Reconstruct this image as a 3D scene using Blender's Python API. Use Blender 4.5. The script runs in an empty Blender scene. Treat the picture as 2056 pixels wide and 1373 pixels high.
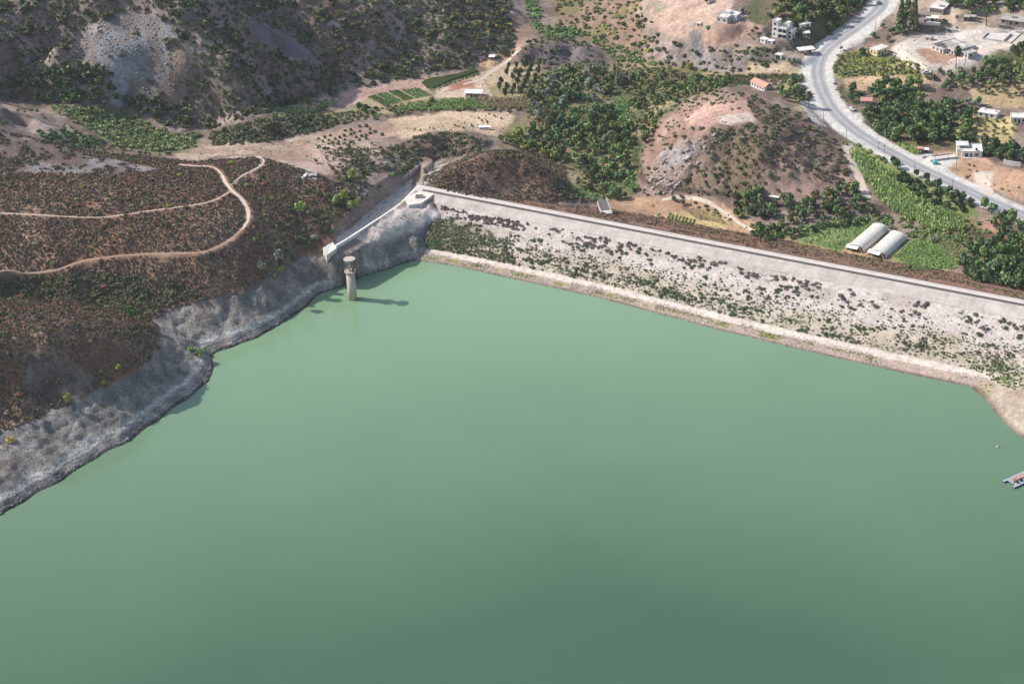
import bpy, bmesh, math, random
import numpy as np
from mathutils import Vector, Matrix

# ------------------------------------------------------------------ camera, sky, sun, exposure
SC = bpy.context.scene
PW, PH = 2056.0, 1373.0                 # the photograph's own pixel grid (used to survey points)
FPX = 4157.0
PITCH, ROLL, DIST = math.radians(28.0), math.radians(-2.5), 873.0
CAM = np.array([0.0, -DIST * math.cos(PITCH), DIST * math.sin(PITCH)])
FW = np.array([0, math.cos(PITCH), -math.sin(PITCH)])
_r0 = np.array([1.0, 0, 0]); _u0 = np.array([0, math.sin(PITCH), math.cos(PITCH)])
RT = math.cos(ROLL) * _r0 + math.sin(ROLL) * _u0
UP = -math.sin(ROLL) * _r0 + math.cos(ROLL) * _u0

cam = bpy.data.objects.new('camera', bpy.data.cameras.new('camera'))
SC.collection.objects.link(cam)
M3 = Matrix((RT, UP, -FW)).transposed()
cam.matrix_world = Matrix.Translation(Vector(CAM)) @ M3.to_4x4()
cam.data.sensor_fit = 'HORIZONTAL'
cam.data.sensor_width = 36.0
cam.data.lens = 36.0 * FPX / PW
cam.data.clip_start = 5.0
cam.data.clip_end = 6000.0
SC.camera = cam

SUN_DIR = np.array([0.733, -0.217, -0.640]); SUN_DIR /= np.linalg.norm(SUN_DIR)   # the way the light travels
SUN_EL = math.asin(-SUN_DIR[2])
SUN_AZ = math.atan2(-SUN_DIR[0], -SUN_DIR[1])     # clockwise from +Y
world = bpy.data.worlds.new('World'); SC.world = world; world.use_nodes = True
_n = world.node_tree.nodes; _bg = _n['Background']
_sky = _n.new('ShaderNodeTexSky'); _sky.sky_type = 'NISHITA'; _sky.sun_disc = False
_sky.sun_elevation = SUN_EL; _sky.sun_rotation = SUN_AZ
_sky.air_density = 1.0; _sky.dust_density = 2.0; _sky.ozone_density = 1.0
world.node_tree.links.new(_sky.outputs[0], _bg.inputs[0]); _bg.inputs[1].default_value = 0.15
sun = bpy.data.objects.new('sun', bpy.data.lights.new('sun', 'SUN'))
SC.collection.objects.link(sun)
sun.data.energy = 4.3; sun.data.angle = math.radians(0.6); sun.data.color = (1.0, 0.95, 0.88)
sun.rotation_euler = Vector(SUN_DIR).to_track_quat('-Z', 'Y').to_euler()
SC.view_settings.view_transform = 'Standard'; SC.view_settings.look = 'None'
SC.view_settings.gamma = 1.0; SC.view_settings.exposure = 0.22; SC.view_settings.use_curve_mapping = False
SC.cycles.max_bounces = 5; SC.cycles.diffuse_bounces = 2; SC.cycles.glossy_bounces = 2
SC.cycles.transparent_max_bounces = 4; SC.cycles.transmission_bounces = 3; SC.cycles.caustics_reflective = False

# ------------------------------------------------------------------ survey helpers
def ray(u, v):
    u = np.asarray(u, float); v = np.asarray(v, float)
    return FW + RT * ((u - PW / 2) / FPX)[..., None] - UP * ((v - PH / 2) / FPX)[..., None]
def un(u, v, z=0.0):
    d = ray(u, v); t = (np.asarray(z, float) - CAM[2]) / d[..., 2]
    return CAM + d * t[..., None]
def pr(x, y, z):
    dx, dy, dz = x - CAM[0], y - CAM[1], z - CAM[2]
    k = dx * FW[0] + dy * FW[1] + dz * FW[2]
    return (PW / 2 + FPX * (dx * RT[0] + dy * RT[1] + dz * RT[2]) / k,
            PH / 2 - FPX * (dx * UP[0] + dy * UP[1] + dz * UP[2]) / k)

def _hash(ix, iy, seed):
    h = (ix.astype(np.int64) * 374761393 + iy.astype(np.int64) * 668265263 + seed * 1442695041) & 0x7fffffff
    h = ((h ^ (h >> 13)) * 1274126177) & 0x7fffffff
    return ((h ^ (h >> 16)) & 0xffff) / 65535.0
def vnoise(x, y, seed=0):
    ix = np.floor(x); iy = np.floor(y); fx = x - ix; fy = y - iy
    fx = fx * fx * fx * (fx * (fx * 6 - 15) + 10); fy = fy * fy * fy * (fy * (fy * 6 - 15) + 10)
    a = _hash(ix, iy, seed); b = _hash(ix + 1, iy, seed); c = _hash(ix, iy + 1, seed); d = _hash(ix + 1, iy + 1, seed)
    return (a + (b - a) * fx) * (1 - fy) + (c + (d - c) * fx) * fy
def fbm(x, y, oct=4, seed=0, gain=0.5):
    s = 0; a = 1.0; n = 0
    for k in range(oct):
        s = s + a * vnoise(x, y, seed + 17 * k); n += a; a *= gain
        x, y = x * 1.93 + y * 0.41 + 3.1, y * 1.93 - x * 0.41 + 7.7
    return s / n                                         # 0..1, mean .5
def sstep(a, b, x):
    t = np.clip((x - a) / (b - a), 0, 1); return t * t * (3 - 2 * t)
def inpoly(u, v, poly):
    p = np.asarray(poly, float); inside = np.zeros(np.shape(u), bool); j = len(p) - 1
    for i in range(len(p)):
        c = ((p[i, 1] > v) != (p[j, 1] > v)) & (u < (p[j, 0] - p[i, 0]) * (v - p[i, 1]) / (p[j, 1] - p[i, 1] + 1e-12) + p[i, 0])
        inside ^= c; j = i
    return inside
def seg_dist(x, y, line):
    """distance to a polyline and the arc position along it"""
    best = np.full(np.shape(x), 1e9); arc = np.zeros(np.shape(x)); acc = 0.0
    for (ax, ay), (bx, by) in zip(line[:-1], line[1:]):
        L2 = (bx - ax) ** 2 + (by - ay) ** 2; L = math.sqrt(L2)
        t = np.clip(((x - ax) * (bx - ax) + (y - ay) * (by - ay)) / (L2 + 1e-12), 0, 1)
        d = np.hypot(x - ax - t * (bx - ax), y - ay - t * (by - ay))
        m = d < best; best = np.where(m, d, best); arc = np.where(m, acc + t * L, arc); acc += L
    return best, arc
def smooth_line(pts, step=2.0):
    """Catmull-Rom resample of 2-D/3-D points"""
    p = np.asarray(pts, float); out = []
    q = np.vstack([2 * p[0] - p[1], p, 2 * p[-1] - p[-2]])
    for i in range(1, len(q) - 2):
        n = max(2, int(np.linalg.norm(q[i + 1, :2] - q[i, :2]) / step))
        for t in np.linspace(0, 1, n, endpoint=False):
            a, b, c, d = q[i - 1], q[i], q[i + 1], q[i + 2]
            out.append(.5 * (2 * b + (c - a) * t + (2 * a - 5 * b + 4 * c - d) * t * t + (3 * b - a - 3 * c + d) * t ** 3))
    out.append(p[-1]); return np.array(out)
def lin(c):
    c = np.asarray(c, float) / 255.0
    return np.where(c <= 0.04045, c / 12.92, ((c + 0.055) / 1.055) ** 2.4)

# ------------------------------------------------------------------ surveyed heights  (photo u, v, metres above the water)
SHORE_L = [(-160,1150),(-60,1075),(0,1040),(60,1005),(130,965),(200,920),(270,885),(330,840),(390,795),(425,765),(432,740),(425,718),(470,700),(520,680),(575,645),(620,615),(640,590),(690,567),(740,549),(790,531),(826,522)]
SHORE_D = [(826,522),(900,532),(1000,553),(1100,575),(1200,597),(1300,624),(1400,651),(1500,676),(1600,700),(1700,723),(1800,745),(1880,762),(1940,782),(1970,802),(1990,827),(2010,852),(2040,876),(2056,884),(2110,910),(2200,960),(2330,1040)]
CP = [(u, v, 0.0) for u, v in SHORE_L + SHORE_D[12:]]
CP += [(u + 26, v + 20, -5.0) for u, v in SHORE_L[:-2]] + [(u - 22, v + 16, -4.0) for u, v in SHORE_D[11:]]
CP += [(u, v + 60, -9.0) for u, v in [(150,1000),(320,900),(460,780),(560,700),(700,630),(830,570),(1000,600),(1200,650),(1400,710),(1600,760),(1800,810),(1950,900),(2050,980)]]
CP += [(300,1200,-12),(700,900,-12),(1100,900,-12),(1500,950,-12),(1800,1100,-12),(1000,1250,-12),(100,1300,-12)]
# pale ledge and upper edge of the drawdown band
CP += [(u, v, 3.6) for u, v in [(-60,1035),(0,1000),(110,940),(230,868),(320,800),(385,745),(410,712)]]
CP += [(u, v, 12.5) for u, v in [(-60,905),(0,880),(100,835),(170,800),(260,760),(305,728),(322,700),(318,662)]]
CP += [(330,622,13),(420,605,13),(480,592,13),(540,560,13),(590,525,13),(640,506,13.2),(352,650,9),(390,690,4)]
# left promontory
CP += [(-120,600,44),(-60,604,41),(0,608,38),(80,616,36),(160,632,33),(240,656,26),(300,687,18.5),(0,645,38),(0,700,34),(0,760,25),(0,810,18.5),(80,650,36.5),(100,690,33),(100,740,24),(100,790,16.5),(170,660,32.5),(200,690,28),(205,728,20),(200,768,13.6),(260,690,24.5),(275,722,17)]
CP += [(300,634,13),(200,612,15),(100,600,18),(0,588,23),(-80,582,27)]
# slope with the two tracks
CP += [(-120,610,31),(0,577,32),(120,543,33),(220,518,34.5),(310,510,34),(400,504,34),(470,470,36),(500,430,39),(480,393,42),(460,370,44.5),(440,340,46)]
CP += [(-120,428,55),(0,430,52),(100,433,50),(200,437,47),(300,420,46),(400,408,45)]
CP += [(-80,278,71),(0,280,68),(100,297,62),(200,320,56),(300,337,51),(390,333,48)]
CP += [(-80,205,80),(0,206,73),(60,226,66),(120,252,57),(178,280,47),(-60,270,62),(60,283,54),(140,292,46)]
CP += [(560,420,33.5),(610,400,30),(655,370,28),(735,345,25),(620,470,20),(560,500,20.5),(690,415,20),(780,345,20)]
CP += [(520,318,39),(440,306,36),(350,311,34),(300,302,30),(600,300,28),(680,312,26),(760,305,22)]
# valley on the left, foot of the big hill
CP += [(250,232,24),(180,232,32),(130,222,38),(330,268,19),(420,287,17),(470,262,18),(500,290,22),(560,284,15),(430,293,17),(640,262,12)]
CP += [(340,258,21),(430,252,17),(540,225,12),(640,196,9),(720,180,8),(800,162,7),(860,150,6.5),(950,133,6),(1030,115,6),(100,212,34),(20,196,40)]
# big hill
CP += [(-120,-40,84),(0,-30,76),(150,-30,76),(260,-40,78),(400,-50,72),(550,-50,55),(700,-40,46),(850,-40,38),(960,-40,26)]
CP += [(0,60,68),(0,140,50),(100,60,66),(100,140,44),(180,60,62),(180,150,38),(260,60,58),(260,130,46.5),(262,207,28),(350,20,67),(370,120,48),(380,200,28)]
CP += [(210,160,41.5),(240,160,40.5),(270,160,39.5),(300,160,38.5),(240,190,34.5),(215,190,35.5),(270,190,33.5),(240,130,47),(270,130,46),(270,100,53),(210,130,47.5),(240,100,53.5),(210,100,54),(430,42,55),(510,52,47),(575,75,38),(632,112,25),(690,155,13),(600,150,23),(500,150,36),(450,120,46),(540,200,18)]
CP += [(560,28,42),(615,78,29),(660,130,17),(650,45,36),(720,15,38),(800,20,32),(900,48,25),(980,75,15),(850,100,15),(760,120,15),(720,90,23),(820,60,23)]
# small brown hills behind the dam
CP += [(870,350,17),(915,335,22),(960,314,25.5),(1010,308,26),(1065,322,23),(1110,345,16),(1140,370,8),(950,370,16),(1050,370,13),(1000,395,9)]
CP += [(800,280,17),(870,268,19),(950,272,16),(985,295,9),(900,300,11),(830,318,15),(1010,283,5)]
# valley floor
CP += [(470,264,24),(530,243,25),(590,237,21),(650,236,16.5),(690,242,13.5),(720,240,9),(800,235,6),(900,240,5),(1000,235,4),(950,255,4.5),(760,200,7),(860,190,6),(950,185,5.5),(1040,165,5),(1060,200,4)]
CP += [(1100,200,2),(1180,250,0),(1120,310,-2),(1200,330,-3),(1220,400,-4),(1150,390,-3),(1240,170,2),(1270,300,-2),(1200,150,3)]
CP += [(1040,100,9),(1060,92,14),(1110,80,17),(1160,85,16),(1205,100,12),(1080,128,5),(1150,126,4),(1210,122,4),(1100,55,8),(1060,0,8),(1180,60,8),(1240,95,6),(1150,-50,10)]
CP += [(1300,100,9),(1340,60,20),(1290,10,22),(1400,15,28),(1440,60,25),(1460,38,29),(1380,95,15),(1470,120,13),(1400,130,8),(1350,150,5),(1430,160,8),(1500,100,22),(1330,-50,26),(1450,-50,34)]
CP += [(1565,76,23),(1540,88,21),(1560,125,17),(1600,105,20),(1540,148,13),(1490,150,10),(1620,60,27),(1600,20,32),(1600,-50,36)]
# hill with the bare top
CP += [(1275,350,-3),(1285,395,-4),(1290,290,1),(1310,240,5),(1350,205,10),(1390,190,15),(1420,205,21),(1400,245,22.5),(1450,240,24),(1510,238,23.5),(1440,205,23),(1500,195,21),(1450,178,17),(1360,290,15),(1400,300,15),(1330,345,5),(1400,360,4),(1380,400,-3),(1470,400,-2),(1450,330,11),(1530,300,19),(1560,250,22),(1540,350,10),(1600,310,14),(1610,260,18),(1650,330,10),(1690,370,4),(1600,385,4),(1540,400,0),(1640,240,17),(1680,290,12)]
ROAD_C = [(2190,500,2),(2056,433,4),(1990,405,5.3),(1900,362,7),(1830,328,8.5),(1760,290,10),(1706,254,12),(1668,215,13.5),(1648,175,15),(1641,145,16),(1646,120,17),(1662,98,18.5),(1690,76,20.5),(1730,48,23),(1762,22,25),(1772,0,26.5),(1774,-40,29)]
CP += [(u, v, z) for u, v, z in ROAD_C]
CP += [(u + 26, v - 8, z) for u, v, z in ROAD_C[4:10]] + [(u - 22, v + 6, z) for u, v, z in ROAD_C[6:12]]
CP += [(1820,112,22),(1860,135,21),(1920,95,24),(1925,145,20),(1985,90,25.5),(2010,72,27),(1870,20,31),(1990,38,30),(2056,50,30),(2050,125,21),(1760,130,17),(1750,165,14.5),(1830,165,15),(1860,150,18),(1780,212,12),(1850,250,11),(1950,250,11),(2050,250,12),(2050,165,17),(1950,200,14),(1790,100,20),(1720,110,18)]
CP += [(2200,50,34),(2200,160,20),(2200,260,13),(1900,-60,34),(2056,-60,36),(2200,-60,40)]
CP += [(1940,312,9),(2000,335,9),(2056,365,8),(1990,372,7),(1800,372,3),(1750,345,5),(1720,320,8),(1880,420,2),(1700,420,0),(1650,440,-2),(1580,460,-3),(1740,480,-3.5),(1850,510,-3.5),(1950,480,-1),(2050,480,1),(2000,560,-4),(1900,560,-5),(1500,470,-5),(1350,425,-5),(1440,440,-5),(1300,430,-5),(2200,560,-2),(2200,650,-4)]
# right bank, in front of the dam
CP += [(2056,745,4.5),(1990,740,3.0),(2000,790,1.6),(2056,830,3.0),(2150,800,8),(2300,850,14),(2120,730,9),(2150,870,4)]
CP += [(-260,600,50),(-260,430,64),(-260,280,84),(-260,100,84),(-260,-60,90),(-200,900,18),(-260,1000,18)]
# spillway and left abutment
CP += [(655,500,13.5),(845,352,12),(880,338,8),(840,346,11)]
CP += [(650,512,13.6),(662,516,12.6),(676,507,14.9),(704,486,15.4),(748,458,15.7),(788,432,16.0),(830,402,16.8),(850,404,16.8),(865,412,16.4),(760,470,14.4),(800,450,14.8),(850,430,15.2),(700,508,11),(735,490,12.4),(778,478,13),(836,464,12.8),(880,434,13.5),(808,488,7),(846,490,4),(862,476,5),(874,462,7),(868,446,10),(843,508,2.4),(740,530,4.5),(800,508,4.8),(760,505,8.2)]

P = np.array(CP, float)
_k = (P[:, 0] < 625) & (P[:, 1] >= 262) & (P[:, 1] <= 590) & (P[:, 2] > 24); P[_k, 2] = 13 + (P[_k, 2] - 13) * .72
_k = (P[:, 0] < 200) & (P[:, 1] >= 195) & (P[:, 1] < 262) & (P[:, 2] > 40); P[_k, 2] = 13 + (P[_k, 2] - 13) * .82
W3 = un(P[:, 0], P[:, 1], P[:, 2]); PX, PY, PZ = W3[:, 0], W3[:, 1], W3[:, 2]
_d = np.hypot(PX[:, None] - PX[None], PY[:, None] - PY[None])
_A = -_d + np.eye(len(PX)) * 0.5
_n = len(PX); _K = np.zeros((_n + 3, _n + 3)); _K[:_n, :_n] = _A
_K[:_n, _n] = 1; _K[:_n, _n + 1] = PX / 100; _K[:_n, _n + 2] = PY / 100; _K[_n:, :_n] = _K[:_n, _n:].T
_w = np.linalg.solve(_K, np.concatenate([PZ, [0, 0, 0]]))
def rbf(x, y):
    out = np.empty(x.shape)
    for i in range(0, x.size, 20000):
        xs, ys = x[i:i + 20000], y[i:i + 20000]
        dx = xs[:, None] - PX[None]; dy = ys[:, None] - PY[None]
        out[i:i + 20000] = -np.sqrt(dx * dx + dy * dy) @ _w[:_n] + _w[_n] + _w[_n + 1] * xs / 100 + _w[_n + 2] * ys / 100
    return out

GX0, GX1, GY0, GY1, GS = -400.0, 400.0, -230.0, 500.0, 1.0
NX, NY = int((GX1 - GX0) / GS) + 1, int((GY1 - GY0) / GS) + 1
gx = GX0 + np.arange(NX) * GS; gy = GY0 + np.arange(NY) * GS
XX, YY = np.meshgrid(gx, gy)                                  # [iy, ix]
# coarse rbf (2 m) then bilinear up
cx = np.arange(GX0, GX1 + 2.01, 2.0); cy = np.arange(GY0, GY1 + 2.01, 2.0)
CXX, CYY = np.meshgrid(cx, cy); CZ = rbf(CXX.ravel(), CYY.ravel()).reshape(CXX.shape)
def bil(Z, x0, y0, s, x, y):
    fx = np.clip((x - x0) / s, 0, Z.shape[1] - 1.001); fy = np.clip((y - y0) / s, 0, Z.shape[0] - 1.001)
    ix = fx.astype(int); iy = fy.astype(int); fx = fx - ix; fy = fy - iy
    return (Z[iy, ix] * (1 - fx) + Z[iy, ix + 1] * fx) * (1 - fy) + (Z[iy + 1, ix] * (1 - fx) + Z[iy + 1, ix + 1] * fx) * fy
def blur(Z, n=1):
    for _ in range(n):
        Zp = np.pad(Z, 1, mode='edge'); Z = (Zp[:-2, 1:-1] + Zp[2:, 1:-1] + Zp[1:-1, :-2] + Zp[1:-1, 2:] + 2 * Z) / 6
    return Z
CZ = blur(CZ, 2)
ZT = bil(CZ, GX0, GY0, 2.0, XX, YY)

# ------------------------------------------------------------------ the dam's own profile
DA = un(850.0, 378.0, 18.0)[:2]; DB = un(2056.0, 608.0, 18.0)[:2]
DD = (DB - DA) / np.linalg.norm(DB - DA); DN = np.array([DD[1], -DD[0]])
if DN[1] > 0: DN = -DN
ZCREST = 18.0
_sd = un(np.array([p[0] for p in SHORE_D[:12]], float), np.array([p[1] for p in SHORE_D[:12]], float), 0.0)[:, :2] - DA
_ss = _sd @ DD; _sq = _sd @ DN
def dam_sq(x, y):
    return (x - DA[0]) * DD[0] + (y - DA[1]) * DD[1], (x - DA[0]) * DN[0] + (y - DA[1]) * DN[1]
def dam_w(s): return np.interp(s, _ss, _sq)
def dam_z(s, q):
    w = dam_w(s); t = (q - 2.7) / (w - 2.7)
    up = np.interp(t, [0, .150, .170, .79, .86, .93, 1.0, 1.25, 2.2], [17.95, 15.35, 14.85, 3.7, 2.5, 1.5, 0.0, -3.0, -9.0])
    dn = 18.0 - np.maximum(0, -2.7 - q) / 2.5
    return np.where(q > 2.7, up, np.where(q < -2.7, dn, 18.0))

# ------------------------------------------------------------------ road line, pads and detail on the height field
ROADW = smooth_line([un(u, v, z) for u, v, z in ROAD_C], 2.0)
TRACKS = {
 'upper': [(-90,426),(0,429),(60,432),(120,434),(170,437),(215,437),(260,430),(310,422),(360,416),(410,408),(440,398),(462,384)],
 'lower': [(-90,605),(0,576),(60,556),(110,540),(160,526),(200,517),(250,512),(310,510),(370,509),(410,506),(445,494),(470,477),(490,455),(499,432),(492,410),(480,394),(464,381),(452,366),(446,352),(436,341),(420,335),(396,333),(360,331)],
}
S_, Q_ = dam_sq(XX, YY); DZ = dam_z(S_, Q_)
INDAM = (S_ > -7) & (S_ < 420) & (Q_ < dam_w(S_) * 1.5) & (Q_ > -62)
gyy, gxx = np.gradient(ZT, GS); SL = blur(np.hypot(gxx, gyy), 3)
amp = np.clip((SL - 0.12) / 0.4, 0, 1)
quiet = 1 - sstep(7, 14, seg_dist(XX, YY, ROADW[:, :2])[0])
near = sstep(0.5, 7, np.abs(ZT))
_pu, _pv = pr(XX, YY, ZT)
_hm = blur(inpoly(_pu, _pv, [(1275,395),(1290,290),(1340,240),(1400,262),(1520,250),(1600,250),(1680,300),(1700,350),(1560,330),(1500,385),(1400,390)]).astype(float), 4)
amp = amp * (1 + .7 * _hm) * (1 - .92 * blur(inpoly(_pu, _pv, [(150,50),(260,0),(340,30),(395,85),(395,150),(350,230),(300,240),(220,225),(215,150),(140,130)]).astype(float), 4))
n1 = fbm(XX / 26, YY / 26, 4, 5) - .5
n2 = 1 - 2 * np.abs(fbm(XX / 17 + 9, YY / 17, 3, 11) - .5)
n3 = fbm(XX / 4.5, YY / 4.5, 3, 23) - .5
ZT = ZT + (1 - quiet) * near * (amp * (4.5 * n1 - 2.0 * (n2 - .72)) + (0.22 + 1.5 * amp) * n3 + amp * 1.0 * (fbm(XX / 2.2, YY / 2.2, 2, 29) - .5))
n4 = 1 - 2 * np.abs(fbm(XX / 46 + 3, YY / 46, 3, 13) - .5)
ZT = ZT - amp * sstep(225, 195, _pv) * sstep(1080, 1000, _pu) * 7.5 * (n4 - .74)
# drawdown terraces on the reservoir's left bank
PU, PV = pr(XX, YY, ZT)
LEFTB = sstep(900, 840, PU) * (ZT > -1) * (ZT < 14.5) * sstep(455, 480, PV)
terr = ZT + 0.15 * np.sin(ZT * 2 * math.pi / 1.9 + 3 * (fbm(XX / 9, YY / 9, 2, 31) - .5)) * LEFTB * sstep(.2, 1.2, ZT)
ZT = terr + LEFTB * ((fbm(XX / 2.4, YY / 2.4, 2, 37) - .5) * 1.0 + (fbm(XX / 9, YY / 9, 3, 39) - .5) * .8) * sstep(0.2, 2.5, ZT)
# roadbed and bench cuts
def bench(line3, half, soft):
    global ZT
    d, a = seg_dist(XX, YY, line3[:, :2])
    L = np.concatenate([[0], np.cumsum(np.hypot(*np.diff(line3[:, :2], axis=0).T))])
    zz = np.interp(a, L, line3[:, 2]); k = 1 - sstep(half, half + soft, d)
    ZT = ZT * (1 - k) + zz * k
    return d
RD = bench(ROADW, 8.5, 6.0)

def march(u, v, Z=None, dz=0.0):
    """photo point -> first point of the ground on that line of sight (vectorised)"""
    if Z is None:
        sq = dam_sq(XX, YY); Z = np.where((sq[1] > 5) & (sq[0] > -200) | (YY < 60) & (XX < -30), np.maximum(ZT, 0.0), ZT)
    u = np.atleast_1d(np.asarray(u, float)); v = np.atleast_1d(np.asarray(v, float))
    d = ray(u, v); t0 = (100.0 - CAM[2]) / d[:, 2]; t = t0.copy(); done = np.zeros(len(t), bool); hit = t.copy()
    for k in range(900):
        p = CAM + d * t[:, None]; g = bil(Z, GX0, GY0, GS, p[:, 0], p[:, 1]) + dz
        now = (~done) & (p[:, 2] <= g); hit[now] = t[now]; done |= now
        if done.all(): break
        t = t + np.where(done, 0, np.maximum(0.6, (p[:, 2] - g) * 0.45))
    lo = hit - 12; hi = hit.copy(); lo = np.maximum(lo, t0 - 1)
    for k in range(14):
        m = (lo + hi) / 2; p = CAM + d * m[:, None]; g = bil(Z, GX0, GY0, GS, p[:, 0], p[:, 1]) + dz
        b = p[:, 2] <= g; hi = np.where(b, m, hi); lo = np.where(b, lo, m)
    return CAM + d * hi[:, None]
def fast_z(x, y): return bil(ZT, GX0, GY0, GS, np.asarray(x, float), np.asarray(y, float))

TRACKW = {}
for k, l in TRACKS.items():
    w = march([p[0] for p in l], [p[1] for p in l])
    zz = w[:, 2].copy()
    for _ in range(2): zz[1:-1] = (zz[:-2] + 2 * zz[1:-1] + zz[2:]) / 4
    w[:, 2] = zz; TRACKW[k] = smooth_line(w, 2.0)
    bench(TRACKW[k], 1.2, 2.2)
PADS = [(1462,42,7),(1566,74,6.5),(1530,174,7),(1768,112,7),(1905,98,17),(2005,78,16),(1992,46,10),(1868,32,8),(1944,42,4),(1938,308,8),(1983,232,6),(2046,242,7),(1590,112,8),(1622,104,6),(950,191,6),(988,121,3),(1740,208,4),(1905,322,8)]
for u, v, r in PADS:
    c = march(u, v)[0]; d = np.hypot(XX - c[0], YY - c[1]); k = 1 - sstep(r, r * 1.7, d); ZT = ZT * (1 - k) + c[2] * k
GH = [((1702,497),(1757,459),11.0),((1748,513),(1801,472),11.0)]
c = march(1755, 490)[0]; d = np.hypot(XX - c[0], YY - c[1]); k = 1 - sstep(20, 34, d); ZT = ZT * (1 - k) + c[2] * k
# spillway trough
SPW = smooth_line([un(u, v, z) for u, v, z in [(664,490,14.2),(700,468,13.0),(730,446,13.0),(780,409,13.0),(822,376,12.5),(856,348,9.5),(880,334,5)]], 2.0)
_NW = [(668,497,16.3),(700,478,16.5),(740,452,16.7),(780,426,16.9),(804,409,17.1),(820,394,17.3),(834,382,17.6),(850,373,17.9)]
_FW = [(676,462,16.4),(700,444,16.8),(724,420,17.3),(752,396,17.5),(785,371,17.5),(815,350,17.0),(845,328,15.0)]
NWW = smooth_line([un(u, v, z) for u, v, z in _NW], 1.5); FWW = smooth_line([un(u, v, z) for u, v, z in _FW], 1.5)
k = blur(inpoly(XX, YY, np.concatenate([NWW[:, :2], FWW[::-1, :2]])).astype(float), 1)
def backfill(L3, drop, slope, reach):
    global ZT
    d, a = seg_dist(XX, YY, L3[:, :2]); L = np.concatenate([[0], np.cumsum(np.hypot(*np.diff(L3[:, :2], axis=0).T))]); zz = np.interp(a, L, L3[:, 2])
    ZT = np.where(d < reach, np.maximum(ZT, zz - drop - slope * d), ZT)
backfill(NWW[:-4], .9, .5, 7); backfill(FWW, 1.0, .0, 2.5); backfill(FWW, .9, -.35, 6)
ZT = np.where(k > .35, np.minimum(ZT, 12.4), ZT)
ZLOW = np.where(INDAM & (ZT < DZ + .35), np.minimum(ZT, DZ - 0.8), ZT)
ZVIS = np.where(INDAM, np.maximum(ZLOW, DZ), ZLOW)          # what one can stand on
ZT = ZVIS

# ------------------------------------------------------------------ land cover (colours of soil, rock, gravel, ground cover; headland sun and shade painted in)
PU, PV = pr(XX, YY, ZT)
wu = PU + 16 * (fbm(XX / 7, YY / 7, 3, 51) - .5); wv = PV + 12 * (fbm(XX / 7 + 40, YY / 7, 3, 53) - .5)
KAL = 1.05
def al(c): return lin(c) / KAL
COL = np.zeros(XX.shape + (3,)); ROCK = np.zeros(XX.shape)
v1 = fbm(XX / 14, YY / 14, 4, 61)[..., None]; v2 = fbm(XX / 3.0, YY / 3.0, 3, 67)[..., None]; v3 = fbm(XX / 40, YY / 40, 2, 71)[..., None]
def mixc(a, b, t): return a + (b - a) * t
COL[:] = mixc(al((122,104,94)), al((150,132,122)), sstep(.35, .65, v1)) * (0.8 + .4 * v2)
def paint(poly, c1, c2=None, rock=0.0, sharp=True, k=1.0, vv=None):
    global COL, ROCK
    c2 = c1 if c2 is None else c2
    m = inpoly(wu if sharp else wu + 10 * (v1[..., 0] - .5), wv, poly).astype(float)
    m = blur(m, 1)[..., None] * k
    t = sstep(.38, .62, v1 if vv is None else vv)
    c = mixc(al(c1), al(c2), t) * (.84 + .32 * v2)
    COL = COL * (1 - m) + c * m; ROCK = ROCK * (1 - m[..., 0]) + rock * m[..., 0]
# left slope: brown heath; reddish and grey patches
paint([(-400,260),(0,262),(200,305),(390,325),(520,315),(640,350),(690,375),(700,420),(660,490),(600,530),(480,590),(420,606),(330,622),(320,690),(300,735),(170,800),(0,885),(-400,1000)], (142,108,88), (156,128,108), vv=v1)
paint([(-400,262),(0,262),(120,290),(230,318),(330,340),(250,352),(120,350),(0,345),(-400,345)], (150,142,140), (120,104,98), rock=.6)
paint([(-400,195),(0,200),(90,225),(180,280),(110,290),(0,268),(-400,262)], (158,140,130), (126,108,100))
paint([(60,700),(140,720),(190,760),(160,800),(90,830),(50,780)], (142,126,116), (118,104,96), rock=.4)
paint([(490,330),(640,345),(690,360),(640,380),(560,352)], (112,92,80), (134,112,98))
paint([(330,300),(560,268),(640,262),(720,276),(800,300),(790,330),(700,350),(600,345),(540,322),(440,312),(380,330)], (182,160,144), (158,134,118))
paint([(450,318),(520,312),(528,332),(480,330)], (205,192,180))
paint([(590,340),(640,345),(634,362),(596,358)], (200,190,184))
paint([(560,286),(700,300),(715,345),(650,352),(600,330)], (186,160,146), (164,138,124))
paint([(-200,598),(0,603),(80,612),(160,630),(250,658),(318,692),(300,712),(240,692),(150,668),(60,655),(-200,650)], (156,126,102), (136,106,88))  # headland crown: sunlit lightening painted into the ground colour
paint([(-100,560),(60,545),(200,540),(330,560),(420,580),(340,612),(300,638),(200,610),(100,597),(-100,588)], (104,96,76), (118,100,84))  # gully foot: dark shrub ground, with the gully's shade painted in
# big hill: scrub ground, grey scar, paler ribs
paint([(-400,-400),(1000,-400),(1030,60),(1040,110),(950,135),(860,152),(800,165),(700,185),(560,225),(430,258),(340,262),(260,215),(60,208),(-400,195)], (128,116,106), (158,142,132))
paint([(170,60),(260,22),(330,40),(372,85),(372,140),(345,195),(310,165),(262,160),(235,215),(222,205),(225,130),(150,120)], (166,162,160), (140,130,126), rock=1)
paint([(228,100),(290,60),(300,110),(262,160),(240,210),(222,205)], (178,178,180), (154,152,152), rock=1)
paint([(345,80),(380,90),(372,170),(345,215),(310,235),(318,190),(345,150)], (164,146,128), (140,122,110), rock=.4)
paint([(500,35),(600,85),(640,125),(600,118),(520,80)], (128,120,124), (110,100,102), rock=.3)
paint([(620,30),(720,20),(780,60),(700,80),(640,75)], (134,112,106), (118,98,90))
paint([(660,38),(682,40),(688,54),(655,55)], (185,172,168))
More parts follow.
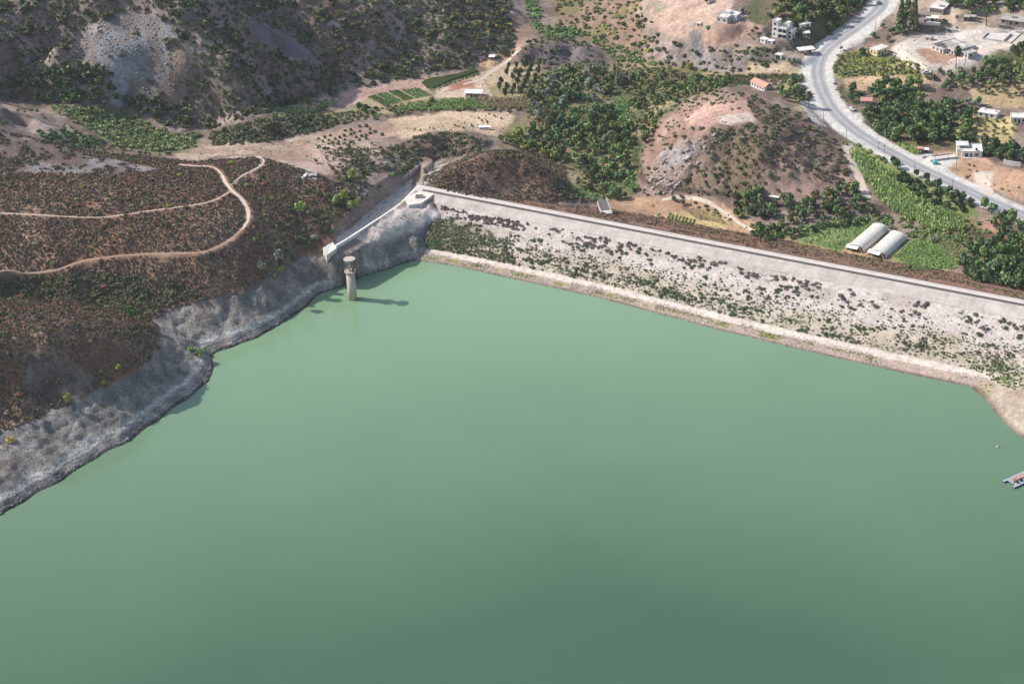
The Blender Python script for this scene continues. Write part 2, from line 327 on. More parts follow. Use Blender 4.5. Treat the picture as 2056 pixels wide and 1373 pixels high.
paint([(480,0),(700,-10),(740,30),(600,30)], (140,122,114), (124,106,100))
paint([(860,130),(900,100),(980,95),(1040,104),(950,136),(870,148)], (132,114,112), (118,100,98), rock=.2)
paint([(420,265),(540,232),(640,225),(700,250),(640,262),(540,280),(430,292)], (100,86,80), (120,104,96))
# valley floor on the left, fields
paint([(90,212),(180,212),(260,222),(330,264),(400,268),(400,300),(320,310),(230,296),(170,255)], (128,126,92), (108,108,78))
paint([(545,225),(640,195),(720,178),(800,162),(850,155),(870,180),(760,200),(700,210),(620,225)], (196,166,150), (180,150,136))
paint([(640,232),(720,210),(740,190),(860,176),(885,212),(760,230),(690,245)], (168,150,122), (150,142,106))
paint([(868,180),(960,150),(1000,165),(1000,200),(930,205),(880,200)], (186,160,142), (200,178,156))
paint([(905,168),(940,160),(960,175),(900,182)], (170,122,104))
paint([(780,240),(880,226),(1030,222),(1030,255),(990,270),(940,262),(860,265),(810,278),(770,262)], (204,180,154), (190,164,138))
paint([(640,275),(720,250),(790,245),(800,275),(740,282)], (178,152,136), (160,134,120))
paint([(960,150),(1000,130),(1080,126),(1090,150),(1060,200),(1000,205)], (186,164,138), (150,140,100))
paint([(960,130),(1040,70),(1060,76),(1020,130),(990,140)], (190,156,128), (170,140,120))
paint([(1020,30),(1070,40),(1070,80),(1020,70)], (170,144,124), (150,124,108))
# cliff hill and north slope
paint([(1035,105),(1070,78),(1130,72),(1200,92),(1215,120),(1150,132),(1050,132)], (112,98,94), (136,120,112), rock=.7)
paint([(1060,100),(1110,85),(1190,98),(1195,122),(1100,130)], (110,100,104), (128,116,116), rock=.9)
paint([(1110,-20),(1290,-20),(1290,110),(1200,90),(1120,60)], (128,118,84), (150,124,106))
paint([(1275,30),(1310,-30),(1480,-40),(1470,20),(1430,50),(1385,82),(1340,70)], (198,170,154), (184,156,140))
paint([(1280,20),(1320,0),(1340,15),(1300,35)], (158,156,126), (176,154,136))
paint([(1385,82),(1440,52),(1500,20),(1530,60),(1470,95),(1400,95)], (196,162,146), (176,144,128))
paint([(1340,75),(1400,92),(1480,105),(1520,130),(1480,150),(1400,140),(1320,120)], (150,134,128), (168,150,142), rock=.3)
paint([(1380,60),(1402,62),(1425,130),(1395,135)], (170,164,164), (146,138,136), rock=.9)
paint([(1430,110),(1500,112),(1500,145),(1420,140)], (158,146,144), (140,126,122), rock=.6)
paint([(1500,118),(1600,125),(1610,142),(1500,150)], (190,168,142), (172,150,120))
# centre valley: leafy ground
paint([(1040,165),(1110,140),(1290,120),(1480,150),(1530,165),(1440,180),(1370,205),(1330,240),(1295,290),(1285,390),(1225,410),(1140,395),(1110,320),(1085,280),(1060,260)], (98,100,70), (150,132,104))
paint([(1105,345),(1180,350),(1180,390),(1120,380)], (190,166,140), (150,140,100))
paint([(1020,255),(1090,205),(1100,260),(1060,300),(1000,300)], (128,124,90), (150,132,104))
# brown hills behind the dam
paint([(845,360),(900,332),(960,308),(1040,302),(1110,325),(1150,375),(1190,405),(1000,402),(900,385)], (116,90,78), (136,110,96))
paint([(780,300),(830,276),(900,264),(985,285),(960,308),(880,318),(820,330)], (112,94,84), (130,108,96))
# downstream toe fields
paint([(1190,400),(1260,398),(1350,395),(1450,408),(1520,450),(1500,470),(1400,455),(1250,425),(1190,418)], (200,166,138), (180,146,118))
paint([(1330,425),(1440,425),(1470,455),(1380,450)], (192,168,122), (180,156,112))
paint([(1200,424),(1500,470),(1700,512),(1900,555),(2120,610),(2120,640),(1900,580),(1500,492),(1180,428)], (150,116,100), (126,104,88))
paint([(1560,480),(1640,462),(1840,510),(1920,550),(2100,590),(2100,606),(1900,560),(1690,512)], (198,162,132), (150,136,98))
paint([(1500,300),(1560,350),(1680,360),(1720,390),(1600,400),(1520,385)], (176,138,112), (152,120,98))
# the bare-topped hill
paint([(1275,395),(1285,340),(1290,290),(1330,240),(1375,200),(1440,180),(1520,190),(1600,225),(1680,290),(1720,380),(1640,400),(1540,395),(1450,390),(1380,400)], (142,116,104), (166,138,124))
paint([(1500,190),(1600,225),(1680,290),(1700,350),(1600,330),(1520,300),(1500,240)], (122,102,92), (140,118,106))
paint([(1430,262),(1520,250),(1560,330),(1520,390),(1400,392),(1370,370),(1420,310)], (120,104,86), (142,120,104))
paint([(1375,240),(1410,212),(1440,200),(1500,206),(1520,245),(1440,252),(1395,255)], (198,162,148), (186,150,136))
paint([(1440,236),(1500,228),(1518,246),(1450,250)], (206,190,176))
paint([(1310,330),(1360,280),(1430,262),(1440,290),(1390,330),(1350,385),(1290,388)], (168,148,136), (150,126,114), rock=.7)
paint([(1330,305),(1400,285),(1420,300),(1360,330),(1320,335)], (184,172,168), (150,138,134), rock=1)
# road corridor, yards, village
paint([(1560,150),(1640,135),(1625,230),(1590,215)], (150,140,110), (170,150,120))
paint([(1660,190),(1700,165),(1860,160),(1880,185),(1830,215),(1720,215)], (150,128,104), (110,104,80))
paint([(1695,160),(1740,152),(1860,150),(1875,165),(1860,178),(1700,185)], (200,170,140), (186,156,128))
paint([(1670,112),(1720,104),(1860,128),(1850,150),(1680,158)], (150,146,90), (120,120,72))
paint([(1720,230),(1960,215),(2000,290),(1950,330),(1800,290),(1740,270)], (84,84,62), (120,108,80))
paint([(1940,170),(2100,150),(2100,215),(1990,215),(1950,200)], (194,170,134), (172,150,116))
paint([(1945,235),(2030,235),(2040,300),(1960,285)], (200,178,132), (176,156,112))
paint([(1700,285),(1745,290),(1800,320),(1960,400),(1960,440),(1900,450),(1800,420),(1730,360)], (104,116,70), (130,134,84))
paint([(1690,290),(1712,286),(1745,395),(1735,402)], (204,190,178))
paint([(1860,300),(1960,310),(2060,350),(2060,400),(1980,380),(1880,340)], (196,158,132), (180,146,120))
paint([(1955,345),(1990,342),(1992,385),(1968,390),(1960,362)], (204,194,182))
paint([(1830,300),(1930,318),(1900,338),(1850,325)], (210,200,192))
paint([(1600,455),(1720,440),(1760,450),(1690,505),(1610,490)], (104,128,70), (128,140,88))
paint([(1795,515),(1830,480),(1900,470),(1940,510),(1920,540),(1840,545)], (104,136,62), (122,148,76))
paint([(1850,430),(1960,440),(2060,480),(2060,600),(1960,570),(1920,520),(1860,480)], (120,116,82), (160,132,106))
paint([(1960,440),(2030,450),(2040,500),(1980,490)], (176,136,118), (160,126,108))
paint([(1790,0),(1830,-20),(2100,-40),(2100,130),(1990,140),(1920,150),(1860,140),(1800,100)], (168,150,134), (148,132,118))
paint([(1800,90),(1850,72),(1900,60),(1960,50),(2100,70),(2100,105),(1990,110),(1950,135),(1905,148),(1850,128),(1790,108)], (206,196,186), (196,184,174))
paint([(1838,100),(1878,98),(1945,118),(1898,134),(1855,120)], (182,148,128), (166,134,116))
paint([(1800,30),(1850,20),(1900,60),(1840,80),(1800,70)], (120,108,102), (150,134,126))
paint([(1860,10),(1900,6),(1960,30),(1990,50),(1930,60),(1880,50)], (194,172,150), (176,156,138))
paint([(2000,100),(2100,90),(2100,150),(1990,150)], (104,112,76), (120,120,84))
paint([(1510,-20),(1760,-40),(1752,10),(1700,65),(1640,85),(1560,60),(1500,40)], (96,100,68), (120,104,88))
paint([(1690,40),(1755,-10),(1752,15),(1705,62)], (150,122,110), (130,108,98))
paint([(1490,95),(1610,90),(1620,120),(1560,130),(1500,120)], (116,106,98), (160,144,132))
# spillway corridor
paint([(640,505),(700,470),(830,372),(860,340),(900,330),(860,372),(820,400),(700,490),(665,505)], (196,186,178), (150,142,136), rock=.5, vv=v2)
paint([(700,450),(840,338),(900,318),(850,345),(700,470)], (172,156,146), (140,126,118), rock=.3)
# left bank drawdown band, below full level
PUr = sstep(905, 885, PU + (PV - 440) * -.5)
band = ((ZT < 13.2 + 1.5 * (v1[..., 0] - .5)) & (ZT > -2) & (PV > 440) & (PU < 905)).astype(float)
band = blur(band, 1)[..., None]
strat = .5 + .5 * np.sin(ZT * 2 * math.pi / 1.1 + 6 * (v1[..., 0] - .5))
bc = mixc(al((142,136,131)), al((180,171,164)), sstep(.35, .65, fbm(XX / 5, YY / 5, 4, 81))[..., None]) * (.78 + .3 * strat[..., None] * sstep(6, 1, ZT)[..., None] + .16 * v2)
bc = np.where(((ZT > 7) & (v1[..., 0] > .52))[..., None], bc * np.array([1.0, .95, .92]), bc)
ledge = np.exp(-((ZT - 3.5 - .8 * (v3[..., 0] - .5)) / .6) ** 2)[..., None] * sstep(900, 700, PU)[..., None]
bc = bc * (1 - .7 * ledge) + al((240,236,228)) * .7 * ledge
bc = bc * (1 - .55 * sstep(.75, .1, ZT)[..., None])
COL = COL * (1 - band) + bc * band; ROCK = np.maximum(ROCK, band[..., 0] * 1.0)
paint([(705,482),(760,445),(800,418),(850,403),(888,425),(878,443),(838,464),(788,478),(735,488)], (226,210,200), (208,192,182))
paint([(830,470),(872,432),(884,440),(850,490),(800,478)], (140,138,140), (126,124,128), rock=.8)
# right bank
rb = ((PU > 1880) & (PV > 640) & (ZT > -1.5) & (ZT < 12)).astype(float) * (~(INDAM & (DZ >= ZLOW)))
rb = blur(rb, 1)[..., None]
rc = mixc(al((188,172,156)), al((168,150,134)), sstep(.35, .65, v1)) * (.8 + .4 * v2)
COL = COL * (1 - rb) + rc * rb
paint([(1900,758),(1960,752),(2000,775),(1985,790),(1930,775)], (140,132,98), (166,148,124))
paint([(1940,720),(2000,735),(2030,770),(1990,760),(1950,738)], (108,116,72), (90,98,60))
paint([(2010,712),(2060,715),(2200,740),(2200,800),(2050,740)], (178,126,104), (190,150,130))
wet = sstep(1.3, .2, ZT)[..., None] * sstep(-1.5, -.2, ZT)[..., None]
COL = COL * (1 - .62 * wet)
# gravel verge of the road
paint([(1650,92),(1615,122),(1598,160),(1603,200),(1626,240),(1660,258),(1640,190),(1634,150),(1645,115)], (214,208,202), (198,190,182))
paint([(1770,44),(1800,10),(1815,-30),(1775,-30),(1765,20),(1740,45),(1700,72),(1668,98),(1684,106),(1722,94),(1750,72)], (210,204,198), (194,186,178))
paint([(1700,232),(1735,226),(1738,244),(1716,252)], (212,204,196), (198,190,182))
RDn = RD + 2.2 * (v1[..., 0] - .5)
vg = (1 - sstep(7.4, 8.8, RDn))[..., None]
COL = COL * (1 - vg) + mixc(al((214,208,202)), al((200,192,184)), v1) * (.9 + .2 * v2) * vg
COL = COL * (.86 + .28 * fbm(XX / 5.5, YY / 5.5, 3, 91)[..., None])
COL = np.clip(COL * np.array([.97, .99, .985]), .01, .8)

# ------------------------------------------------------------------ object helpers
COLL = SC.collection
def link(o, parent=None):
    COLL.objects.link(o)
    if parent is not None: o.parent = parent
    return o
def tag(o, label=None, cat=None, group=None, kind=None):
    if label: o['label'] = label
    if cat: o['category'] = cat
    if group: o['group'] = group
    if kind: o['kind'] = kind
    return o
def empty(name, loc, rz=0.0):
    o = bpy.data.objects.new(name, None); o.location = loc; o.rotation_euler = (0, 0, rz); o.empty_display_size = .5
    return link(o)
def mesh_np(name, verts, quads, mats=(), smooth=False, tris=None):
    me = bpy.data.meshes.new(name); verts = np.asarray(verts, np.float32).reshape(-1, 3)
    quads = np.asarray(quads, np.int32).reshape(-1, 4) if quads is not None and len(quads) else np.zeros((0, 4), np.int32)
    tris = np.asarray(tris, np.int32).reshape(-1, 3) if tris is not None and len(tris) else np.zeros((0, 3), np.int32)
    nq, nt = len(quads), len(tris)
    me.vertices.add(len(verts)); me.vertices.foreach_set('co', verts.ravel())
    me.loops.add(nq * 4 + nt * 3); me.loops.foreach_set('vertex_index', np.concatenate([quads.ravel(), tris.ravel()]))
    me.polygons.add(nq + nt)
    me.polygons.foreach_set('loop_start', np.concatenate([np.arange(nq) * 4, nq * 4 + np.arange(nt) * 3]).astype(np.int32))
    if smooth: me.polygons.foreach_set('use_smooth', np.ones(nq + nt, bool))
    me.update(calc_edges=True)
    for m in mats: me.materials.append(m)
    return me
def obj(name, me, parent=None, loc=None):
    o = bpy.data.objects.new(name, me); link(o, parent)
    if loc is not None: o.location = loc
    return o
def grid_quads(nu, nv):
    a = np.arange(nv - 1)[:, None] * nu + np.arange(nu - 1)[None]
    return np.stack([a, a + 1, a + nu + 1, a + nu], -1).reshape(-1, 4)

def mat(name, rough=.85, spec=.3):
    m = bpy.data.materials.new(name); m.use_nodes = True
    b = m.node_tree.nodes['Principled BSDF']; b.inputs['Roughness'].default_value = rough
    b.inputs['Specular IOR Level'].default_value = spec
    return m, m.node_tree, b
def N(nt, t, **kw):
    n = nt.nodes.new(t)
    for k, v in kw.items(): setattr(n, k, v)
    return n
def noise(nt, vec, scale, detail=4, rough=.6):
    n = N(nt, 'ShaderNodeTexNoise'); n.inputs['Scale'].default_value = scale; n.inputs['Detail'].default_value = detail; n.inputs['Roughness'].default_value = rough
    if vec is not None: nt.links.new(vec, n.inputs['Vector'])
    return n
def mathn(nt, op, a, b=None, clamp=False):
    n = N(nt, 'ShaderNodeMath', operation=op); n.use_clamp = clamp
    for i, x in enumerate((a, b)):
        if x is None: continue
        if isinstance(x, (int, float)): n.inputs[i].default_value = x
        else: nt.links.new(x, n.inputs[i])
    return n.outputs[0]
def maprange(nt, x, a, b, c, d):
    n = N(nt, 'ShaderNodeMapRange'); nt.links.new(x, n.inputs[0])
    for i, q in enumerate((a, b, c, d)): n.inputs[i + 1].default_value = q
    return n.outputs[0]
def scale_col(nt, col, fac):
    n = N(nt, 'ShaderNodeVectorMath', operation='SCALE'); nt.links.new(col, n.inputs[0])
    if isinstance(fac, (int, float)): n.inputs['Scale'].default_value = fac
    else: nt.links.new(fac, n.inputs['Scale'])
    return n.outputs[0]
def bump(nt, h, strength, dist, bsdf, prev=None):
    n = N(nt, 'ShaderNodeBump'); n.inputs['Strength'].default_value = strength; n.inputs['Distance'].default_value = dist
    nt.links.new(h, n.inputs['Height'])
    if prev is not None: nt.links.new(prev, n.inputs['Normal'])
    nt.links.new(n.outputs[0], bsdf.inputs['Normal']); return n.outputs[0]

def plain(name, c, rough=.85, var=.12, scale=.8, spec=.3, metal=0.0, stain=0.0):
    """a wall / wood / metal surface: base colour with mottling and stains in object space"""
    m, nt, b = mat(name, rough, spec); tc = N(nt, 'ShaderNodeTexCoord')
    n = noise(nt, tc.outputs['Object'], scale, 5, .65)
    f = maprange(nt, n.outputs[0], .3, .7, 1 - var, 1 + var)
    if stain:
        n2 = noise(nt, tc.outputs['Object'], scale * .35, 3, .5)
        f = mathn(nt, 'MULTIPLY', f, maprange(nt, n2.outputs[0], .45, .7, 1.0, 1 - stain))
    rgb = N(nt, 'ShaderNodeRGB'); rgb.outputs[0].default_value = (*c, 1)
    nt.links.new(scale_col(nt, rgb.outputs[0], f), b.inputs['Base Color']); b.inputs['Metallic'].default_value = metal
    return m

# ------------------------------------------------------------------ ground
m, nt, b = mat('ground_cover', .95, .15)
at = N(nt, 'ShaderNodeAttribute', attribute_name='albedo'); rk = N(nt, 'ShaderNodeAttribute', attribute_name='rock')
geo = N(nt, 'ShaderNodeNewGeometry'); pos = geo.outputs['Position']
na = noise(nt, pos, .55, 5, .7); nb = noise(nt, pos, 2.4, 3, .7)
vor = N(nt, 'ShaderNodeTexVoronoi'); vor.inputs['Scale'].default_value = .75; nt.links.new(pos, vor.inputs['Vector'])
f = mathn(nt, 'MULTIPLY', maprange(nt, na.outputs[0], .3, .7, .70, 1.30), maprange(nt, nb.outputs[0], .3, .7, .80, 1.20))
crack = maprange(nt, noise(nt, pos, 1.1, 6, .75).outputs[0], .36, .5, .62, 1.06)
mx = N(nt, 'ShaderNodeMix'); nt.links.new(rk.outputs['Fac'], mx.inputs[0]); mx.inputs[2].default_value = 1.0; nt.links.new(crack, mx.inputs[3])
f = mathn(nt, 'MULTIPLY', f, mx.outputs[0])
# old water lines on the bare bank: thin beds that follow the level
sz = N(nt, 'ShaderNodeSeparateXYZ'); nt.links.new(pos, sz.inputs[0])
wob = mathn(nt, 'MULTIPLY', noise(nt, pos, .22, 4, .6).outputs[0], 13.0)
lines = mathn(nt, 'SINE', mathn(nt, 'ADD', mathn(nt, 'MULTIPLY', sz.outputs[2], 7.5), wob))
lm = mathn(nt, 'MULTIPLY', maprange(nt, sz.outputs[2], 2.0, 4.5, 1.0, .0), rk.outputs['Fac'])
f = mathn(nt, 'MULTIPLY', f, mathn(nt, 'ADD', 1.0, mathn(nt, 'MULTIPLY', mathn(nt, 'MULTIPLY', lines, lm), .24)))
nt.links.new(scale_col(nt, at.outputs['Color'], f), b.inputs['Base Color'])
bp = bump(nt, na.outputs[0], .6, .8, b)
hv = mathn(nt, 'MULTIPLY', noise(nt, pos, .8, 7, .72).outputs[0], rk.outputs['Fac'])
bump(nt, hv, .9, 1.6, b, bp)
MG = m
keep = (ZLOW > -9.5)
fq = grid_quads(NX, NY); kk = keep.ravel(); fq = fq[kk[fq].any(1)]
used = np.unique(fq); remap = np.full(NX * NY, -1, np.int32); remap[used] = np.arange(len(used))
vv_ = np.stack([XX.ravel(), YY.ravel(), ZLOW.ravel()], 1)[used]
me = mesh_np('terrain', vv_, remap[fq], [MG], smooth=True)
a = me.color_attributes.new('albedo', 'FLOAT_COLOR', 'POINT')
a.data.foreach_set('color', np.concatenate([COL.reshape(-1, 3)[used], np.ones((len(used), 1))], 1).astype(np.float32).ravel())
a = me.attributes.new('rock', 'FLOAT', 'POINT'); a.data.foreach_set('value', ROCK.ravel()[used].astype(np.float32))
tag(obj('terrain', me), 'brown scrubby hills and valley floor around the reservoir', kind='structure')

# ------------------------------------------------------------------ water
m, nt, b = mat('water', .12, .5)
b.inputs['IOR'].default_value = 1.33
geo = N(nt, 'ShaderNodeNewGeometry'); pos = geo.outputs['Position']
big = noise(nt, pos, .006, 3, .5); fine = noise(nt, pos, .03, 3, .5)
# milky by the dam; the darker fade and patch are painted-in shade
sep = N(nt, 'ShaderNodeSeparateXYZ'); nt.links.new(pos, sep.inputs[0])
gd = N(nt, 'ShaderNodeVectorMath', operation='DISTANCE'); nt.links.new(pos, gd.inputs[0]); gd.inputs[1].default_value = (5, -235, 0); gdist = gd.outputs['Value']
water_shade = mathn(nt, 'ADD', mathn(nt, 'ADD', maprange(nt, gdist, 150, 0, 0, .26), maprange(nt, sep.outputs[1], 60, -235, 0, .95)), maprange(nt, big.outputs[0], .35, .65, -.05, .05), True)
r = N(nt, 'ShaderNodeMix', data_type='RGBA'); nt.links.new(water_shade, r.inputs[0])
WPALE, WDARK = (.205, .326, .194), (.058, .120, .072)
r.inputs[6].default_value = (*WPALE, 1); r.inputs[7].default_value = (*WDARK, 1)
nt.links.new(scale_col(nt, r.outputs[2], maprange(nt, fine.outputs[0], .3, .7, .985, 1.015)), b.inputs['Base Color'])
w1 = noise(nt, pos, .8, 3, .55); w2 = noise(nt, pos, .22, 2, .5)
bump(nt, w1.outputs[0], .10, .10, b, bump(nt, w2.outputs[0], .06, .3, b))
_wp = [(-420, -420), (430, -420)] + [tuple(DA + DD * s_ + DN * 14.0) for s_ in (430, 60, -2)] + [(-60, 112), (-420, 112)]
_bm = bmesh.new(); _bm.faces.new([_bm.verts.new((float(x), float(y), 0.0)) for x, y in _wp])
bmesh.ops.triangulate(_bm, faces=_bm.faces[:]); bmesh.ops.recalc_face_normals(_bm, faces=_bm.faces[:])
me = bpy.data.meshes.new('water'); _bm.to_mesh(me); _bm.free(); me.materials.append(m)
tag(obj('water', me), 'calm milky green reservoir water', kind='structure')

# ------------------------------------------------------------------ dam: swept strips, each its own part
dam = empty('dam', (float(DA[0]), float(DA[1]), 0.0))
tag(dam, 'long earth dam with pale rock face and narrow crest road', 'dam')
def dam_pt(s, q, z): return np.stack([DA[0] + s * DD[0] + q * DN[0], DA[1] + s * DD[1] + q * DN[1], np.broadcast_to(z, np.shape(s))], -1)
def strip(name, s0, s1, ds, qs_of, mat_, zoff=0.0, rough_amp=0.0, seed=0, cols=None):
    s = np.arange(s0, s1 + .01, ds); T = np.asarray(qs_of, float)
    Sg, Tg = np.meshgrid(s, T); Wg = dam_w(Sg)
    Qg = np.where(Tg >= 0, 2.7 + Tg * (Wg - 2.7), 2.7 + Tg)          # T>=0: share of the face; T<0: metres from the upstream kerb
    Zg = dam_z(Sg, Qg) + zoff
    if rough_amp:
        Zg = Zg + rough_amp * (fbm(Sg * 1.1, Qg * 1.1, 3, seed) - .5) + rough_amp * .8 * (fbm(Sg * .12, Qg * .12, 2, seed + 5) - .5)
    p = dam_pt(Sg, Qg, Zg) - np.array([DA[0], DA[1], 0])
    me = mesh_np(name, p, grid_quads(len(s), len(T)), [mat_], smooth=True)
    if cols is not None:
        a = me.color_attributes.new('albedo', 'FLOAT_COLOR', 'POINT'); c = cols(Sg, Tg, Qg, Zg)
        a.data.foreach_set('color', np.concatenate([c.reshape(-1, 3), np.ones((c.size // 3, 1))], 1).astype(np.float32).ravel())
        a = me.attributes.new('rock', 'FLOAT', 'POINT'); a.data.foreach_set('value', np.full(Sg.size, .25, np.float32))
    return obj(name, me, dam)
# stone material for the riprap: fine blocks
m, nt, b = mat('riprap_stone', .95, .15)
at = N(nt, 'ShaderNodeAttribute', attribute_name='albedo'); pos = N(nt, 'ShaderNodeNewGeometry').outputs['Position']
vor = N(nt, 'ShaderNodeTexVoronoi'); vor.inputs['Scale'].default_value = 1.25; nt.links.new(pos, vor.inputs['Vector'])
f = mathn(nt, 'MULTIPLY', maprange(nt, vor.outputs['Distance'], .0, .62, 1.04, .88), maprange(nt, noise(nt, pos, .5, 5, .7).outputs[0], .3, .7, .84, 1.14))
sepc = N(nt, 'ShaderNodeSeparateColor'); nt.links.new(vor.outputs['Color'], sepc.inputs[0])
f = mathn(nt, 'MULTIPLY', f, maprange(nt, sepc.outputs[0], 0, 1, .84, 1.12))
nt.links.new(scale_col(nt, at.outputs['Color'], f), b.inputs['Base Color'])
bump(nt, vor.outputs['Distance'], -.7, .5, b)
MRIP = m
def rip_cols(S, T, Q, Z):
    a1 = fbm(S / 20, Q / 8, 4, 101)[..., None]; a2 = fbm(S / 4, Q / 4, 3, 103)[..., None]; T = T[..., None]; S_ = S[..., None]
    white = mixc(al((206,195,186)), al((190,178,168)), sstep(.4, .65, a1))
    tan = mixc(al((204,192,178)), al((188,174,156)), a1)
    olive = mixc(al((168,160,132)), al((184,172,148)), sstep(.35, .6, a2))
    c = white * np.ones_like(T)
    k = sstep(.42, .60, T + .30 * (a1 - .5)); c = c * (1 - k) + tan * k
    k = sstep(.48, .66, T + .34 * (a1 - .5)) * (1 - sstep(.80, .83, T)) * .3; c = c * (1 - k) + olive * k
    k = sstep(110, 150, S_ + 40 * (a1 - .5)) * sstep(.35, .5, T) * .0; c = c * (1 - k) + olive * k
    lft = (1 - sstep(30, 62, S_ + 26 * (a1 - .5))) * sstep(.26, .40, T) * (1 - sstep(.80, .84, T)); k = lft * .8; c = c * (1 - k) + mixc(al((150,140,112)), al((126,120,92)), a2) * k
    k = sstep(.805, .82, T) * (1 - sstep(.875, .90, T)); c = c * (1 - k) + al((222,208,196)) * k
    k = sstep(.875, .90, T); pink = mixc(al((196,176,160)), al((178,156,144)), a1); c = c * (1 - k) + pink * k
    k = sstep(.9, .93, T) * (1 - sstep(.955, .975, T)) * sstep(.5, .6, a2) * (1 - sstep(190, 220, S_)); c = c * (1 - k) + al((140,140,88)) * k
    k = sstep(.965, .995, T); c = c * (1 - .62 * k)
    return np.clip(c * (.86 + .28 * a2), .01, .85)
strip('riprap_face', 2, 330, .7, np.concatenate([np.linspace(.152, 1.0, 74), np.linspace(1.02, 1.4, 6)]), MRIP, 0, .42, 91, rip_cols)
m, nt, b = mat('apron_concrete', .9, .25); pos = N(nt, 'ShaderNodeTexCoord').outputs['Object']
rot = N(nt, 'ShaderNodeMapping'); rot.inputs['Rotation'].default_value = (0, 0, -math.atan2(DD[1], DD[0])); nt.links.new(pos, rot.inputs[0])
st = N(nt, 'ShaderNodeMapping'); st.inputs['Scale'].default_value = (1.6, .16, .16); nt.links.new(rot.outputs[0], st.inputs[0])
streak = noise(nt, st.outputs[0], 1.0, 4, .65)
f = mathn(nt, 'MULTIPLY', maprange(nt, streak.outputs[0], .3, .7, .88, 1.10), maprange(nt, noise(nt, pos, .22, 5, .6).outputs[0], .3, .7, .86, 1.12))
sj = N(nt, 'ShaderNodeSeparateXYZ'); nt.links.new(rot.outputs[0], sj.inputs[0])
jt = mathn(nt, 'LESS_THAN', mathn(nt, 'FRACT', mathn(nt, 'MULTIPLY', sj.outputs[0], .125)), .035)      # a casting joint every eight metres
f = mathn(nt, 'MULTIPLY', f, mathn(nt, 'SUBTRACT', 1.0, mathn(nt, 'MULTIPLY', jt, .16)))
st2 = N(nt, 'ShaderNodeMapping'); st2.inputs['Scale'].default_value = (.09, .7, .5); nt.links.new(rot.outputs[0], st2.inputs[0])
f = mathn(nt, 'MULTIPLY', f, maprange(nt, noise(nt, st2.outputs[0], 1.0, 5, .7).outputs[0], .52, .68, 1.0, .78))
f = mathn(nt, 'MULTIPLY', f, maprange(nt, noise(nt, pos, .06, 4, .7).outputs[0], .4, .65, 1.04, .88))
rgb = N(nt, 'ShaderNodeRGB'); rgb.outputs[0].default_value = (*al((194,184,176)), 1)
nt.links.new(scale_col(nt, rgb.outputs[0], f), b.inputs['Base Color']); bump(nt, noise(nt, pos, 2.0, 4).outputs[0], .3, .15, b)
MAPR = m
strip('concrete_apron', 2, 330, .8, np.linspace(0.004, .158, 12), MAPR, .12, .10, 95)
MCREST = plain('crest_gravel', tuple(al((216,206,200))), .92, .10, .5, .15, 0, .12)
strip('crest_road', -4, 330, 1.5, [-5.3, -4.0, -2.7, -1.2, -.25], MCREST, .02, .04, 97)
MRUT = plain('crest_wheel_mark', tuple(al((192,182,175))), .92, .12, .3, .15, 0, .15)
for _q in (-1.9, -3.9): strip('wheel_mark', -3, 329, 1.5, [_q - .35, _q, _q + .35], MRUT, .05, .03, 98)
MBROWN = MG
def dn_cols(S, T, Q, Z):
    a1 = fbm(S / 22, Q / 2.2, 4, 111)[..., None]; a2 = fbm(S / 3, Q / 2, 3, 113)[..., None]
    c = mixc(al((156,116,99)), al((124,104,88)), sstep(.4, .62, a1)); c = mixc(c, al((120,112,80)), sstep(.55, .7, a2) * .7)
    return c * (.8 + .4 * a2)
strip('downstream_slope', -2, 330, 1.2, -5.55 - np.concatenate([[0, .6, 1.4], np.linspace(2.5, 62, 40)]), MBROWN, 0, .5, 99, dn_cols)
# low parapet: kerb wall with a dark gutter behind it, in short lengths with gaps
MPAR = plain('parapet_concrete', tuple(al((120,114,110))), .9, .12, .6)
MGUT = plain('gutter_concrete', tuple(al((96,92,92))), .9, .15, .6)
def sweep_box(name, s0, s1, q0, q1, z0, z1, mt, ds=4.0):
    s = np.arange(s0, s1 + .01, ds); ring = [(q0, z0), (q1, z0), (q1, z1), (q0, z1)]
    V = np.concatenate([dam_pt(s, np.full_like(s, q), z) for q, z in ring]) - np.array([DA[0], DA[1], 0]); n = len(s); F = []
    for r in range(4):
        r2 = (r + 1) % 4; i = np.arange(n - 1); F.append(np.stack([r * n + i, r * n + i + 1, r2 * n + i + 1, r2 * n + i], -1))
    F = np.concatenate(F + [np.array([[0, n, 2 * n, 3 * n], [n - 1, 4 * n - 1, 3 * n - 1, 2 * n - 1]])])
    return obj(name, mesh_np(name, V, F, [mt]), dam)
sweep_box('parapet', 1, 329, 2.05, 2.35, 17.6, 18.62, MPAR)
sweep_box('gutter', 1, 329, 2.40, 2.95, 17.5, 18.08, MGUT)
sweep_box('kerb', 1, 329, -2.62, -2.35, 17.6, 18.24, MPAR)

# ------------------------------------------------------------------ roads and tracks as draped ribbons
def ribbon(name, line3, half, m, lift=.06, nacross=5, label=None, wob=0.0):
    p = np.asarray(line3); t = np.gradient(p[:, :2], axis=0); t /= np.linalg.norm(t, axis=1)[:, None]
    nrm = np.stack([-t[:, 1], t[:, 0]], 1); off = np.linspace(-half, half, nacross)
    wl = half * wob * (fbm(np.arange(len(p)) * .35, np.zeros(len(p)), 3, 5) - .5) * 2
    V = []
    for k, o in enumerate(off):
        oo = o + (wl if k in (0, nacross - 1) else 0) * np.sign(o if o else 1)
        xy = p[:, :2] + nrm * np.reshape(oo * np.ones(len(p)), (-1, 1)); V.append(np.column_stack([xy, fast_z(xy[:, 0], xy[:, 1]) + lift]))
    me = mesh_np(name, np.concatenate(V), grid_quads(len(p), nacross), [m], smooth=True)
    return tag(obj(name, me), label, kind='structure')
m, nt, b = mat('asphalt', .9, .25); pos = N(nt, 'ShaderNodeNewGeometry').outputs['Position']
